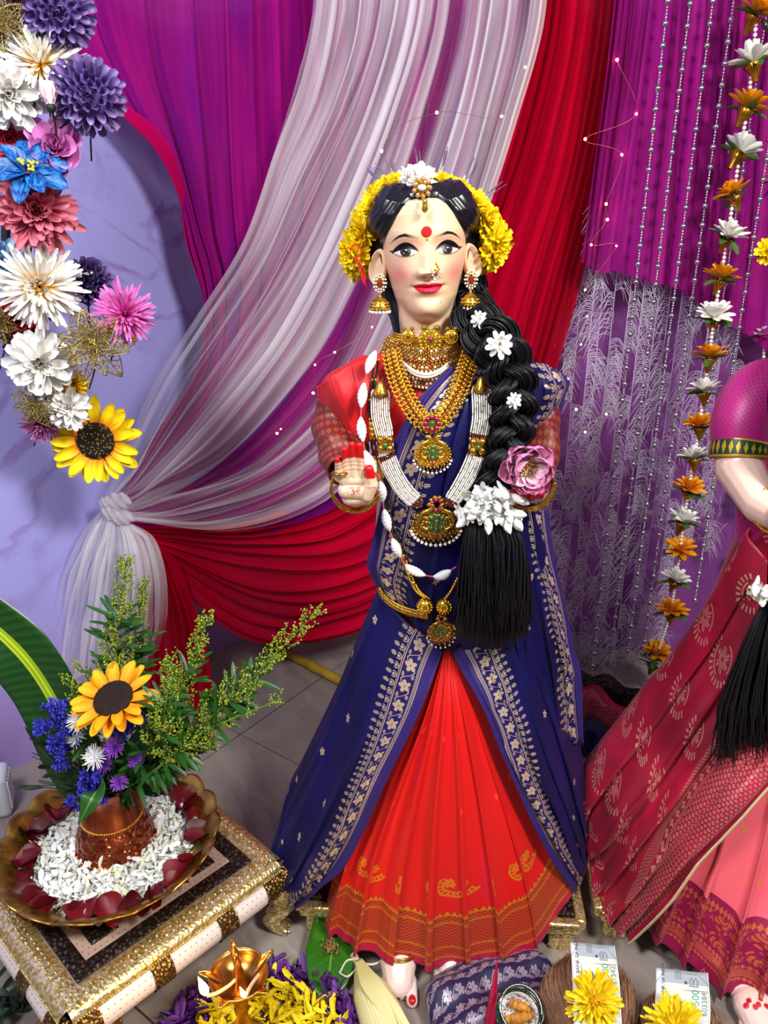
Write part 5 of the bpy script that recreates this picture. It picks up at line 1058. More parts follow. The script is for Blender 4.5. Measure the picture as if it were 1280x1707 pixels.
# ================================================================ artificial flower column on the left
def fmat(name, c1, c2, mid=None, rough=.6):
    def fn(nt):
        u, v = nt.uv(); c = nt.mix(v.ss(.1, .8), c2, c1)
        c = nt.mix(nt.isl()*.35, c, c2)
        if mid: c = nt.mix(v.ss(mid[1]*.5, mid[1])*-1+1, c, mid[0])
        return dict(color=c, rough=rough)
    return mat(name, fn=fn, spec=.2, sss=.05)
m_stem = mat('dark_stem', '14201a', .5); m_leafd = mat('dark_leaf', '1c3a22', .5)
CAMV = np.array([0, 0, CAMH])
def head(name, label, x, y, D_, R, layers, m_, seed, nd=None, cat_='flower', part='petals', roll=0):
    c = W(x, y, D_); t = thing(name, label, cat_, c); n_ = nrm(CAMV-c) if nd is None else nrm(nd); M_ = face_to(n_, roll=roll)
    mb = bloom([(n, L*R, w*R, el, r0*R, z*R, cu, cl, tp, jt) for n, L, w, el, r0, z, cu, cl, tp, jt in layers], seed)
    q = MB()
    if layers is BALL: q.add(xf(ball((0, 0, 0), R*.72, 16, 10, (1, 1, .7)), M_, c), np.zeros((16*11, 2)))
    q.add((np.concatenate(mb.V)@M_.T+c, [np.concatenate(mb.F)], np.concatenate(mb.UV))); q.build(part, m_, t, uv=True, kind='stuff')
    return t, c, M_
def stemto(t, c, M_, off=(-.03, .02, -.10), r=.0016):
    e = c-M_[:, 2]*.012; o = MB(); o.add(tube(cat([e, e+np.array(off)*.5-M_[:, 2]*.02, e+np.array(off)-M_[:, 2]*.03], 10), r, 6)); o.add(xf(lathe([(.001, 0), (.006, .006), (.009, .014)], 10), M_, c-M_[:, 2]*.016)); o.build('stem', m_stem, t)
BALL = [(15, .40, .27, -.35, .66, -.30, 1.1, .5, .5, .25), (17, .42, .27, -.08, .66, -.10, 1.1, .5, .5, .25), (17, .42, .26, .2, .60, .10, 1.1, .5, .5, .25), (15, .42, .25, .5, .50, .28, 1.1, .5, .5, .25), (12, .40, .24, .8, .36, .42, 1.1, .5, .5, .25), (8, .36, .22, 1.1, .2, .5, 1.1, .5, .5, .25), (4, .3, .2, 1.3, .06, .52, 1.1, .5, .5, .2)]
DAH = [(16, .98, .30, -.15, .05, -.12, .9, .25, .55, .25), (16, .95, .28, .1, .05, -.02, .9, .3, .55, .25), (16, .88, .26, .35, .05, .06, .9, .35, .55, .25), (14, .76, .24, .62, .05, .12, .9, .4, .55, .25), (12, .62, .21, .9, .04, .16, .9, .4, .55, .25), (8, .46, .18, 1.2, .03, .2, .9, .4, .5, .2)]
SPI = [(34, 1.0, .12, -.22, .04, -.1, .5, .2, .35, .4), (34, .98, .115, .02, .04, -.04, .5, .2, .35, .4), (32, .92, .11, .24, .04, .02, .5, .25, .35, .4), (28, .8, .11, .48, .04, .05, .5, .3, .35, .4), (24, .66, .105, .78, .04, .07, .5, .3, .35, .4), (16, .55, .10, .95, .03, .08, .5, .4, .4, .3)]
PEO = [(15, .98, .36, -.2, .05, -.14, .8, .4, .35, .3), (14, .95, .36, .02, .05, -.06, .8, .4, .35, .3), (12, .88, .34, .22, .05, -.02, .7, .3, .5, .3), (12, .8, .30, .45, .05, .06, .8, .4, .5, .3), (10, .62, .26, .8, .04, .1, .9, .5, .5, .3), (7, .42, .2, 1.15, .03, .14, .9, .5, .5, .2)]
ROS = [(6, .98, .95, .05, .06, -.25, .7, .35, .35, .2), (5, .88, .85, .45, .06, -.2, .9, .35, .35, .2), (5, .72, .75, .85, .08, -.15, 1.0, .3, .35, .2), (4, .55, .6, 1.15, .08, -.05, 1.1, .2, .35, .2), (3, .42, .42, 1.35, .05, 0, 1.2, .1, .35, .2)]
def rr(px, D_=1.36): return px*D_*.96/FPX
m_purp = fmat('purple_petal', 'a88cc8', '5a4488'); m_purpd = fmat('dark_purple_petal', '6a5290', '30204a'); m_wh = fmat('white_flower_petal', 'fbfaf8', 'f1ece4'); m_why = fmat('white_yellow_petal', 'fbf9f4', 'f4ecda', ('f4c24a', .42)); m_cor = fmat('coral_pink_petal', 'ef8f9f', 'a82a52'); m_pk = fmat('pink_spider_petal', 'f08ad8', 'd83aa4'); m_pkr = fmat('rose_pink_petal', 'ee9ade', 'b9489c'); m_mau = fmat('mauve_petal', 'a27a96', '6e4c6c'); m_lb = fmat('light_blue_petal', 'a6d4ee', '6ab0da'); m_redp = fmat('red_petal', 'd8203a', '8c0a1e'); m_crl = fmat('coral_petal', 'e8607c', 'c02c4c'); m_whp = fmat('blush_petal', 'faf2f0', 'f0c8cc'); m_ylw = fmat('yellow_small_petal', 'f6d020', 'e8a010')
A_ = []
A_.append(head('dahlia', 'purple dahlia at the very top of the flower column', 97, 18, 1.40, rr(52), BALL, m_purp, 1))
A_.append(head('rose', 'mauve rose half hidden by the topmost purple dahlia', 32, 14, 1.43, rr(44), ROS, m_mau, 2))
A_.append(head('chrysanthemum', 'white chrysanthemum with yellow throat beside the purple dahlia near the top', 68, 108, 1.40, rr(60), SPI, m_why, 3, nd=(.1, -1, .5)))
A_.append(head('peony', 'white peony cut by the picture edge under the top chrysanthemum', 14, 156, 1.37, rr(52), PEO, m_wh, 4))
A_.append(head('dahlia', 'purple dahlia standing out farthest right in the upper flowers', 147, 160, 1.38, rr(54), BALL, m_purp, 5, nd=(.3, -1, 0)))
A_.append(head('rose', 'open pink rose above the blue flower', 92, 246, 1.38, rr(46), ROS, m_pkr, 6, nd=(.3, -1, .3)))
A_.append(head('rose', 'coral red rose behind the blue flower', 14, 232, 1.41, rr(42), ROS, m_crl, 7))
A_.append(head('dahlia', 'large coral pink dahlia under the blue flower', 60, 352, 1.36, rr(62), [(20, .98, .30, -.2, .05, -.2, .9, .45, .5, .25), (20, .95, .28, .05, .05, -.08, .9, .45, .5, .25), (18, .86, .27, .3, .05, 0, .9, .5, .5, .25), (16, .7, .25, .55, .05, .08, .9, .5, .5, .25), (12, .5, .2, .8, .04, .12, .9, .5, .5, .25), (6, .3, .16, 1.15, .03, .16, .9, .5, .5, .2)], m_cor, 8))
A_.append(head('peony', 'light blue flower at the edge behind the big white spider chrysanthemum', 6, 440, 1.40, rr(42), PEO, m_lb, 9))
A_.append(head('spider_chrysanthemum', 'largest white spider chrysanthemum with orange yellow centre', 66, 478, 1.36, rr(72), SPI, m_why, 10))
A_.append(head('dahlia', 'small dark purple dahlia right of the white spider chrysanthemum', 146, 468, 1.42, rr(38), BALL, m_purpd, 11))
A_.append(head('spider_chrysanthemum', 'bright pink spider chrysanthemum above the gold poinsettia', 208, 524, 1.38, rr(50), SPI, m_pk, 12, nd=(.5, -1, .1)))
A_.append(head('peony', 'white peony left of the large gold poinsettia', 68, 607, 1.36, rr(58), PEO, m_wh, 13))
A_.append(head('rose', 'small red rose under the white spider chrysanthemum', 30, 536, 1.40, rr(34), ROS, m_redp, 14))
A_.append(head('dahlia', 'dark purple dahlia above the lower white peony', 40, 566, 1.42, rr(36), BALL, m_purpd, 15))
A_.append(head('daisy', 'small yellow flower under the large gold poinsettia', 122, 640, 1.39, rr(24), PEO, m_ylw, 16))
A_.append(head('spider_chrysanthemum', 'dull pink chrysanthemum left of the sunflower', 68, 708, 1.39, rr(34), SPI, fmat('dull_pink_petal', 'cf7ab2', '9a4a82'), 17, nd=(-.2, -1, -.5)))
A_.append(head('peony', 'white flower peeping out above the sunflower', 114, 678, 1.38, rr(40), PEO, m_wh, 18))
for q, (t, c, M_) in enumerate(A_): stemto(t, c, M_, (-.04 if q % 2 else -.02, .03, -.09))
bu = thing('rosebud', 'blush white rosebud between the white chrysanthemum and the purple dahlia', 'flower', W(82, 158, 1.34)); c = W(82, 158, 1.34)
for i in range(5):
    MB().add(xf(petal(.034, .026, 1.2, .35, .4, 7, 8, .4), rotz(i*tau/5)@roty(-1.25), c+np.array([0, 0, -.016])+.004*np.array([math.cos(i*tau/5), math.sin(i*tau/5), 0]))).build('petal', m_whp, bu, uv=True)
MB().add(tube(cat([c+np.array([0, 0, -.016]), c+np.array([-.005, .02, -.05]), c+np.array([-.03, .05, -.10])], 10), .0018, 6)).add(ball(c+np.array([0, 0, -.018]), .008, 10, 6)).build('stem', m_stem, bu)
# blue lily
bl = thing('blue_lily', 'deep blue lily with yellow stamens above the coral dahlia', 'flower', W(45, 284, 1.34)); c = W(48, 286, 1.34); M_ = face_to((.3, -.9, .75))
m_blue = mat('blue_petal', fn=lambda nt: (lambda u, v: dict(color=nt.mix(nt.noise(nt.vec(u*4, v*3, nt.rnd()*9), 2, 2).ss(.4, .62), '0a3c96', '2a86cc'), rough=.45))(*nt.uv()))
pm = MB().add(petal(.062, .034, .5, -.35, .6, 7, 8, .4, ruffle=.05)).mesh('petal', m_blue, uv=True)
for i in range(9): place('petal', pm, bl, c-np.array(bl.location), M_@rotz(i*tau/9+.2)@roty(-.12-.25*(i % 2))@rotx(.2), 1-.12*(i % 2))
o = MB(); o2 = MB()
for i in range(16):
    a, q = rng.uniform(0, tau), rng.uniform(.004, .016); e = c+M_@np.array([q*math.cos(a), q*math.sin(a), .018]); o.add(tube([c, e], .0006, 4)); o2.add(ball(e, .0026, 6, 4))
o.build('filaments', m_stem, bl, kind='stuff'); o2.build('anthers', mat('anther', 'd8cf3a', .6), bl, kind='stuff')
# gold glitter poinsettias, leaves cut as lace
m_glit = mat('gold_glitter', rough=.35, fn=lambda nt: dict(color=nt.mix(nt.voro(nt.vec(*nt.pos()), 700).ss(.2, .6), 'f2e29a', '8a7420'), metal=.7, rough=nt.noise(nt.vec(*nt.pos()), 900, 1)*.5+.15))
def laceleaf(L, w):
    o = MB(); v = np.linspace(0, 1, 16); hw = w*.5*np.sin(v**.8*pi)**.8; z = .18*L*v*v*-1; ln = lambda f: np.stack([L*v, hw*f, z+.25*w*(f*f)*np.sin(v*pi)], -1)
    for f in (-1, 1): o.add(tube(ln(f), .0011, 4))
    o.add(tube(ln(0), .0012, 4))
    for k in range(1, 7):
        v0 = k/7.5
        for f in (-1, 1):
            t = np.linspace(0, 1, 5); vv = np.clip(v0+.13*t, 0, 1); h = np.interp(vv, v, hw)*f*t; o.add(tube(np.stack([L*vv, h, -.18*L*vv*vv+.25*w*t*t*np.sin(vv*pi)], -1), .0009, 3))
            vv = v0+.065+np.array([-.05, 0, .06]); h = np.interp(vv, v, hw)*f*np.array([.35, .5, .62]); o.add(tube(np.stack([L*vv, h, -.18*L*vv*vv+.05*w], -1), .0008, 3))
    return o.mesh('leaf', m_glit)
lfm = laceleaf(.062, .034)
def poinsettia(x, y, D_, s_, lab, nd, seed):
    c = W(x, y, D_); t = thing('poinsettia', lab, 'flower', c); M_ = face_to(nd); r_ = np.random.default_rng(seed)
    for n, el, sc_, z in ((6, -.05, 1.0, -.004), (6, .3, .85, .002), (5, .7, .6, .006)):
        a0 = r_.uniform(0, tau)
        for i in range(n): place('leaf', lfm, t, M_@np.array([0, 0, z*s_]), M_@rotz(a0+i*tau/n)@roty(-el+r_.normal(0, .1))@rotx(r_.normal(0, .25)), sc_*s_)
    o = MB(); o.add(balls(c+(M_@np.stack([r_.normal(0, .005, 14), r_.normal(0, .005, 14), r_.uniform(.006, .014, 14)])).T, .0028*s_, 7, 5)); o.build('centre', m_glit, t, kind='stuff')
    MB().add(tube(cat([c, c-M_[:, 2]*.03+np.array([-.01, 0, -.04]), c+np.array([-.04, .05, -.09])], 8), .0015, 5)).build('stem', m_stem, t)
poinsettia(158, 572, 1.34, 1.12, 'large gold glitter poinsettia with lace leaves over the pink spider chrysanthemum', (.2, -1, .25), 1)
poinsettia(60, 676, 1.36, .8, 'smaller gold glitter poinsettia above the dull pink chrysanthemum', (-.3, -1, -.2), 2)
poinsettia(2, 40, 1.38, .8, 'gold glitter poinsettia at the upper picture corner', (.1, -1, .1), 3)
poinsettia(0, 540, 1.38, .7, 'gold glitter poinsettia at the edge beside the red rose', (.1, -1, .1), 4)
# sunflower at the tie-back
def sunflower(x, y, D_, R, lab, nd, m1, m_disc, grains, n1, n2, name='sunflower', wid=.30, disc=.43):
    c = W(x, y, D_); t = thing(name, lab, 'flower', c); M_ = face_to(nd)
    pmesh = MB().add(petal(R*.70, R*wid, .45, .12, .78, 7, 9, .55)).mesh('petal', m1, uv=True)
    for n, el, sc_, z, off in ((n1, .0, 1.0, -.003, 0), (n2, .16, .93, .001, .5)):
        for i in range(n):
            a = (i+off)*tau/n+rng.normal(0, .05); place('petal', pmesh, t, M_@np.array([R*.33*math.cos(a), R*.33*math.sin(a), z]), M_@rotz(a)@roty(-el+rng.normal(0, .08))@rotx(rng.normal(0, .12)), sc_*(1+rng.normal(0, .04)))
    V, F, U = lathe([(.0005, R*.07), (R*disc*.3, R*.075), (R*disc*.75, R*.13), (R*disc*.95, R*.10), (R*disc, R*.02), (R*disc*.8, -R*.06), (.0005, -R*.06)], 36); o = MB(); o.add((V@M_.T+c, F)); o.build('disc', m_disc, t)
    o = MB(); k = np.arange(420); q = np.sqrt(k/420)*R*disc*.97; a = k*2.39996; zz_ = np.interp(q/(R*disc), [0, .3, .75, .95, 1], [.07, .075, .13, .10, .03])*R
    for i in range(420): o.add(xf(ball((0, 0, 0), R*.016, 5, 3, (1, 1, 1.6)), M_, c+M_@np.array([q[i]*math.cos(a[i]), q[i]*math.sin(a[i]), zz_[i]])))
    o.build('florets', grains, t, kind='stuff'); return t, c, M_
m_sun = mat('sunflower_petal', fn=lambda nt: (lambda u, v: dict(color=nt.mix((v+nt.noise(nt.vec(u*6, v*1.5, nt.rnd()*5), 2, 2)*.3).ss(.2, .62), 'f08a10', 'ffe214'), rough=.55))(*nt.uv()), spec=.25)
m_sdisc = mat('sunflower_disc', '120b08', .8); m_sgr = mat('floret', fn=lambda nt: dict(color=nt.mix(nt.isl().gt(.8), '1a0e0a', 'c89428'), rough=.7))
sunflower(160, 734, 1.42, rr(77, 1.44), 'big bright yellow artificial sunflower pinned over the curtain knot', (.12, -1, .12), m_sun, m_sdisc, m_sgr, 17, 15)
fs = thing('flower_stand', 'dark wire flower stand holding the column of artificial flowers', 'stand', W(0, 400, 1.48)); o = MB()
o.add(tube(cat([W(-25, -60, 1.5), W(20, 200, 1.48), W(10, 420, 1.46), W(40, 620, 1.45), W(110, 700, 1.46)], 40), .008, 8)); o.build('frame', mat('black_wire', '0e0e10', .6), fs)
o = MB()
for i in range(26):
    y = rng.uniform(0, 690); x = np.interp(y, [0, 200, 420, 700], [40, 50, 50, 90])+rng.normal(0, 28); M_ = face_to((rng.normal(0, .5), -1, rng.normal(0, .5)), roll=rng.uniform(0, 6)); o.add(xf(petal(.05, .024, .4, -.3, .6, 5, 6, .2), M_, W(x, y, 1.44)))
o.build('leaves', m_leafd, fs, kind='stuff')
for x0, y0, x1, y1 in ((58, 170, 40, 240), (110, 172, 50, 246), (128, 190, 45, 255)): MB().add(tube(cat([W(x0, y0, 1.37), W((x0+x1)/2+3, (y0+y1)/2, 1.38), W(x1, y1, 1.4)], 10), .0018, 6)).build('wire', m_stem, fs)
# ================================================================ right side: feather strings, bead strings, flower strings, fairy lights
m_fea = cloth('white_feather', lambda nt: ('efe8f6', nt.isl()*.0+.8), .4); m_thr = mat('clear_thread', 'd9d0e4', .4)
ORD = 'first second third fourth fifth sixth seventh eighth ninth tenth eleventh twelfth thirteenth fourteenth'.split()
def vline(x0, y0, y1, D_):      # a plumb line hanging from a photo point
    a = W(x0, y0, D_); zb = None
    lo, hi = 0.0, a[2]
    for _ in range(40):
        m = (lo+hi)/2; d = D_*_c-(m-CAMH)*_s; yy = 853.5-FPX*((m-CAMH)*_c+D_*_s)/d
        if yy > y1: lo = m
        else: hi = m
    return a, np.array([a[0], D_, lo])
for i, (x, y1, D_) in enumerate([(958, 1010, 1.96), (978, 1120, 1.965), (1000, 1090, 1.89), (1015, 1150, 1.90), (1036, 1120, 1.89), (1062, 1165, 1.90), (1085, 1140, 1.89), (1112, 1160, 1.90), (1132, 1160, 1.91), (1152, 1120, 1.89), (1180, 1140, 1.90), (1205, 1060, 1.89), (1235, 900, 1.90), (1262, 900, 1.89)]):
    a, b = vline(x, 380, y1, D_); a2 = a+np.array([0, 0, .75]); t = thing('feather_string', ORD[i]+' white feathery fringe string from the idol, counted towards the right edge', 'hanging', b, 'white feather strings on the right wall')
    MB().add(tube([a2, b], .0009, 4)).build('thread', m_thr, t)
    o = MB(); z = a[2]+.05; ph = rng.uniform(0, tau)
    while z > b[2]+.02:
        ln = rng.uniform(.06, .12); sd = rng.choice([-1, 1]); nf = 22
        for k in range(nf):
            zz_ = z-ln*k/nf; r_ = rng.uniform(.022, .055); az = (0 if sd > 0 else pi)+rng.normal(0, .55); d = np.array([math.cos(az), -abs(math.sin(az))*.5, 0]); p0 = np.array([a[0], D_, zz_])
            pts = cat([p0, p0+d*r_*.5+np.array([0, 0, .006-.004*rng.random()]), p0+d*r_+np.array([0, 0, -.02-.02*rng.random()])], 5); w_ = .0009
            o.add(tube(pts, [w_, w_, w_*.9, w_*.7, w_*.3], 3, False))
        z -= ln+rng.uniform(.0, .03)
    for k in range(30):                               # fluff gathered near the floor
        p0 = b+np.array([rng.normal(0, .012), rng.normal(0, .008), rng.uniform(-.02, .1)]); d = nrm(rng.normal(0, 1, 3))*rng.uniform(.02, .05); o.add(tube(cat([p0, p0+d*.5+np.array([0, 0, .006]), p0+d], 5), [.0007, .0007, .0006, .0005, .0002], 3, False))
    o.build('fringe', m_fea, t, kind='stuff')
m_sil = mat('silver_bead', 'c9c9d2', .16, .95)
for i, (x, y1, D_, lab) in enumerate([(1120, 1130, 1.80, 'string of silver beads farthest left, hanging nearly to the floor'), (1158, 1050, 1.80, 'second string of silver beads from the red curtain'), (1196, 1085, 1.81, 'third string of silver beads, middle of the five'), (1231, 1090, 1.79, 'silver bead string just left of the flower string'), (1290, 870, 1.80, 'silver bead string right of the flower string, ending near the magenta sleeve'), (1330, 1000, 1.78, 'silver bead string at the picture edge by the magenta sleeve')]):
    a, b = vline(x, -60, y1, D_); t = thing('bead_string', lab, 'bead string', b, 'silver bead strings'); Lz = a[2]-b[2]
    MB().add(tube([a, b], .0007, 4)).build('thread', m_thr, t)
    n = int(Lz/.0385); zz_ = b[2]+np.arange(n)*.0385; q = np.stack([np.full(n, a[0]), np.full(n, D_), zz_], -1)
    MB().add(balls(q, .0066, 12, 8)).build('large_beads', m_sil, t, kind='stuff')
    k = np.arange(n*6); z2 = b[2]+(k//6)*.0385+.0385*((k % 6)+.8)/6.6; MB().add(balls(np.stack([np.full(len(k), a[0]), np.full(len(k), D_), z2], -1), .0029, 7, 5)).build('small_beads', m_sil, t, kind='stuff')
# flower strings
m_org = fmat('orange_fabric_petal', 'f5a80c', 'd87c08'); m_wfl = fmat('white_fabric_petal', 'f7f5f0', 'e6e2d4'); m_grl = mat('green_fabric_leaf', '3f6a22', .6); m_cone = mat('gold_filigree', rough=.3, fn=lambda nt: (lambda u, v: dict(color=nt.mix(((u*18).fr()-.5).abs().gt(.3)*1.0, 'c88a22', '6a3c0c'), metal=.8))(*nt.uv()))
LAY = [(9, .030, .0145, .25, .003, 0, .5, .1, .55, .2), (8, .026, .013, .65, .003, .003, .5, .1, .55, .2), (6, .020, .011, 1.05, .002, .005, .5, .2, .5, .2)]
fo_ = [bloom(LAY, 70+i).mesh('petals', m_org, uv=True) for i in range(3)]; fw_ = [bloom(LAY, 80+i).mesh('petals', m_wfl, uv=True) for i in range(3)]
lfm_ = bloom([(5, .030, .014, .0, .002, -.003, .4, -.1, .6, .3)], 90).mesh('leaves', m_grl); V, F, U = lathe([(.003, -.028), (.0048, -.020), (.0085, -.012), (.014, -.004), (.013, -.003), (.004, -.016), (.003, -.028)], 20, wob=lambda a, r, z: (r*(1+.05*np.cos(a*10)), z)); cnm = MB().add((V, F), uv=U).mesh('cone', m_cone, uv=True)
def flower_string(pts, lab, D_):
    t = thing('flower_string', lab, 'garland', W(*pts[-1][:2], D_)); L0 = np.array(t.location); P_ = []
    for i, (x, y, k) in enumerate(pts):
        c = W(x, y, D_); P_.append(c); f = place('flower', (fo_ if k == 'o' else fw_)[i % 3], t, c-L0, rotz(rng.uniform(0, 6))@rotx(rng.normal(.3, .18)), rng.uniform(1.22, 1.38)); f['label'] = 'orange fabric flower' if k == 'o' else 'white fabric flower'; f.name = 'flower'
        place('leaves', lfm_, f, (0, 0, 0), rotz(i)); place('cone', cnm, f, (0, 0, 0))
    pl = MB(); P_ = [P_[0]+np.array([0, 0, .12])]+P_
    for p, q in zip(P_[:-1], P_[1:]):
        n = max(int(np.linalg.norm(q-p)/.0078), 2); pl.add(balls(p+(q-p)*np.linspace(0, 1, n)[:, None], .0042, 9, 6))
    pl.build('pearls', m_pearl, t, kind='stuff'); return t
fp = [(1261, 22, 'o'), (1255, 103, 'w'), (1246, 180, 'o'), (1233, 254, 'w'), (1223, 325, 'o'), (1213, 394, 'w'), (1201, 464, 'o'), (1190, 529, 'w'), (1182, 595, 'o'), (1173, 652, 'w'), (1166, 710, 'o'), (1157, 764, 'w'), (1148, 816, 'o'), (1139, 870, 'w'), (1134, 918, 'o'), (1126, 968, 'w'), (1119, 1020, 'o'), (1096, 1090, 'o'), (1090, 1106, 'w')]
flower_string(fp, 'long vertical string of alternating orange and white flowers with pearls', 1.74)
flower_string([(1303, 300, 'w'), (1290, 420, 'o'), (1275, 560, 'w'), (1266, 700, 'o'), (1258, 820, 'w'), (1249, 925, 'o')], 'second flower string at the picture edge beside the dressed arm', 1.86)
mk = tag(MB().build('x', m_yel) if False else place('marigold', bloom([(16, .02, .010, 0, .004, 0, .6, .3, .5, .3), (14, .017, .009, .5, .003, .003, .6, .3, .5, .3), (10, .012, .008, .95, .002, .005, .6, .4, .5, .3)], 95).mesh('marigold', m_yel), None, W(1280, 420, 1.70), face_to((-.3, -1, .2)), 1.1), 'yellow marigold head hanging at the picture edge right of the flower string', 'flower')
# fairy lights on thin copper wire
fl_ = thing('fairy_light_string', 'thin copper wire of tiny warm lights trailing over the curtains', 'lights', W(700, 500, 1.80)); m_bulb = mat('warm_bulb', 'ffe9c8', .3, emit='ffcf96', estr=30); m_cop = mat('copper_wire', 'b8785a', .35, .8)
bulb = MB().add(ball((0, 0, 0), .0034, 8, 6)).mesh('bulb', m_bulb)
for chain_, D_ in (([(462, 722), (468, 715), (522, 655), (525, 608), (558, 587), (620, 545), (640, 470), (636, 252), (728, 188), (836, 194), (875, 112)], 1.80), ([(1028, 100), (1060, 190), (975, 232), (1036, 258), (1010, 340), (1012, 366), (985, 408), (1027, 410), (975, 483), (978, 527), (968, 574), (946, 632), (960, 682), (1010, 690), (975, 720)], 1.84)):
    q = [W(x, y, D_-(.03 if x < 600 else 0)) for x, y in chain_]; MB().add(tube(cat(q, 120), .0005, 4)).build('wire', m_cop, fl_)
    for p in q: place('bulb', bulb, fl_, p-np.array(fl_.location)+np.array([0, -.002, 0]), None, rng.uniform(.5, .95))
# ================================================================ ornate low table, bowl of petals, copper vase with flowers
TA, TB = Wz(112, 1688, .15), Wz(460, 1436, .15); te1 = nrm(TB-TA); te2 = np.array([-te1[1], te1[0], 0]); TL = float(np.linalg.norm(TB-TA)); TD = TL*1.0; TR = np.stack([te1, te2, [0, 0, 1.0]], 1)
def tw(a, b, z): return TA*[1, 1, 0]+te1*a+te2*b+np.array([0, 0, z])
tab = thing('low_table', 'ornate low wooden table with gold rim, cream apron and curved gold legs', 'table', tw(TL/2, TD/2, 0))
m_pan = mat('dotted_panel', fn=lambda nt: (lambda p: dict(color=nt.mix(nt.noise(nt.vec(*p), 20, 2)*.4, 'a58a7a', '8c6f60'), rough=.45))(nt.pos())); m_cream = mat('cream_apron', fn=lambda nt: (lambda u, v: dict(color=nt.mix((lambda q: q.lt(.0011))((lambda x, y: (x*x+y*y).sqrt())(*cellxy(u, v, .010, .010, ((v/.010).fl()*.5).fr()))), 'eadcd6', 'a07c56'), rough=.35))(*nt.uv()), spec=.5)
m_pan = mat('dotted_panel', fn=lambda nt: (lambda u, v: dict(color=nt.mix((lambda q: q.lt(.0011))((lambda x, y: (x*x+y*y).sqrt())(*cellxy(u, v, .010, .010, ((v/.010).fl()*.5).fr()))), 'b09484', '5a4034'), rough=.4))(*nt.uv()))
s_ = np.linspace(.03, TL-.03, 8); G = np.stack([np.stack([tw(a, b, .151) for b in np.linspace(.03, TD-.03, 8)]) for a in s_]); U = np.stack(np.meshgrid(s_, s_, indexing='ij'), -1)
MB().add(surf(G, U)).add(box(tw(TL/2, TD/2, .132), (TL-.01, TD-.01, .034), .002, TR)).build('top_panel', m_pan, tab, uv=True, smooth=False)
for a0, b0, la, lb in ((TL/2, .043, TL-.112, .026), (TL/2, TD-.043, TL-.112, .026), (.043, TD/2, .026, TD-.06), (TL-.043, TD/2, .026, TD-.06)): MB().add(box(tw(a0, b0, .152), (la, lb, .004), .0015, TR)).build('carved_border', m_dkw, tab)
for i in range(3):
    for j in range(3):
        if (i, j) != (1, 1): MB().add(box(tw(TL*(.26+.24*i), TD*(.26+.24*j), .152), (.046, .046, .005), .002, TR)).build('carved_square', m_dkw, tab)
def rimbar(a0, b0, a1, b1):
    P0, P1 = tw(a0, b0, .145), tw(a1, b1, .145); d = nrm(P1-P0); n_ = np.array([d[1], -d[0], 0]); q = np.array([(-.028, .007), (-.012, .0095), (.0, .008), (.010, .004), (.014, -.004), (.012, -.012), (-.028, -.012), (-.028, .007)])
    o = MB(); o.add(surf(np.stack([P0[None]+n_*q[:, :1]+np.array([0, 0, 1])*q[:, 1:], P1[None]+n_*q[:, :1]+np.array([0, 0, 1])*q[:, 1:]], 1))); k = int(np.linalg.norm(P1-P0)/.012); T_ = np.linspace(.02, .98, k)[:, None]
    for r_, dz, dn in ((.0032, .0075, -.006), (.0022, .009, -.015)): o.add(balls(P0+(P1-P0)*T_+n_*dn+np.array([0, 0, dz]), r_, 6, 4))
    q2 = np.linspace(0, 1, k*3)[:, None]; o.add(balls(P0+(P1-P0)*q2+n_*.0145+np.array([0, 0, -.006]), .0017, 5, 4)); o.build('gold_rim', m_emb, tab)
rimbar(0, 0, TL, 0); rimbar(0, TD, 0, 0); rimbar(TL, 0, TL, TD); rimbar(TL, TD, 0, TD)
def apron(a0, b0, a1, b1):
    P0, P1 = tw(a0, b0, .108), tw(a1, b1, .108); d = nrm(P1-P0); L = np.linalg.norm(P1-P0); n_ = np.array([d[1], -d[0], 0]); th_ = np.linspace(-1.5, 1.5, 15); sh = lambda r: np.stack([np.cos(th_)*r, np.sin(th_)*r*1.15], -1)
    q = sh(.022); G = np.stack([P0+d*t*L+n_*q[:, :1]+np.array([0, 0, 1.0])*q[:, 1:] for t in np.linspace(0, 1, 12)], 0); U = np.stack([np.linspace(0, L, 12)[:, None]*np.ones((1, 15)), np.ones((12, 1))*th_[None]*.022], -1); MB().add(surf(G, U)).build('apron', m_cream, tab, uv=True)
    for f in (.035, .37, .69, .965):
        q = sh(.0245); w_ = .034 if f in (.37, .69) else .05; G = np.stack([P0+d*(f*L+t*w_)+n_*q[:, :1]*(1.03 if abs(t) > .42 else 1)+np.array([0, 0, 1.0])*q[:, 1:] for t in np.linspace(-.5, .5, 9)], 0); MB().add(surf(G)).build('strap', m_dkg, tab)
m_dkg = mat('aged_gold_strap', rough=.35, fn=lambda nt: (lambda p: dict(color=nt.mix(nt.voro(nt.vec(*p), 190).ss(.2, .5), 'caa04e', '5a4022'), metal=.75, rough=.33, bump=(nt.voro(nt.vec(*p), 190), .7, .003)))(nt.pos()))
apron(0, 0, TL, 0); apron(0, TD, 0, 0); apron(TL, 0, TL, TD); apron(TL, TD, 0, TD)
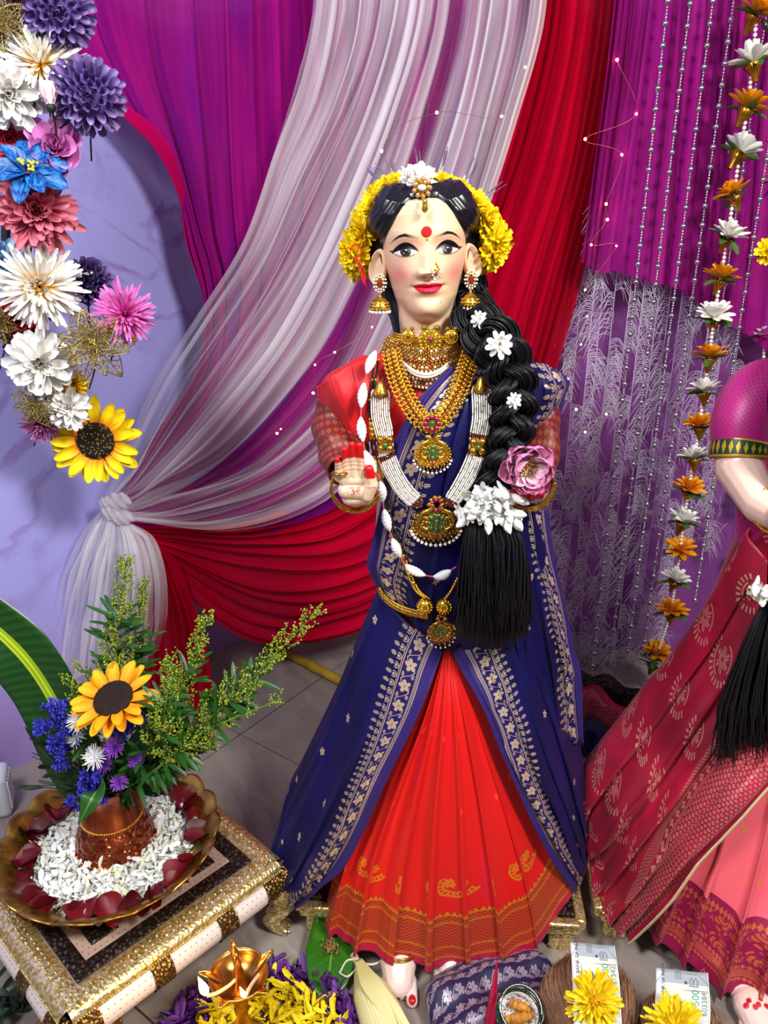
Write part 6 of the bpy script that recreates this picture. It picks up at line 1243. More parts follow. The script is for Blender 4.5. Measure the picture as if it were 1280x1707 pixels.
for a0, b0, sx, sy in ((0, 0, -1, -1), (TL, 0, 1, -1), (0, TD, -1, 1), (TL, TD, 1, 1)):
    dd = (te1*sx+te2*sy)/math.sqrt(2); P0 = tw(a0, b0, 0)-dd*.012; pr = cat([P0+dd*x+np.array([0, 0, z]) for x, z in ((.0, .10), (.018, .085), (.020, .062), (.004, .042), (-.002, .026), (.010, .012), (.024, .004))], 30)
    T_, N_, B_ = frames(pr); sd_ = np.cross(dd, [0, 0, 1.0]); hw = ip(np.linspace(0, 1, 30), [(0, .026), (.4, .026), (.7, .02), (1, .026)]); tk_ = ip(np.linspace(0, 1, 30), [(0, .02), (.5, .017), (.8, .012), (1, .007)]); a = np.arange(12)*tau/12
    G = np.stack([pr+sd_*(np.sign(np.cos(q))*abs(np.cos(q))**.4*hw)[:, None]+np.cross(T_, sd_)*(np.sign(np.sin(q))*abs(np.sin(q))**.4*tk_)[:, None] for q in a]); G[:, :, 2] = np.maximum(G[:, :, 2], .001); o = MB(); o.add((G.reshape(-1, 3), gridF(12, 30, True)))
    for f in (-.75, -.25, .25, .75): o.add(tube(pr[3:]+sd_*f*hw[3:, None]+dd*(tk_[3:, None]+.0005), .0022, 5))
    o.build('leg', m_emb, tab)
# brass bowl with scalloped rim
BC = Wz(184, 1396, .20); BC[2] = 0; BR = .184; m_brass = mat('old_brass', rough=.3, fn=lambda nt: (lambda p: dict(color=nt.mix(nt.noise(nt.vec(*p), 30, 4).ss(.3, .7), '7a5a20', 'c79a48'), metal=.9, rough=nt.noise(nt.vec(*p), 60, 3)*.25+.18))(nt.pos()))
bowl = thing('brass_bowl', 'wide brass bowl with scalloped rim, filled with petals, on the low table', 'bowl', BC+np.array([0, 0, .156]))
pr = [(.002, .0), (.10, .0), (.13, .006), (.150, .022), (.168, .040), (.180, .048), (.184, .050), (.183, .052), (.178, .051), (.165, .044), (.148, .027), (.128, .011), (.10, .005), (.002, .005)]
V, F, U = lathe(pr, 216, wob=lambda a, r, z: (r*(1+np.clip((r-.14)/.045, 0, 1)*.035*(np.abs(np.sin(a*9))-.5)), z+np.clip((r-.14)/.045, 0, 1)*.010*(np.abs(np.sin(a*9))-.5))); MB().add((V+BC+np.array([0, 0, .156]), F)).build('body', m_brass, bowl)
# white petals, red rose petals
m_wp = mat('jasmine_petal', fn=lambda nt: dict(color=nt.mix(nt.isl().gt(.9)*.5, 'f3f4ee', 'd8dc8a'), rough=.55), spec=.25, sss=.05); o = MB(); pm1 = petal(.021, .0095, .6, .3, .5, 3, 4, .3)
for i in range(2100):
    q, a = .138*math.sqrt(rng.random()), rng.uniform(0, tau); z = .168+.012*(1-(q/.14)**2)+rng.uniform(0, .012); o.add(xf(pm1, rotz(rng.uniform(0, tau))@roty(rng.normal(0, .45))@rotx(rng.normal(0, .6)), BC+np.array([q*math.cos(a), q*math.sin(a), z]), rng.uniform(.7, 1.15)))
o.add(xf(lathe([(.001, .014), (.08, .012), (.138, .002), (.14, -.002)], 40), None, BC+np.array([0, 0, .162])))
wpt = tag(o.build('white_petals', m_wp, kind='stuff'), 'heap of small white petals filling the brass bowl', 'petals')
m_rp = mat('rose_petal', fn=lambda nt: (lambda u, v: dict(color=nt.mix(nt.rnd(), '42020e', '740618'), rough=.45))(*nt.uv()), spec=.35)
rpm = [MB().add(petal(.042, .038+.004*i, .5+.2*i, .3-.3*i, .5, 7, 7, .35, ruffle=.03)).mesh('rose_petal', m_rp, uv=True) for i in range(3)]
for i in range(34):
    a = i*tau/34+rng.normal(0, .05); q = .150+rng.normal(0, .006); p = BC+np.array([q*math.cos(a), q*math.sin(a), .186+rng.uniform(-.004, .006)]); M_ = rotz(a+pi+rng.normal(0, .9))@roty(rng.normal(0, .25))@rotx(rng.normal(0, .3)); o = place('rose_petal', rpm[i % 3], None, p-M_@np.array([.02, 0, 0]), M_, rng.uniform(.95, 1.25)); tag(o, 'dark red rose petal in the ring around the white petals', 'petal', 'rose petals ringed inside the brass bowl')
# copper vase
m_cop2 = mat('copper', rough=.25, fn=lambda nt: (lambda p: dict(color=nt.mix(nt.noise(nt.vec(*p), 25, 3).ss(.35, .7), 'b0583a', 'd98a66'), metal=.95, rough=.24))(nt.pos())); m_ham = mat('hammered_copper', rough=.25, fn=lambda nt: (lambda p: dict(color=nt.mix(nt.noise(nt.vec(*p), 25, 3).ss(.35, .7), '8a3a24', 'b8623f'), metal=.95, rough=.26, bump=(nt.voro(nt.vec(*p), 110, 'SMOOTH_F1'), 1.0, .006)))(nt.pos()))
VC = Wz(194, 1402, .178); vase = thing('copper_vase', 'hammered copper vase standing among the white petals', 'vase', VC)
MB().add(xf(lathe([(.0508, .062), (.0478, .08), (.0462, .10), (.0470, .120), (.0495, .132), (.0510, .1345), (.048, .133), (.0445, .118), (.044, .10), (.045, .09), (.001, .09)], 64), None, VC)).build('neck', m_cop2, vase)
MB().add(xf(lathe([(.001, .0), (.066, .0), (.0695, .006), (.067, .014), (.062, .032), (.0555, .048), (.0508, .062)], 64), None, VC)).build('base', m_ham, vase)
a = np.arange(80)*tau/80; MB().add(balls(VC+np.stack([np.cos(a)*.0512, np.sin(a)*.0512, a*0+.062], -1), .0019, 6, 5)).build('bead_ring', m_goldb, vase, kind='stuff'); a = np.arange(46)*tau/46; MB().add(balls(VC+np.stack([np.cos(a)*.0685, np.sin(a)*.0685, a*0+.005], -1), .0052, 7, 5)).build('foot_ring', mat('bright_copper', 'd08a58', .3, .9), vase, kind='stuff')
VT = VC+np.array([0, 0, .128])
# bouquet
m_gst = mat('green_stem', '3e5a20', .55); m_gl = mat('green_leaf', fn=lambda nt: (lambda u, v: dict(color=nt.mix((u-.5).abs().lt(.05)*1.0, nt.mix(nt.noise(nt.vec(u*3, v*9, 0.0), 2, 2), '163a14', '2e6420'), '5a8a3a'), rough=.38))(*nt.uv()), spec=.4)
def stem(e, par, r=.002, bow=(0, 0, .02), mat_=None):
    b = VT+np.array([rng.normal(0, .016), rng.normal(0, .016), -.03]); MB().add(tube(cat([b, (b+e)/2+np.array(bow), e], 12), r, 6)).build('stem', mat_ or m_gst, par)
m_sun2 = mat('real_sunflower_petal', fn=lambda nt: (lambda u, v: dict(color=nt.mix(v.ss(0, .7), 'e08a08', 'fbb418'), rough=.5))(*nt.uv()), spec=.25, sss=.06); m_sd2 = mat('sunflower_dark', '140a08', .85); m_sg2 = mat('dark_floret', fn=lambda nt: dict(color=nt.mix(nt.isl(), '1e0e08', '4a2414'), rough=.8))
t, c, M_ = sunflower(190, 1166, .955, rr(78, 1.06), 'golden sunflower in the copper vase bouquet', (-.12, -.42, .9), m_sun2, m_sd2, m_sg2, 15, 11, wid=.32, disc=.48); stem(c-M_[:, 2]*.01, t, .004)
AST = [(26, 1.0, .085, .0, .1, -.05, .3, .15, .3, .3), (24, .92, .08, .3, .08, .0, .3, .2, .3, .3), (20, .75, .08, .65, .06, .04, .3, .2, .3, .3), (14, .5, .08, 1.0, .04, .06, .3, .2, .3, .3)]
m_aw = mat('white_aster', 'f6f6f6', .6, sss=.05); m_ap = fmat('violet_aster_petal', 'a855d8', '6a2aa8'); m_ab = fmat('blue_statice_petal', '4a4ad0', '2a2a90')
for x, y, R, nm, lab, m_, D_ in ((131, 1199, 21, 'aster', 'white aster beside the sunflower, topmost of three', m_aw, .955), (127, 1228, 17, 'aster', 'white aster directly under the topmost white aster', m_aw, .965), (157, 1262, 19, 'aster', 'white aster lowest in the bouquet', m_aw, .95), (181, 1222, 14, 'aster', 'white aster half hidden under the sunflower', m_aw, .975), (190, 1245, 17, 'aster', 'largest violet aster below the sunflower', m_ap, .95), (226, 1267, 13, 'aster', 'violet aster farthest right above the vase rim', m_ap, .955), (198, 1304, 14, 'aster', 'violet aster just over the copper rim', m_ap, .955), (174, 1274, 13, 'aster', 'violet aster touching the lowest white aster', m_ap, .97)):
    t, c, M_ = head(nm, lab, x, y, D_, rr(R*1.15, D_*1.12), AST, m_, int(x+y), nd=nrm(np.array([(x-180)/120, -.8, .7]))); stem(c-M_[:, 2]*.004, t, .0015)
STL = ['topmost blue sprig by the broad leaf', 'blue sprig touching the topmost white aster', 'blue sprig sticking out farthest left', 'blue sprig left of the middle white aster', 'blue sprig under the outermost left one', 'blue sprig in front of the broad leaf base', 'blue sprig above the left of the vase rim', 'blue sprig right on the left vase rim', 'blue sprig lying on the front vase rim', 'blue sprig just below the vase sunflower', 'tiny blue sprig hanging over the white petals', 'blue sprig right of the largest violet aster']
for k, (x, y) in enumerate(((88, 1187), (104, 1188), (76, 1215), (112, 1222), (98, 1240), (110, 1262), (148, 1300), (143, 1318), (165, 1328), (205, 1218), (122, 1336), (228, 1195))):
    c = W(x, y, .96); t = thing('statice', STL[k]+' in the bouquet', 'flower', c, 'blue flower sprigs in the copper vase'); o = MB()
    for i in range(11 if y != 1336 else 4):
        b = bloom([(9, .009, .003, .3, .001, 0, .3, .2, .4, .4), (6, .007, .003, .9, .001, .001, .3, .2, .4, .4)], i); d_ = nrm(rng.normal(0, 1, 3)+np.array([0, -.5, .6])); o.add((np.concatenate(b.V)@face_to(d_).T+c+d_*rng.uniform(.002, .012)+rng.normal(0, .005, 3), [np.concatenate(b.F)], np.concatenate(b.UV)))
    o.build('florets', m_ab, t, uv=True, kind='stuff'); stem(c, t, .001)
# goldenrod sprays
m_gr = mat('goldenrod_bud', fn=lambda nt: dict(color=nt.mix(nt.isl(), '6c8a1c', 'b4bc30'), rough=.6), sss=.05); m_gtw = mat('goldenrod_twig', '5c7e26', .55)
def goldenrod(path, lab, dens, ln, seed, leafy=.6, name='goldenrod'):
    r_ = np.random.default_rng(seed); P_ = cat(path, 60); t = thing(name, lab, 'flower', P_[0]); o = MB(); ob = MB(); ol = MB(); o.add(tube(P_, np.linspace(.0026, .0008, 60), 6)); L_ = length(P_); T_ = nrm(np.gradient(P_, axis=0))
    for i in range(dens):
        f = r_.uniform(.3, 1.0); k = int(f*59); ax = T_[k]; sd_ = nrm(np.cross(ax, r_.normal(0, 1, 3))); l_ = ln*(1.08-f)*r_.uniform(.6, 1.2)+.012; e = P_[k]+ax*l_*.8+sd_*l_*.6+np.array([0, 0, .004]); tw_ = cat([P_[k], P_[k]+ax*l_*.35+sd_*l_*.4, e], 8); o.add(tube(tw_, .0006, 3)); n = int(l_/.0022)
        q = even(tw_[1:], n)+r_.normal(0, .0018, (n, 3)); ob.add(balls(q, r_.uniform(.0011, .0019, n), 5, 3))
    for i in range(int(dens*leafy)):
        f = r_.uniform(.05, .75); k = int(f*59); sd_ = nrm(np.cross(T_[k], r_.normal(0, 1, 3))); d_ = nrm(T_[k]*.6+sd_); n_ = nrm(np.cross(d_, np.cross([0, -.5, 1.0], d_))); M_ = np.stack([d_, np.cross(n_, d_), n_], 1); ol.add(xf(petal(r_.uniform(.035, .055), .008, .2, -.3, .7, 3, 5, .2), M_, P_[k]))
    o.build('twigs', m_gtw, t, kind='stuff'); ob.build('buds', m_gr, t, kind='stuff'); ol.build('leaves', m_gl, t, kind='stuff'); return t
vb = VT+np.array([0, 0, -.03])
goldenrod([vb, W(190, 1170, 1.02), W(195, 1050, 1.03), W(212, 930, 1.03)], 'tallest upright yellow green goldenrod spray', 96, .05, 1)
goldenrod([vb, W(205, 1180, 1.03), W(222, 1080, 1.05), W(240, 972, 1.06)], 'upright goldenrod spray just right of the tallest one', 84, .045, 2)
goldenrod([vb, W(262, 1225, .99), W(310, 1130, 1.0), W(346, 1028, 1.0)], 'goldenrod spray leaning right over the red curtain tail', 75, .04, 3)
goldenrod([vb, W(290, 1250, .98), W(400, 1150, .98), W(532, 1016, .98)], 'longest goldenrod branch reaching far right towards the idol', 111, .07, 4, .9)
goldenrod([vb, W(280, 1270, .96), W(340, 1220, .95), W(470, 1165, .95)], 'thin goldenrod twig drooping right below the longest branch', 20, .03, 5, .9)
goldenrod([vb, W(255, 1240, .95), W(275, 1180, .95), W(285, 1095, .96)], 'goldenrod spray close behind the vase sunflower', 66, .04, 6, .8)
goldenrod([vb, W(180, 1200, 1.04), W(150, 1140, 1.04), W(132, 1106, 1.04)], 'short goldenrod tip peeping over the vase sunflower', 14, .025, 7, .2)
goldenrod([vb, W(150, 1200, 1.0), W(125, 1155, 1.0), W(104, 1134, 1.0)], 'small goldenrod tip left of the vase sunflower', 12, .022, 8, .2)
goldenrod([vb, W(250, 1290, .96), W(300, 1250, .95), W(360, 1235, .95)], 'low leafy goldenrod twig over the bowl rim', 20, .03, 9, 1.5)
def leafstrip(mid, half, m_, par, nm='leaf', cup=.25, nrmv=(0, -.8, .6)):
    P_ = cat(mid, 30); T_ = nrm(np.gradient(P_, axis=0)); s_ = nrm(np.cross(T_, nrm(nrmv))); u = np.linspace(-1, 1, 9); h = np.interp(np.linspace(0, 1, 30), np.linspace(0, 1, len(half)), half); G = P_[None]+u[:, None, None]*s_[None]*h[None, :, None]+(np.abs(u)**1.5)[:, None, None]*np.cross(s_, T_)[None]*h[None, :, None]*cup; o = MB().add(surf(G)).build(nm, m_, par, uv=True); solid(o, .0006); return o
m_big = mat('banana_leaf', fn=lambda nt: (lambda u, v: dict(color=nt.mix(((u-.5).abs()*-1+.085).ss(0, .03), nt.mix((v*160+u*20).sin().ss(-1, 1)*.35, '123c12', '2a5c1c'), nt.mix((u*90).sin().ss(-.5, .8), '86ac12', 'c2d232')), rough=.3))(*nt.uv()), spec=.5)
lf = thing('broad_leaf', 'broad dark green leaf with yellow green midrib behind the blue flowers', 'leaf', vb)
leafstrip([vb, W(140, 1290, 1.05), W(95, 1180, 1.07), W(40, 1095, 1.07), W(-45, 1015, 1.07)], [.006, .042, .052, .05, .05, .04], m_big, lf)
for k, (pts, lab, w_) in enumerate((([VT, W(160, 1320, .93), W(132, 1372, .90)], 'pointed green leaf hanging over the left of the vase rim', .017), ([VT, W(245, 1290, .97), W(262, 1322, .95)], 'green leaf drooping right of the vase neck', .014), ([VT, W(260, 1275, 1.0), W(288, 1318, .98)], 'green leaf spreading over the white petals', .013), ([VT, W(280, 1262, 1.02), W(310, 1285, 1.0)], 'outermost green leaf right of the vase', .012), ([VT, W(240, 1225, .97), W(258, 1205, .96)], 'short olive leaf beside the vase sunflower', .014), ([VT, W(150, 1240, .99), W(120, 1270, .96)], 'dark leaf among the blue flowers', .013))):
    t = thing('leaf', lab, 'leaf', VT); leafstrip(pts, [.003, w_, w_*.9, .001], m_gl, t)
fol = MB()
for i in range(150):
    d_ = nrm(np.array([rng.normal(0, .6), rng.normal(-.2, .5), rng.uniform(.5, 1.4)])); l_ = rng.uniform(.06, .16); b = VT+np.array([rng.normal(0, .012), rng.normal(0, .012), -.01]); e = b+d_*l_; fol.add(tube([b, e], .0009, 4)); n_ = nrm(rng.normal(0, 1, 3)); x_ = nrm(d_+rng.normal(0, .6, 3)); z_ = nrm(np.cross(x_, n_)); fol.add(xf(petal(rng.uniform(.02, .04), .009, .3, -.2, .6, 3, 4, .2), np.stack([x_, np.cross(z_, x_), z_], 1), b+d_*l_*rng.uniform(.5, 1)))
tag(fol.build('bouquet_greenery', mat('dark_green_filler', '142c16', .6), kind='stuff'), 'dark green filler stems and leaflets between the bouquet flowers', 'foliage')
# white plastic box at the edge, greenery, fretwork stand
wbx = thing('plastic_box', 'white plastic box with louvred side standing on the floor left of the bowl', 'box', Wz(0, 1345, 0)); c = Wz(-12, 1352, 0); R_ = rotz(.35); m_pl = mat('white_plastic', 'dfe6ee', .35); MB().add(box(c+np.array([0, 0, .05]), (.085, .07, .10), .012, R_)).build('body', m_pl, wbx)
for i in range(5): MB().add(box(c+R_@np.array([.042, -.024+.012*i, .05]), (.006, .004, .07), .001, R_)).build('louvre', m_pl, wbx)
gr = MB()
for i in range(60):
    p = Wz(-10+rng.normal(0, 22), 1690+rng.normal(0, 22), rng.uniform(.0, .05)); gr.add(xf(petal(.03, .012, .3, -.2, .6, 3, 4, .2), face_to(nrm(rng.normal(0, .5, 3)+np.array([0, -.3, .8])), roll=rng.uniform(0, 6)), p))
tag(gr.build('greenery', mat('deep_green_leaflet', '0e2a16', .6), kind='stuff'), 'dark green sprig on the floor at the lower edge beside the table', 'plant')
fw = thing('fretwork_stand', 'copper coloured fretwork arch at the lower edge before the table', 'ornament', Wz(100, 1715, .03)); m_fr = mat('fret_copper', 'a86a34', .4, .7); fc = Wz(98, 1742, .05); M_ = face_to((.1, -.75, .65)); o = MB()
arch = np.array([(-.040, -.04), (-.040, .0), (-.034, .022), (-.016, .044), (0, .056), (.016, .044), (.034, .022), (.040, .0), (.040, -.04)]); A3 = lambda q: fc+np.c_[q, np.zeros(len(q))]@M_.T
o.add(tube(cat(A3(arch), 60), .0055, 8)); o.build('arch', m_fr, fw)
for pts in ([(0, .05), (0, -.03)], [(-.02, .036), (-.004, .02), (-.018, .004), (-.03, .012)], [(.02, .036), (.004, .02), (.018, .004), (.03, .012)], [(-.03, -.012), (-.01, -.006), (-.006, -.03)], [(.03, -.012), (.01, -.006), (.006, -.03)], [(-.012, .04), (0, .03), (.012, .04)]): MB().add(tube(cat(A3(np.array(pts)), 14), .0048, 6)).build('fret', m_fr, fw)
fw2 = thing('fretwork_stand', 'second copper fretwork piece at the lower edge right of the arch', 'ornament', Wz(168, 1712, .02)); V, F, U = lathe([(.001, .03), (.018, .026), (.03, .012), (.033, -.02)], 40, wob=lambda a, r, z: (r*(1+.05*np.cos(a*10)), z)); MB().add((V+Wz(168, 1722, .03), F)).build('dome', m_fr, fw2); MB().add(balls(Wz(168, 1722, .03)+np.stack([np.cos(np.arange(18)*tau/18)*.03, np.sin(np.arange(18)*tau/18)*.03, np.full(18, .013)], -1), .003)).build('beading', m_fr, fw2, kind='stuff')
# ================================================================ offerings on the floor in front
# brass oil lamp
LP = Wz(398, 1628, .155); lamp = thing('oil_lamp', 'five spouted brass oil lamp with two burning wicks on the petal bed', 'lamp', LP*[1, 1, 0])
m_lb2 = mat('polished_brass', rough=.2, fn=lambda nt: (lambda p: dict(color=nt.mix(nt.noise(nt.vec(*p), 40, 3).ss(.3, .7), '8a5a24', 'd49a4c'), metal=.95, rough=.28))(nt.pos()))
def spout(a, r, z):
    d = np.abs((a*5/tau-.52+.5) % 1-.5)*2; k = np.exp(-(d/.13)**2)*np.clip((r-.030)/.012, 0, 1); return r*(1+.38*k), z+.004*k
V, F, U = lathe([(.008, -.026), (.022, -.022), (.034, -.012), (.041, 0), (.0425, .006), (.0415, .0065), (.039, .001), (.031, -.010), (.018, -.016), (.001, -.017)], 180, wob=spout); MB().add((V+LP, F)).build('bowl', m_lb2, lamp); a_ = np.linspace(0, tau, 181); r_, z_ = spout(a_, np.full(181, .0425), np.full(181, .0062)); MB().add(tube(np.stack([np.cos(a_)*r_, np.sin(a_)*r_, z_], -1)+LP, .0013, 6, False)).build('rim', mat('rim_brass', 'e0b060', .2, .95), lamp)
MB().add(xf(lathe([(.001, .052), (.0035, .050), (.0042, .045), (.0028, .040), (.0038, .034), (.0062, .028), (.0055, .022), (.008, .012), (.011, .0), (.0165, -.011), (.02, -.016)], 32), None, LP)).build('finial', m_lb2, lamp)
MB().add(xf(lathe([(.001, -.025), (.010, -.026), (.007, -.034), (.011, -.040), (.0075, -.046), (.011, -.052), (.0078, -.058), (.0115, -.066), (.008, -.075), (.010, -.09), (.016, -.105), (.03, -.128), (.045, -.145), (.048, -.155), (.001, -.155)], 40), None, LP)).build('stem', m_lb2, lamp)
m_wick = mat('wick', 'd8b48c', .9); m_fl = mat('flame', 'ffd27a', .5, emit='ffb347', estr=14)
for k, (pts, fx) in enumerate(((((405, 1618), (385, 1640), (362, 1655), (345, 1660)), (337, 1652, 1.0)), (((432, 1624), (420, 1640), (412, 1655), (408, 1664)), (412, 1655, .6)))):
    P_ = cat([Wz(x, y, .155+.006*(i+k) if i < 3 else .168) for i, (x, y) in enumerate(pts)], 30); V, F, U = tube(P_, .0026, 10); V = V+.0006*np.sin(U[:, :1]*tau*2+U[:, 1:]*60)*np.array([1, 0, 1]); MB().add((V, F)).build('wick', m_wick, lamp)
    b = P_[-1]; s_ = fx[2]; MB().add(xf(lathe([(.0004, 0), (.004, .004), (.0062, .010), (.0055, .017), (.003, .026), (.0004, .036)], 16), roty(-.25), b+np.array([0, 0, .001]), s_*1.05)).build('flame', m_fl, lamp)
    l = bpy.data.lights.new('flame_light', 'POINT'); l.energy = .3*s_; l.color = (1, .58, .22); l.shadow_soft_size = .012; lo = bpy.data.objects.new('flame_light', l); COL.objects.link(lo); lo.location = b+np.array([-.012, -.014, .03])
# petal bed
PC = np.array([LP[0]+.012, LP[1]-.012, 0]); oy, op_ = MB(), MB(); pm1 = petal(.030, .0085, .5, .25, .5, 3, 5, .35); pm2 = petal(.028, .010, .6, .3, .5, 3, 5, .3)
m_yp = mat('yellow_strewn_petal', fn=lambda nt: dict(color=nt.mix(nt.isl(), 'e8c800', 'fbe62a'), rough=.55), spec=.25, sss=.05); m_pp = mat('purple_strewn_petal', fn=lambda nt: dict(color=nt.mix(nt.isl(), '3a0e58', '6a2a8a'), rough=.5), spec=.3)
PC = Wz(432, 1785, 0)
for i in range(1100):
    q, a = .135*math.sqrt(rng.random()), rng.uniform(0, tau); oy.add(xf(pm1, rotz(rng.uniform(0, tau))@roty(rng.normal(0, .35))@rotx(rng.normal(0, .5)), PC+np.array([q*math.cos(a), q*math.sin(a), rng.uniform(.006, .022)]), rng.uniform(.75, 1.15)))
for i in range(700):
    q, a = .150+rng.normal(0, .009), rng.uniform(0, tau); op_.add(xf(pm2, rotz(rng.uniform(0, tau))@roty(rng.normal(0, .4))@rotx(rng.normal(0, .6)), PC+np.array([q*math.cos(a), q*math.sin(a), rng.uniform(.005, .022)]), rng.uniform(.7, 1.1)))
tag(oy.build('yellow_petals', m_yp, kind='stuff'), 'bed of yellow petals strewn around the oil lamp', 'petals'); tag(op_.build('purple_petals', m_pp, kind='stuff'), 'ring of purple petals around the yellow petal bed', 'petals')
# betel leaf with seeds
bt = thing('betel_leaf', 'heart shaped green betel leaf lying by the red hem', 'leaf', Wz(550, 1600, 0)); m_bl = mat('betel', fn=lambda nt: (lambda u, v: dict(color=nt.mix((u-.5).abs().lt(.015)*1.0, nt.mix(((v*9-(u-.5).abs()*3).fr()-.5).abs().lt(.03)*.5, '2a6412', '4a8a20'), '6aa03a'), rough=.3))(*nt.uv()), spec=.5)
leafstrip([Wz(566, 1500, .02), Wz(560, 1545, .028), Wz(552, 1595, .026), Wz(547, 1640, .018), Wz(544, 1672, .01)], [.026, .042, .044, .032, .002], m_bl, bt, cup=.12, nrmv=(0, -.15, 1))
MB().add(tube(cat([Wz(546, 1668, .008), Wz(552, 1655, .014), Wz(566, 1625, .018)], 8), .0008, 5)).build('stalk', m_gst, bt)
sd_ = tag(MB().add(balls(np.stack([Wz(550, 1578, .030)+np.array([rng.normal(0, .006), rng.normal(0, .007), abs(rng.normal(0, .003))]) for _ in range(90)]), rng.uniform(.0016, .0028, 90), 6, 4)).build('seed_cluster', mat('brown_seed', fn=lambda nt: dict(color=nt.mix(nt.isl(), '5a4420', '9a7c3e'), rough=.7)), kind='stuff'), 'little brown heap of seeds on the betel leaf', 'seeds')
# corn in its husk
cn = thing('corn_cob', 'pale green corn cob in its husk lying in front of the betel leaf', 'corn', Wz(640, 1680, 0)); m_hk = mat('corn_husk', fn=lambda nt: (lambda u, v: dict(color=nt.mix((u*220).sin().ss(-1, 1)*.5, nt.mix(v.ss(.1, .6), 'c8c06a', 'e2dc9c'), 'f0eab8'), rough=.5, bump=((u*220).sin(), .25, .002)))(*nt.uv()), spec=.3)
ax0, ax1 = Wz(597, 1607, .028), Wz(662, 1760, .032)
for k, (off, r0) in enumerate(((0, .031), (.6, .0335), (2.4, .0335), (4.2, .0345))):
    P_ = even([ax0, ax1], 40); r_ = ip(np.linspace(0, 1, 40), [(0, .10), (.12, .42), (.35, .85), (.6, 1), (.9, .95), (1, .8)])*r0; T_, N_, B_ = frames(P_); a = np.linspace(0, tau, 40) if k == 0 else off+np.linspace(0, 1.7, 16)
    G = P_[None]+(np.cos(a)[:, None, None]*N_[None]+np.sin(a)[:, None, None]*B_[None])*r_[None, :, None]*(1+.02*np.sin(a*5+k))[:, None, None]; G[:, :, 2] = np.maximum(G[:, :, 2], .001); o = MB().add(surf(G)).build('husk', m_hk, cn, uv=True)
    if k: solid(o, .001)
leafstrip([ax0+np.array([0, 0, .01]), Wz(618, 1640, .058), Wz(655, 1690, .06), Wz(690, 1745, .05)], [.006, .016, .014, .01], m_hk, cn, 'husk', .2, (0, -.2, 1))
MB().add(tube(cat([ax0, Wz(592, 1597, .03), Wz(588, 1590, .032)], 8), [.006]*6+[.0065, .006], 10)).build('stalk', mat('corn_stalk', 'cdbfa0', .7), cn)
for pts in ([(594, 1600, .03), (578, 1602, .03), (566, 1622, .025)], [(596, 1612, .03), (580, 1628, .03), (565, 1622, .026)], [(597, 1604, .032), (620, 1608, .035), (640, 1600, .03)]): MB().add(tube(cat([Wz(x, y, z) for x, y, z in pts], 14), .0028, 6, True, .4)).build('husk_strip', mat('dry_husk', 'e6ddc8', .7) if 'dry_husk' not in bpy.data.materials else bpy.data.materials['dry_husk'], cn)
# folded brocade blouse piece
pc = thing('brocade_pouch', 'folded purple brocade cloth with silver flowers lying by the idol\'s feet', 'cloth', Wz(820, 1660, 0)); e1_ = nrm(Wz(925, 1622, .03)-Wz(712, 1690, .03)); e1_[2] = 0; e1_ = nrm(e1_); e2_ = np.array([-e1_[1], e1_[0], 0])
def bro_fn(nt):
    u, v = nt.uv(); x, y = cellxy(u, v, .022, .022, ((v/.022).fl()*.5).fr()); x2, y2 = cellxy(u+.011, v+.006, .022, .022, ((v/.022).fl()*.5).fr()); vine = ((y+((u*285).sin()*.004)).abs()*-1+.0010).ss(0, .0004)
    lf_ = (((x2*x2*.5+y2*y2*2).sqrt()*-1+.0042).ss(0, .0006))*((u*2300).sin().gt(-.5)); m = (flower_mask(x, y, .0078, 6)+vine+lf_).mn(1.0); g = nt.noise(nt.vec(u*900, v*900, 0.0), 1, 1).ss(.3, .55)*.5+.5
    return zari(nt, '160a40', m*g*.8, 'b8a6b8', .3, .5, 0)
m_bro = mat('purple_brocade', fn=bro_fn, sheen=.1); cc = (Wz(925, 1622, .03)+Wz(712, 1690, .03))/2; cc[2] = 0; hw, hd, hh = .112, .062, .03; V, F = ball((0, 0, 0), 1, 96, 48); sg = lambda q, p: np.sign(q)*np.abs(q)**p
S_ = np.stack([sg(V[:, 0], .55)*hw*(1-.10*V[:, 1]), sg(V[:, 1], .6)*hd, sg(V[:, 2], .75)*hh], -1); S_[:, 2] += .0025*np.sin(S_[:, 0]*70+S_[:, 1]*50)+.004*np.sin(S_[:, 1]*95); S_[:, 2] = np.maximum(S_[:, 2]+hh, .001)
MB().add((S_[:, :1]*e1_+S_[:, 1:2]*e2_+np.array([0, 0, 1])*S_[:, 2:]+cc, F), uv=np.stack([S_[:, 0]+.3, S_[:, 1]-S_[:, 2]*.8+.3], -1)).build('cloth', m_bro, pc, uv=True)
hn = thing('henna_cone', 'slim crimson henna cone resting on the purple brocade', 'cone', Wz(822, 1680, .07)); A0, A1 = W(829, 1600, .868), W(813, 1740, .80); P_ = even([A0, A1], 30); MB().add(tube(P_, np.linspace(.001, .0125, 30), 20)).build('cone', mat('crimson_foil', 'b00a3c', .22, .3, spec=.7), hn); MB().add(tube(even([A0+(A0-A1)*.06, A0], 5), [.0005, .0007, .0009, .001, .001], 8)).build('tip', mat('crimson_tip', '8a0a30', .4), hn)
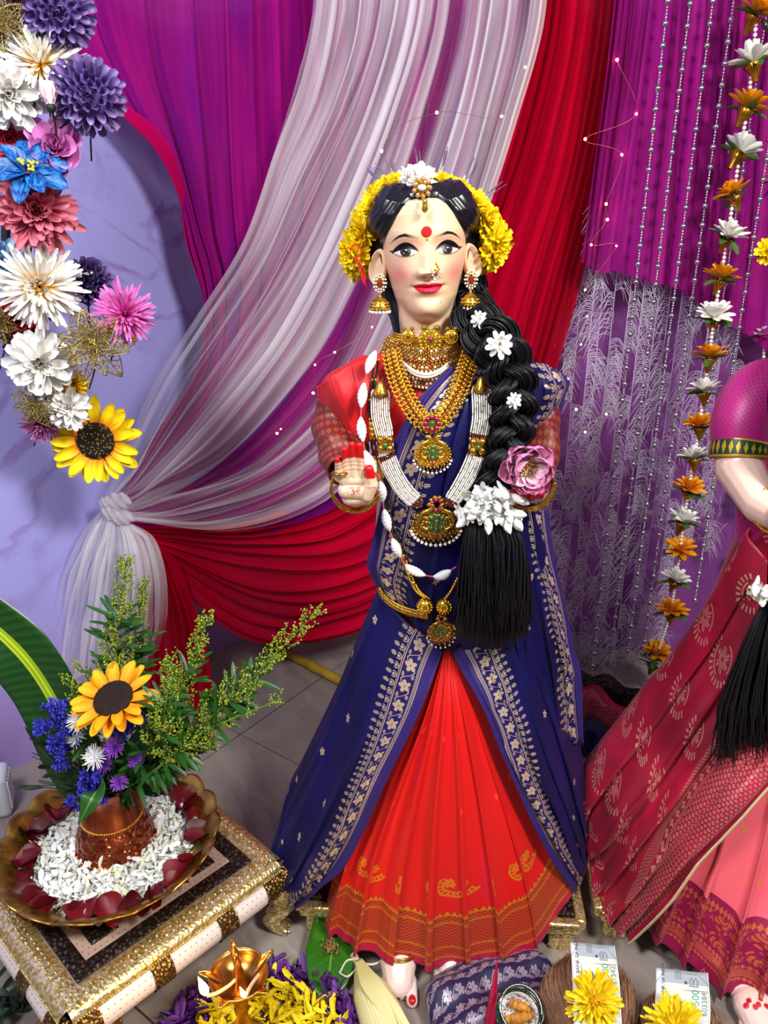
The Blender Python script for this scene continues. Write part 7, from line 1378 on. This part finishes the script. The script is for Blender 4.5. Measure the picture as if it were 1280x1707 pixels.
# plate of rice, turmeric, green bangles
rpz = Wz(868, 1690, .066)*[1, 1, 0]; pl = thing('rice_plate', 'small plate of white rice under the green bangles', 'plate', rpz); hz = .066
MB().add(xf(lathe([(.001, .0), (.026, .0), (.034, .007), (.0345, .0085), (.026, .003), (.001, .003)], 48), None, rpz+np.array([0, 0, hz]))).build('plate', mat('white_ceramic', 'ece8e0', .3), pl)
o = MB(); n = 700; q = .031*np.sqrt(rng.random(n)); a = rng.uniform(0, tau, n)
for i in range(n): o.add(xf(ball((0, 0, 0), .0013, 4, 3, (2.1, 1, 1)), rotz(rng.uniform(0, tau)), rpz+np.array([q[i]*math.cos(a[i]), q[i]*math.sin(a[i]), hz+.007+.004*(1-q[i]/.031)])))
o.build('rice', mat('rice', 'f0ede4', .6), pl, kind='stuff')
m_tur = mat('turmeric_root', fn=lambda nt: (lambda p: dict(color=nt.mix(nt.noise(nt.vec(*p), 90, 3).ss(.3, .7), 'a8641a', 'd8982e'), rough=.5, bump=(nt.noise(nt.vec(*p), 150, 3), .5, .003)))(nt.pos()))
for (p0, p1, lab) in (((850, 1672), (886, 1685), 'stubby turmeric root on the rice, the upper one'), ((842, 1700), (888, 1694), 'longer turmeric root on the rice, below the other')):
    P_ = cat([Wz(*p0, hz+.018), Wz((p0[0]+p1[0])/2, (p0[1]+p1[1])/2, hz+.022), Wz(*p1, hz+.018)], 24); tag(MB().add(tube(P_, .0075*(np.sin(np.linspace(.35, 2.8, 24))**.6)*(1+.12*np.sin(np.arange(24)*1.3)), 14)).build('turmeric_root', m_tur), lab, 'spice')
m_gb = mat('green_glass', fn=lambda nt: dict(color=nt.mix(nt.voro(nt.vec(*nt.pos()), 300).lt(.2), '03261a', '2fae7a'), rough=.1), spec=.8, coat=.5)
for k, (x, y, tl, lab) in enumerate(((868, 1682, (.1, -.45, .8), 'glossy green glass bangle, upper of the pair on the rice'), (864, 1690, (-.1, -.35, .9), 'glossy green glass bangle, lower of the pair on the rice'))):
    V, F, U = lathe([(.0295, -.002), (.0315, -.0026), (.0335, -.0015), (.034, .0), (.0335, .0015), (.0315, .0026), (.0295, .002), (.0290, 0), (.0295, -.002)], 72); o = tag(MB().add((V@face_to(tl).T+Wz(x, y, hz+.032+.004*k), F)).build('glass_bangle', m_gb), lab, 'bangle')
# coconuts, banknotes, chrysanthemums
m_coc = mat('coconut_fibre', fn=lambda nt: (lambda u, v: dict(color=nt.mix(nt.noise(nt.vec(u*120, v*3, 0.0), 1, 3).ss(.3, .7), '7a4c34', 'b98a6a'), rough=.85, bump=(nt.noise(nt.vec(u*160, v*4, 0.0), 1, 3), .8, .004)))(*nt.uv())); m_fib = mat('fibre_strand', fn=lambda nt: dict(color=nt.mix(nt.isl(), '7d5238', 'c29a78'), rough=.8))
def coconut(c, R, lab, tipx):
    t = thing('coconut', lab, 'coconut', c*[1, 1, 0]); u = np.linspace(0, 1, 30); ax_ = cat([c+np.array([0, -R*1.3, -R*.15]), c, c+np.array([tipx*.4, R*.8, R*.1]), c+np.array([tipx, R*1.35, R*.2])], 30); r_ = ip(u, [(0, .02), (.08, .45), (.25, .88), (.42, 1), (.6, .86), (.78, .5), (.92, .22), (1, .05)])*R
    MB().add(tube(ax_, r_, 40)).build('husk', m_coc, t, uv=True); o = MB(); T_, N_, B_ = frames(ax_)
    for i in range(620):
        a = rng.uniform(0, tau); k0 = rng.integers(2, 16); k1 = min(k0+rng.integers(8, 16), 29); idx = np.linspace(k0, k1, 6).astype(int); q = ax_[idx]+(np.cos(a)*N_[idx]+np.sin(a)*B_[idx])*(r_[idx]+rng.uniform(.0, .0025)+np.linspace(0, 1, 6)**2*rng.uniform(0, .008) )[:, None]; o.add(tube(q, [.0006]*5+[.0002], 3, False))
    for i in range(12):
        p = ax_[-4]+rng.normal(0, .01, 3); o.add(tube(cat([p, p+np.array([rng.normal(0, .025), rng.uniform(0, .04), rng.uniform(-.02, .03)]), p+np.array([rng.normal(0, .03), rng.uniform(0, .035), rng.uniform(-.03, .02)])], 6), .0004, 3, False))
    o.build('fibres', m_fib, t, kind='stuff'); return t
C1 = Wz(984, 1690, .07); C2 = Wz(1140, 1738, .058)
def Wp(px, py, Q, n):        # ray meets the plane through Q
    r = ray(px, py); o = np.array([0, 0, CAMH]); return o+r*(np.dot(Q-o, n)/np.dot(r, n))
NN = nrm([0, -.42, .9]); Q1 = C1+NN*.077; Q2 = C2+NN*.064
coconut(C1, .070, 'hairy brown coconut under the taller banknote', .0); coconut(C2, .058, 'smaller hairy coconut at the lower edge under the second banknote', .02)
m_note = mat('note_paper', fn=lambda nt: (lambda u, v: dict(color=nt.mix(u.lt(.11).mx(u.gt(.985)).mx(v.lt(.01)), nt.mix(v.gt(.86), nt.mix((v*300+u*60).sin().ss(.2, .9)*.12, 'd6dad2', 'b2bcc0'), 'a9b2ba'), 'f2f4f6'), rough=.6))(*nt.uv())); m_ink = mat('note_ink', '30343c', .6); m_grn = mat('note_green', '5fae8e', .5); m_gry = mat('note_grey', '7d878f', .6); m_pri = mat('note_lines', '8f99a2', .6)
def note(p00, p10, p01, lab, serial, val, bow):
    """p00 near left, p10 near right, p01 far left corner"""
    p00, p10, p01 = map(np.asarray, (p00, p10, p01)); ex, ey = p10-p00, p01-p00; w_, h_ = np.linalg.norm(ex), np.linalg.norm(ey); ex, ey = ex/w_, ey/h_; nz = nrm(np.cross(ex, ey)); t = thing('banknote', lab, 'banknote', p00)
    pt = lambda u, v, l=0: p00+ex*u*w_+ey*v*h_+nz*(bow*math.sin(v*pi)+.0025*math.sin(v*9+u*2)+.002*math.sin(u*6)+l)
    G = np.array([[pt(u, v) for v in np.linspace(0, 1, 24)] for u in np.linspace(0, 1, 10)]); solid(MB().add(surf(G)).build('paper', m_note, t, uv=True), .0003)
    def txt(s, u0, v0, size, rot, m_, nm):       # printed line, bent onto the paper
        cu_ = bpy.data.curves.new('t', 'FONT'); cu_.body = s; cu_.size = size; cu_.resolution_u = 3; ob = bpy.data.objects.new('t', cu_); COL.objects.link(ob); dg = bpy.context.evaluated_depsgraph_get(); me = ob.evaluated_get(dg).to_mesh(); n = len(me.vertices)
        if n:
            v_ = np.zeros(n*3, np.float32); me.vertices.foreach_get('co', v_); v_ = v_.reshape(-1, 3); me.calc_loop_triangles(); tr = np.zeros(len(me.loop_triangles)*3, np.int32); me.loop_triangles.foreach_get('vertices', tr); cr, sr = math.cos(rot), math.sin(rot); X, Y = v_[:, 0]*cr-v_[:, 1]*sr, v_[:, 0]*sr+v_[:, 1]*cr
            MB().add((np.array([pt(u0+x/w_, v0+y/h_, .0009) for x, y in zip(X, Y)]), tr.reshape(-1, 3))).build(nm, m_, t, smooth=False)
        ob.evaluated_get(dg).to_mesh_clear(); bpy.data.objects.remove(ob); bpy.data.curves.remove(cu_)
    txt('RESERVE BANK OF INDIA', .15, .50, .0070, pi/2, m_ink, 'lettering'); txt('भारतीय रिज़र्व बैंक', .15, .10, .0075, pi/2, m_ink, 'lettering'); txt(serial, .94, .57, .0105, pi/2, m_gry, 'serial_number'); txt('₹500', .80, .60, .0150, pi/2, m_grn, 'value'); txt(val, .94, .36, .0105, pi/2, m_gry, 'serial_number')
    o = MB(); ln = lambda pts, r=.0004: o.add(tube([pt(u, v, .0007) for u, v in pts], r, 4))
    for k in range(4): ln([(.36+.035*k, .90), (.36+.035*k, .99)])
    ln([(.0, .86), (.16, .97), (.82, .97), (1, .86)]); ln([(.11, .80), (.97, .80)]); ln([(.20, .30), (.20, .78)], .0003)
    for k in range(12):                          # lion capital emblem: base bar, pillar, three heads
        pass
    ln([(.62, .845), (.80, .845)], .0008); ln([(.66, .855), (.64, .90), (.68, .93), (.72, .90), (.76, .93), (.80, .90), (.78, .855)], .0009); ln([(.71, .855), (.71, .90)], .001); o.build('printed_lines', m_pri, t)
    MB().add(tube([pt(.56+.018*math.cos(a), .875+.010*math.sin(a), .0008) for a in np.linspace(0, tau, 14)], .0007, 4)).build('printed_mark', m_ink, t); return t
note(Wp(958, 1760, Q1, NN), Wp(1040, 1765, Q1, NN), Wp(950, 1571, Q1, NN), 'grey banknote standing taller, propped on the big hairy coconut', '187342', '342', .008)
note(Wp(1084, 1800, Q2, NN), Wp(1180, 1808, Q2, NN), Wp(1093, 1614, Q2, NN), 'lower grey banknote with a clear serial, over the smaller coconut', '603384', '0UP', .008)
m_chy = mat('chrysanthemum_petal', fn=lambda nt: dict(color=nt.mix(nt.isl(), 'f2cc06', 'fce22a'), rough=.55), spec=.25, sss=.05); CH = [(34, 1.0, .19, -.2, .06, -.14, .6, .35, .35, .35), (32, .97, .18, .0, .06, -.08, .6, .35, .35, .35), (30, .9, .17, .22, .06, -.02, .5, .3, .45, .3), (24, .76, .15, .55, .05, .05, .5, .35, .45, .3), (18, .55, .13, .9, .04, .1, .5, .4, .45, .3), (10, .35, .1, 1.25, .03, .12, .5, .4, .4, .3)]
for x, y, Q_, R, lab in ((992, 1669, Q1, 46, 'yellow chrysanthemum head on the taller banknote'), (1127, 1712, Q2, 46, 'yellow chrysanthemum head on the lower banknote by the edge')):
    t, c, M_ = head('chrysanthemum', lab, x, y, Wp(x, y, Q_+NN*.016, NN)[1], rr(R, 1.06), CH, m_chy, int(x), nd=(0, -.7, .72)); MB().add(xf(lathe([(.001, .012), (.006, .009), (.008, .0)], 16), M_, c)).build('centre', mat('orange_eye', 'e09a10', .7) if 'orange_eye' not in bpy.data.materials else bpy.data.materials['orange_eye'], t)
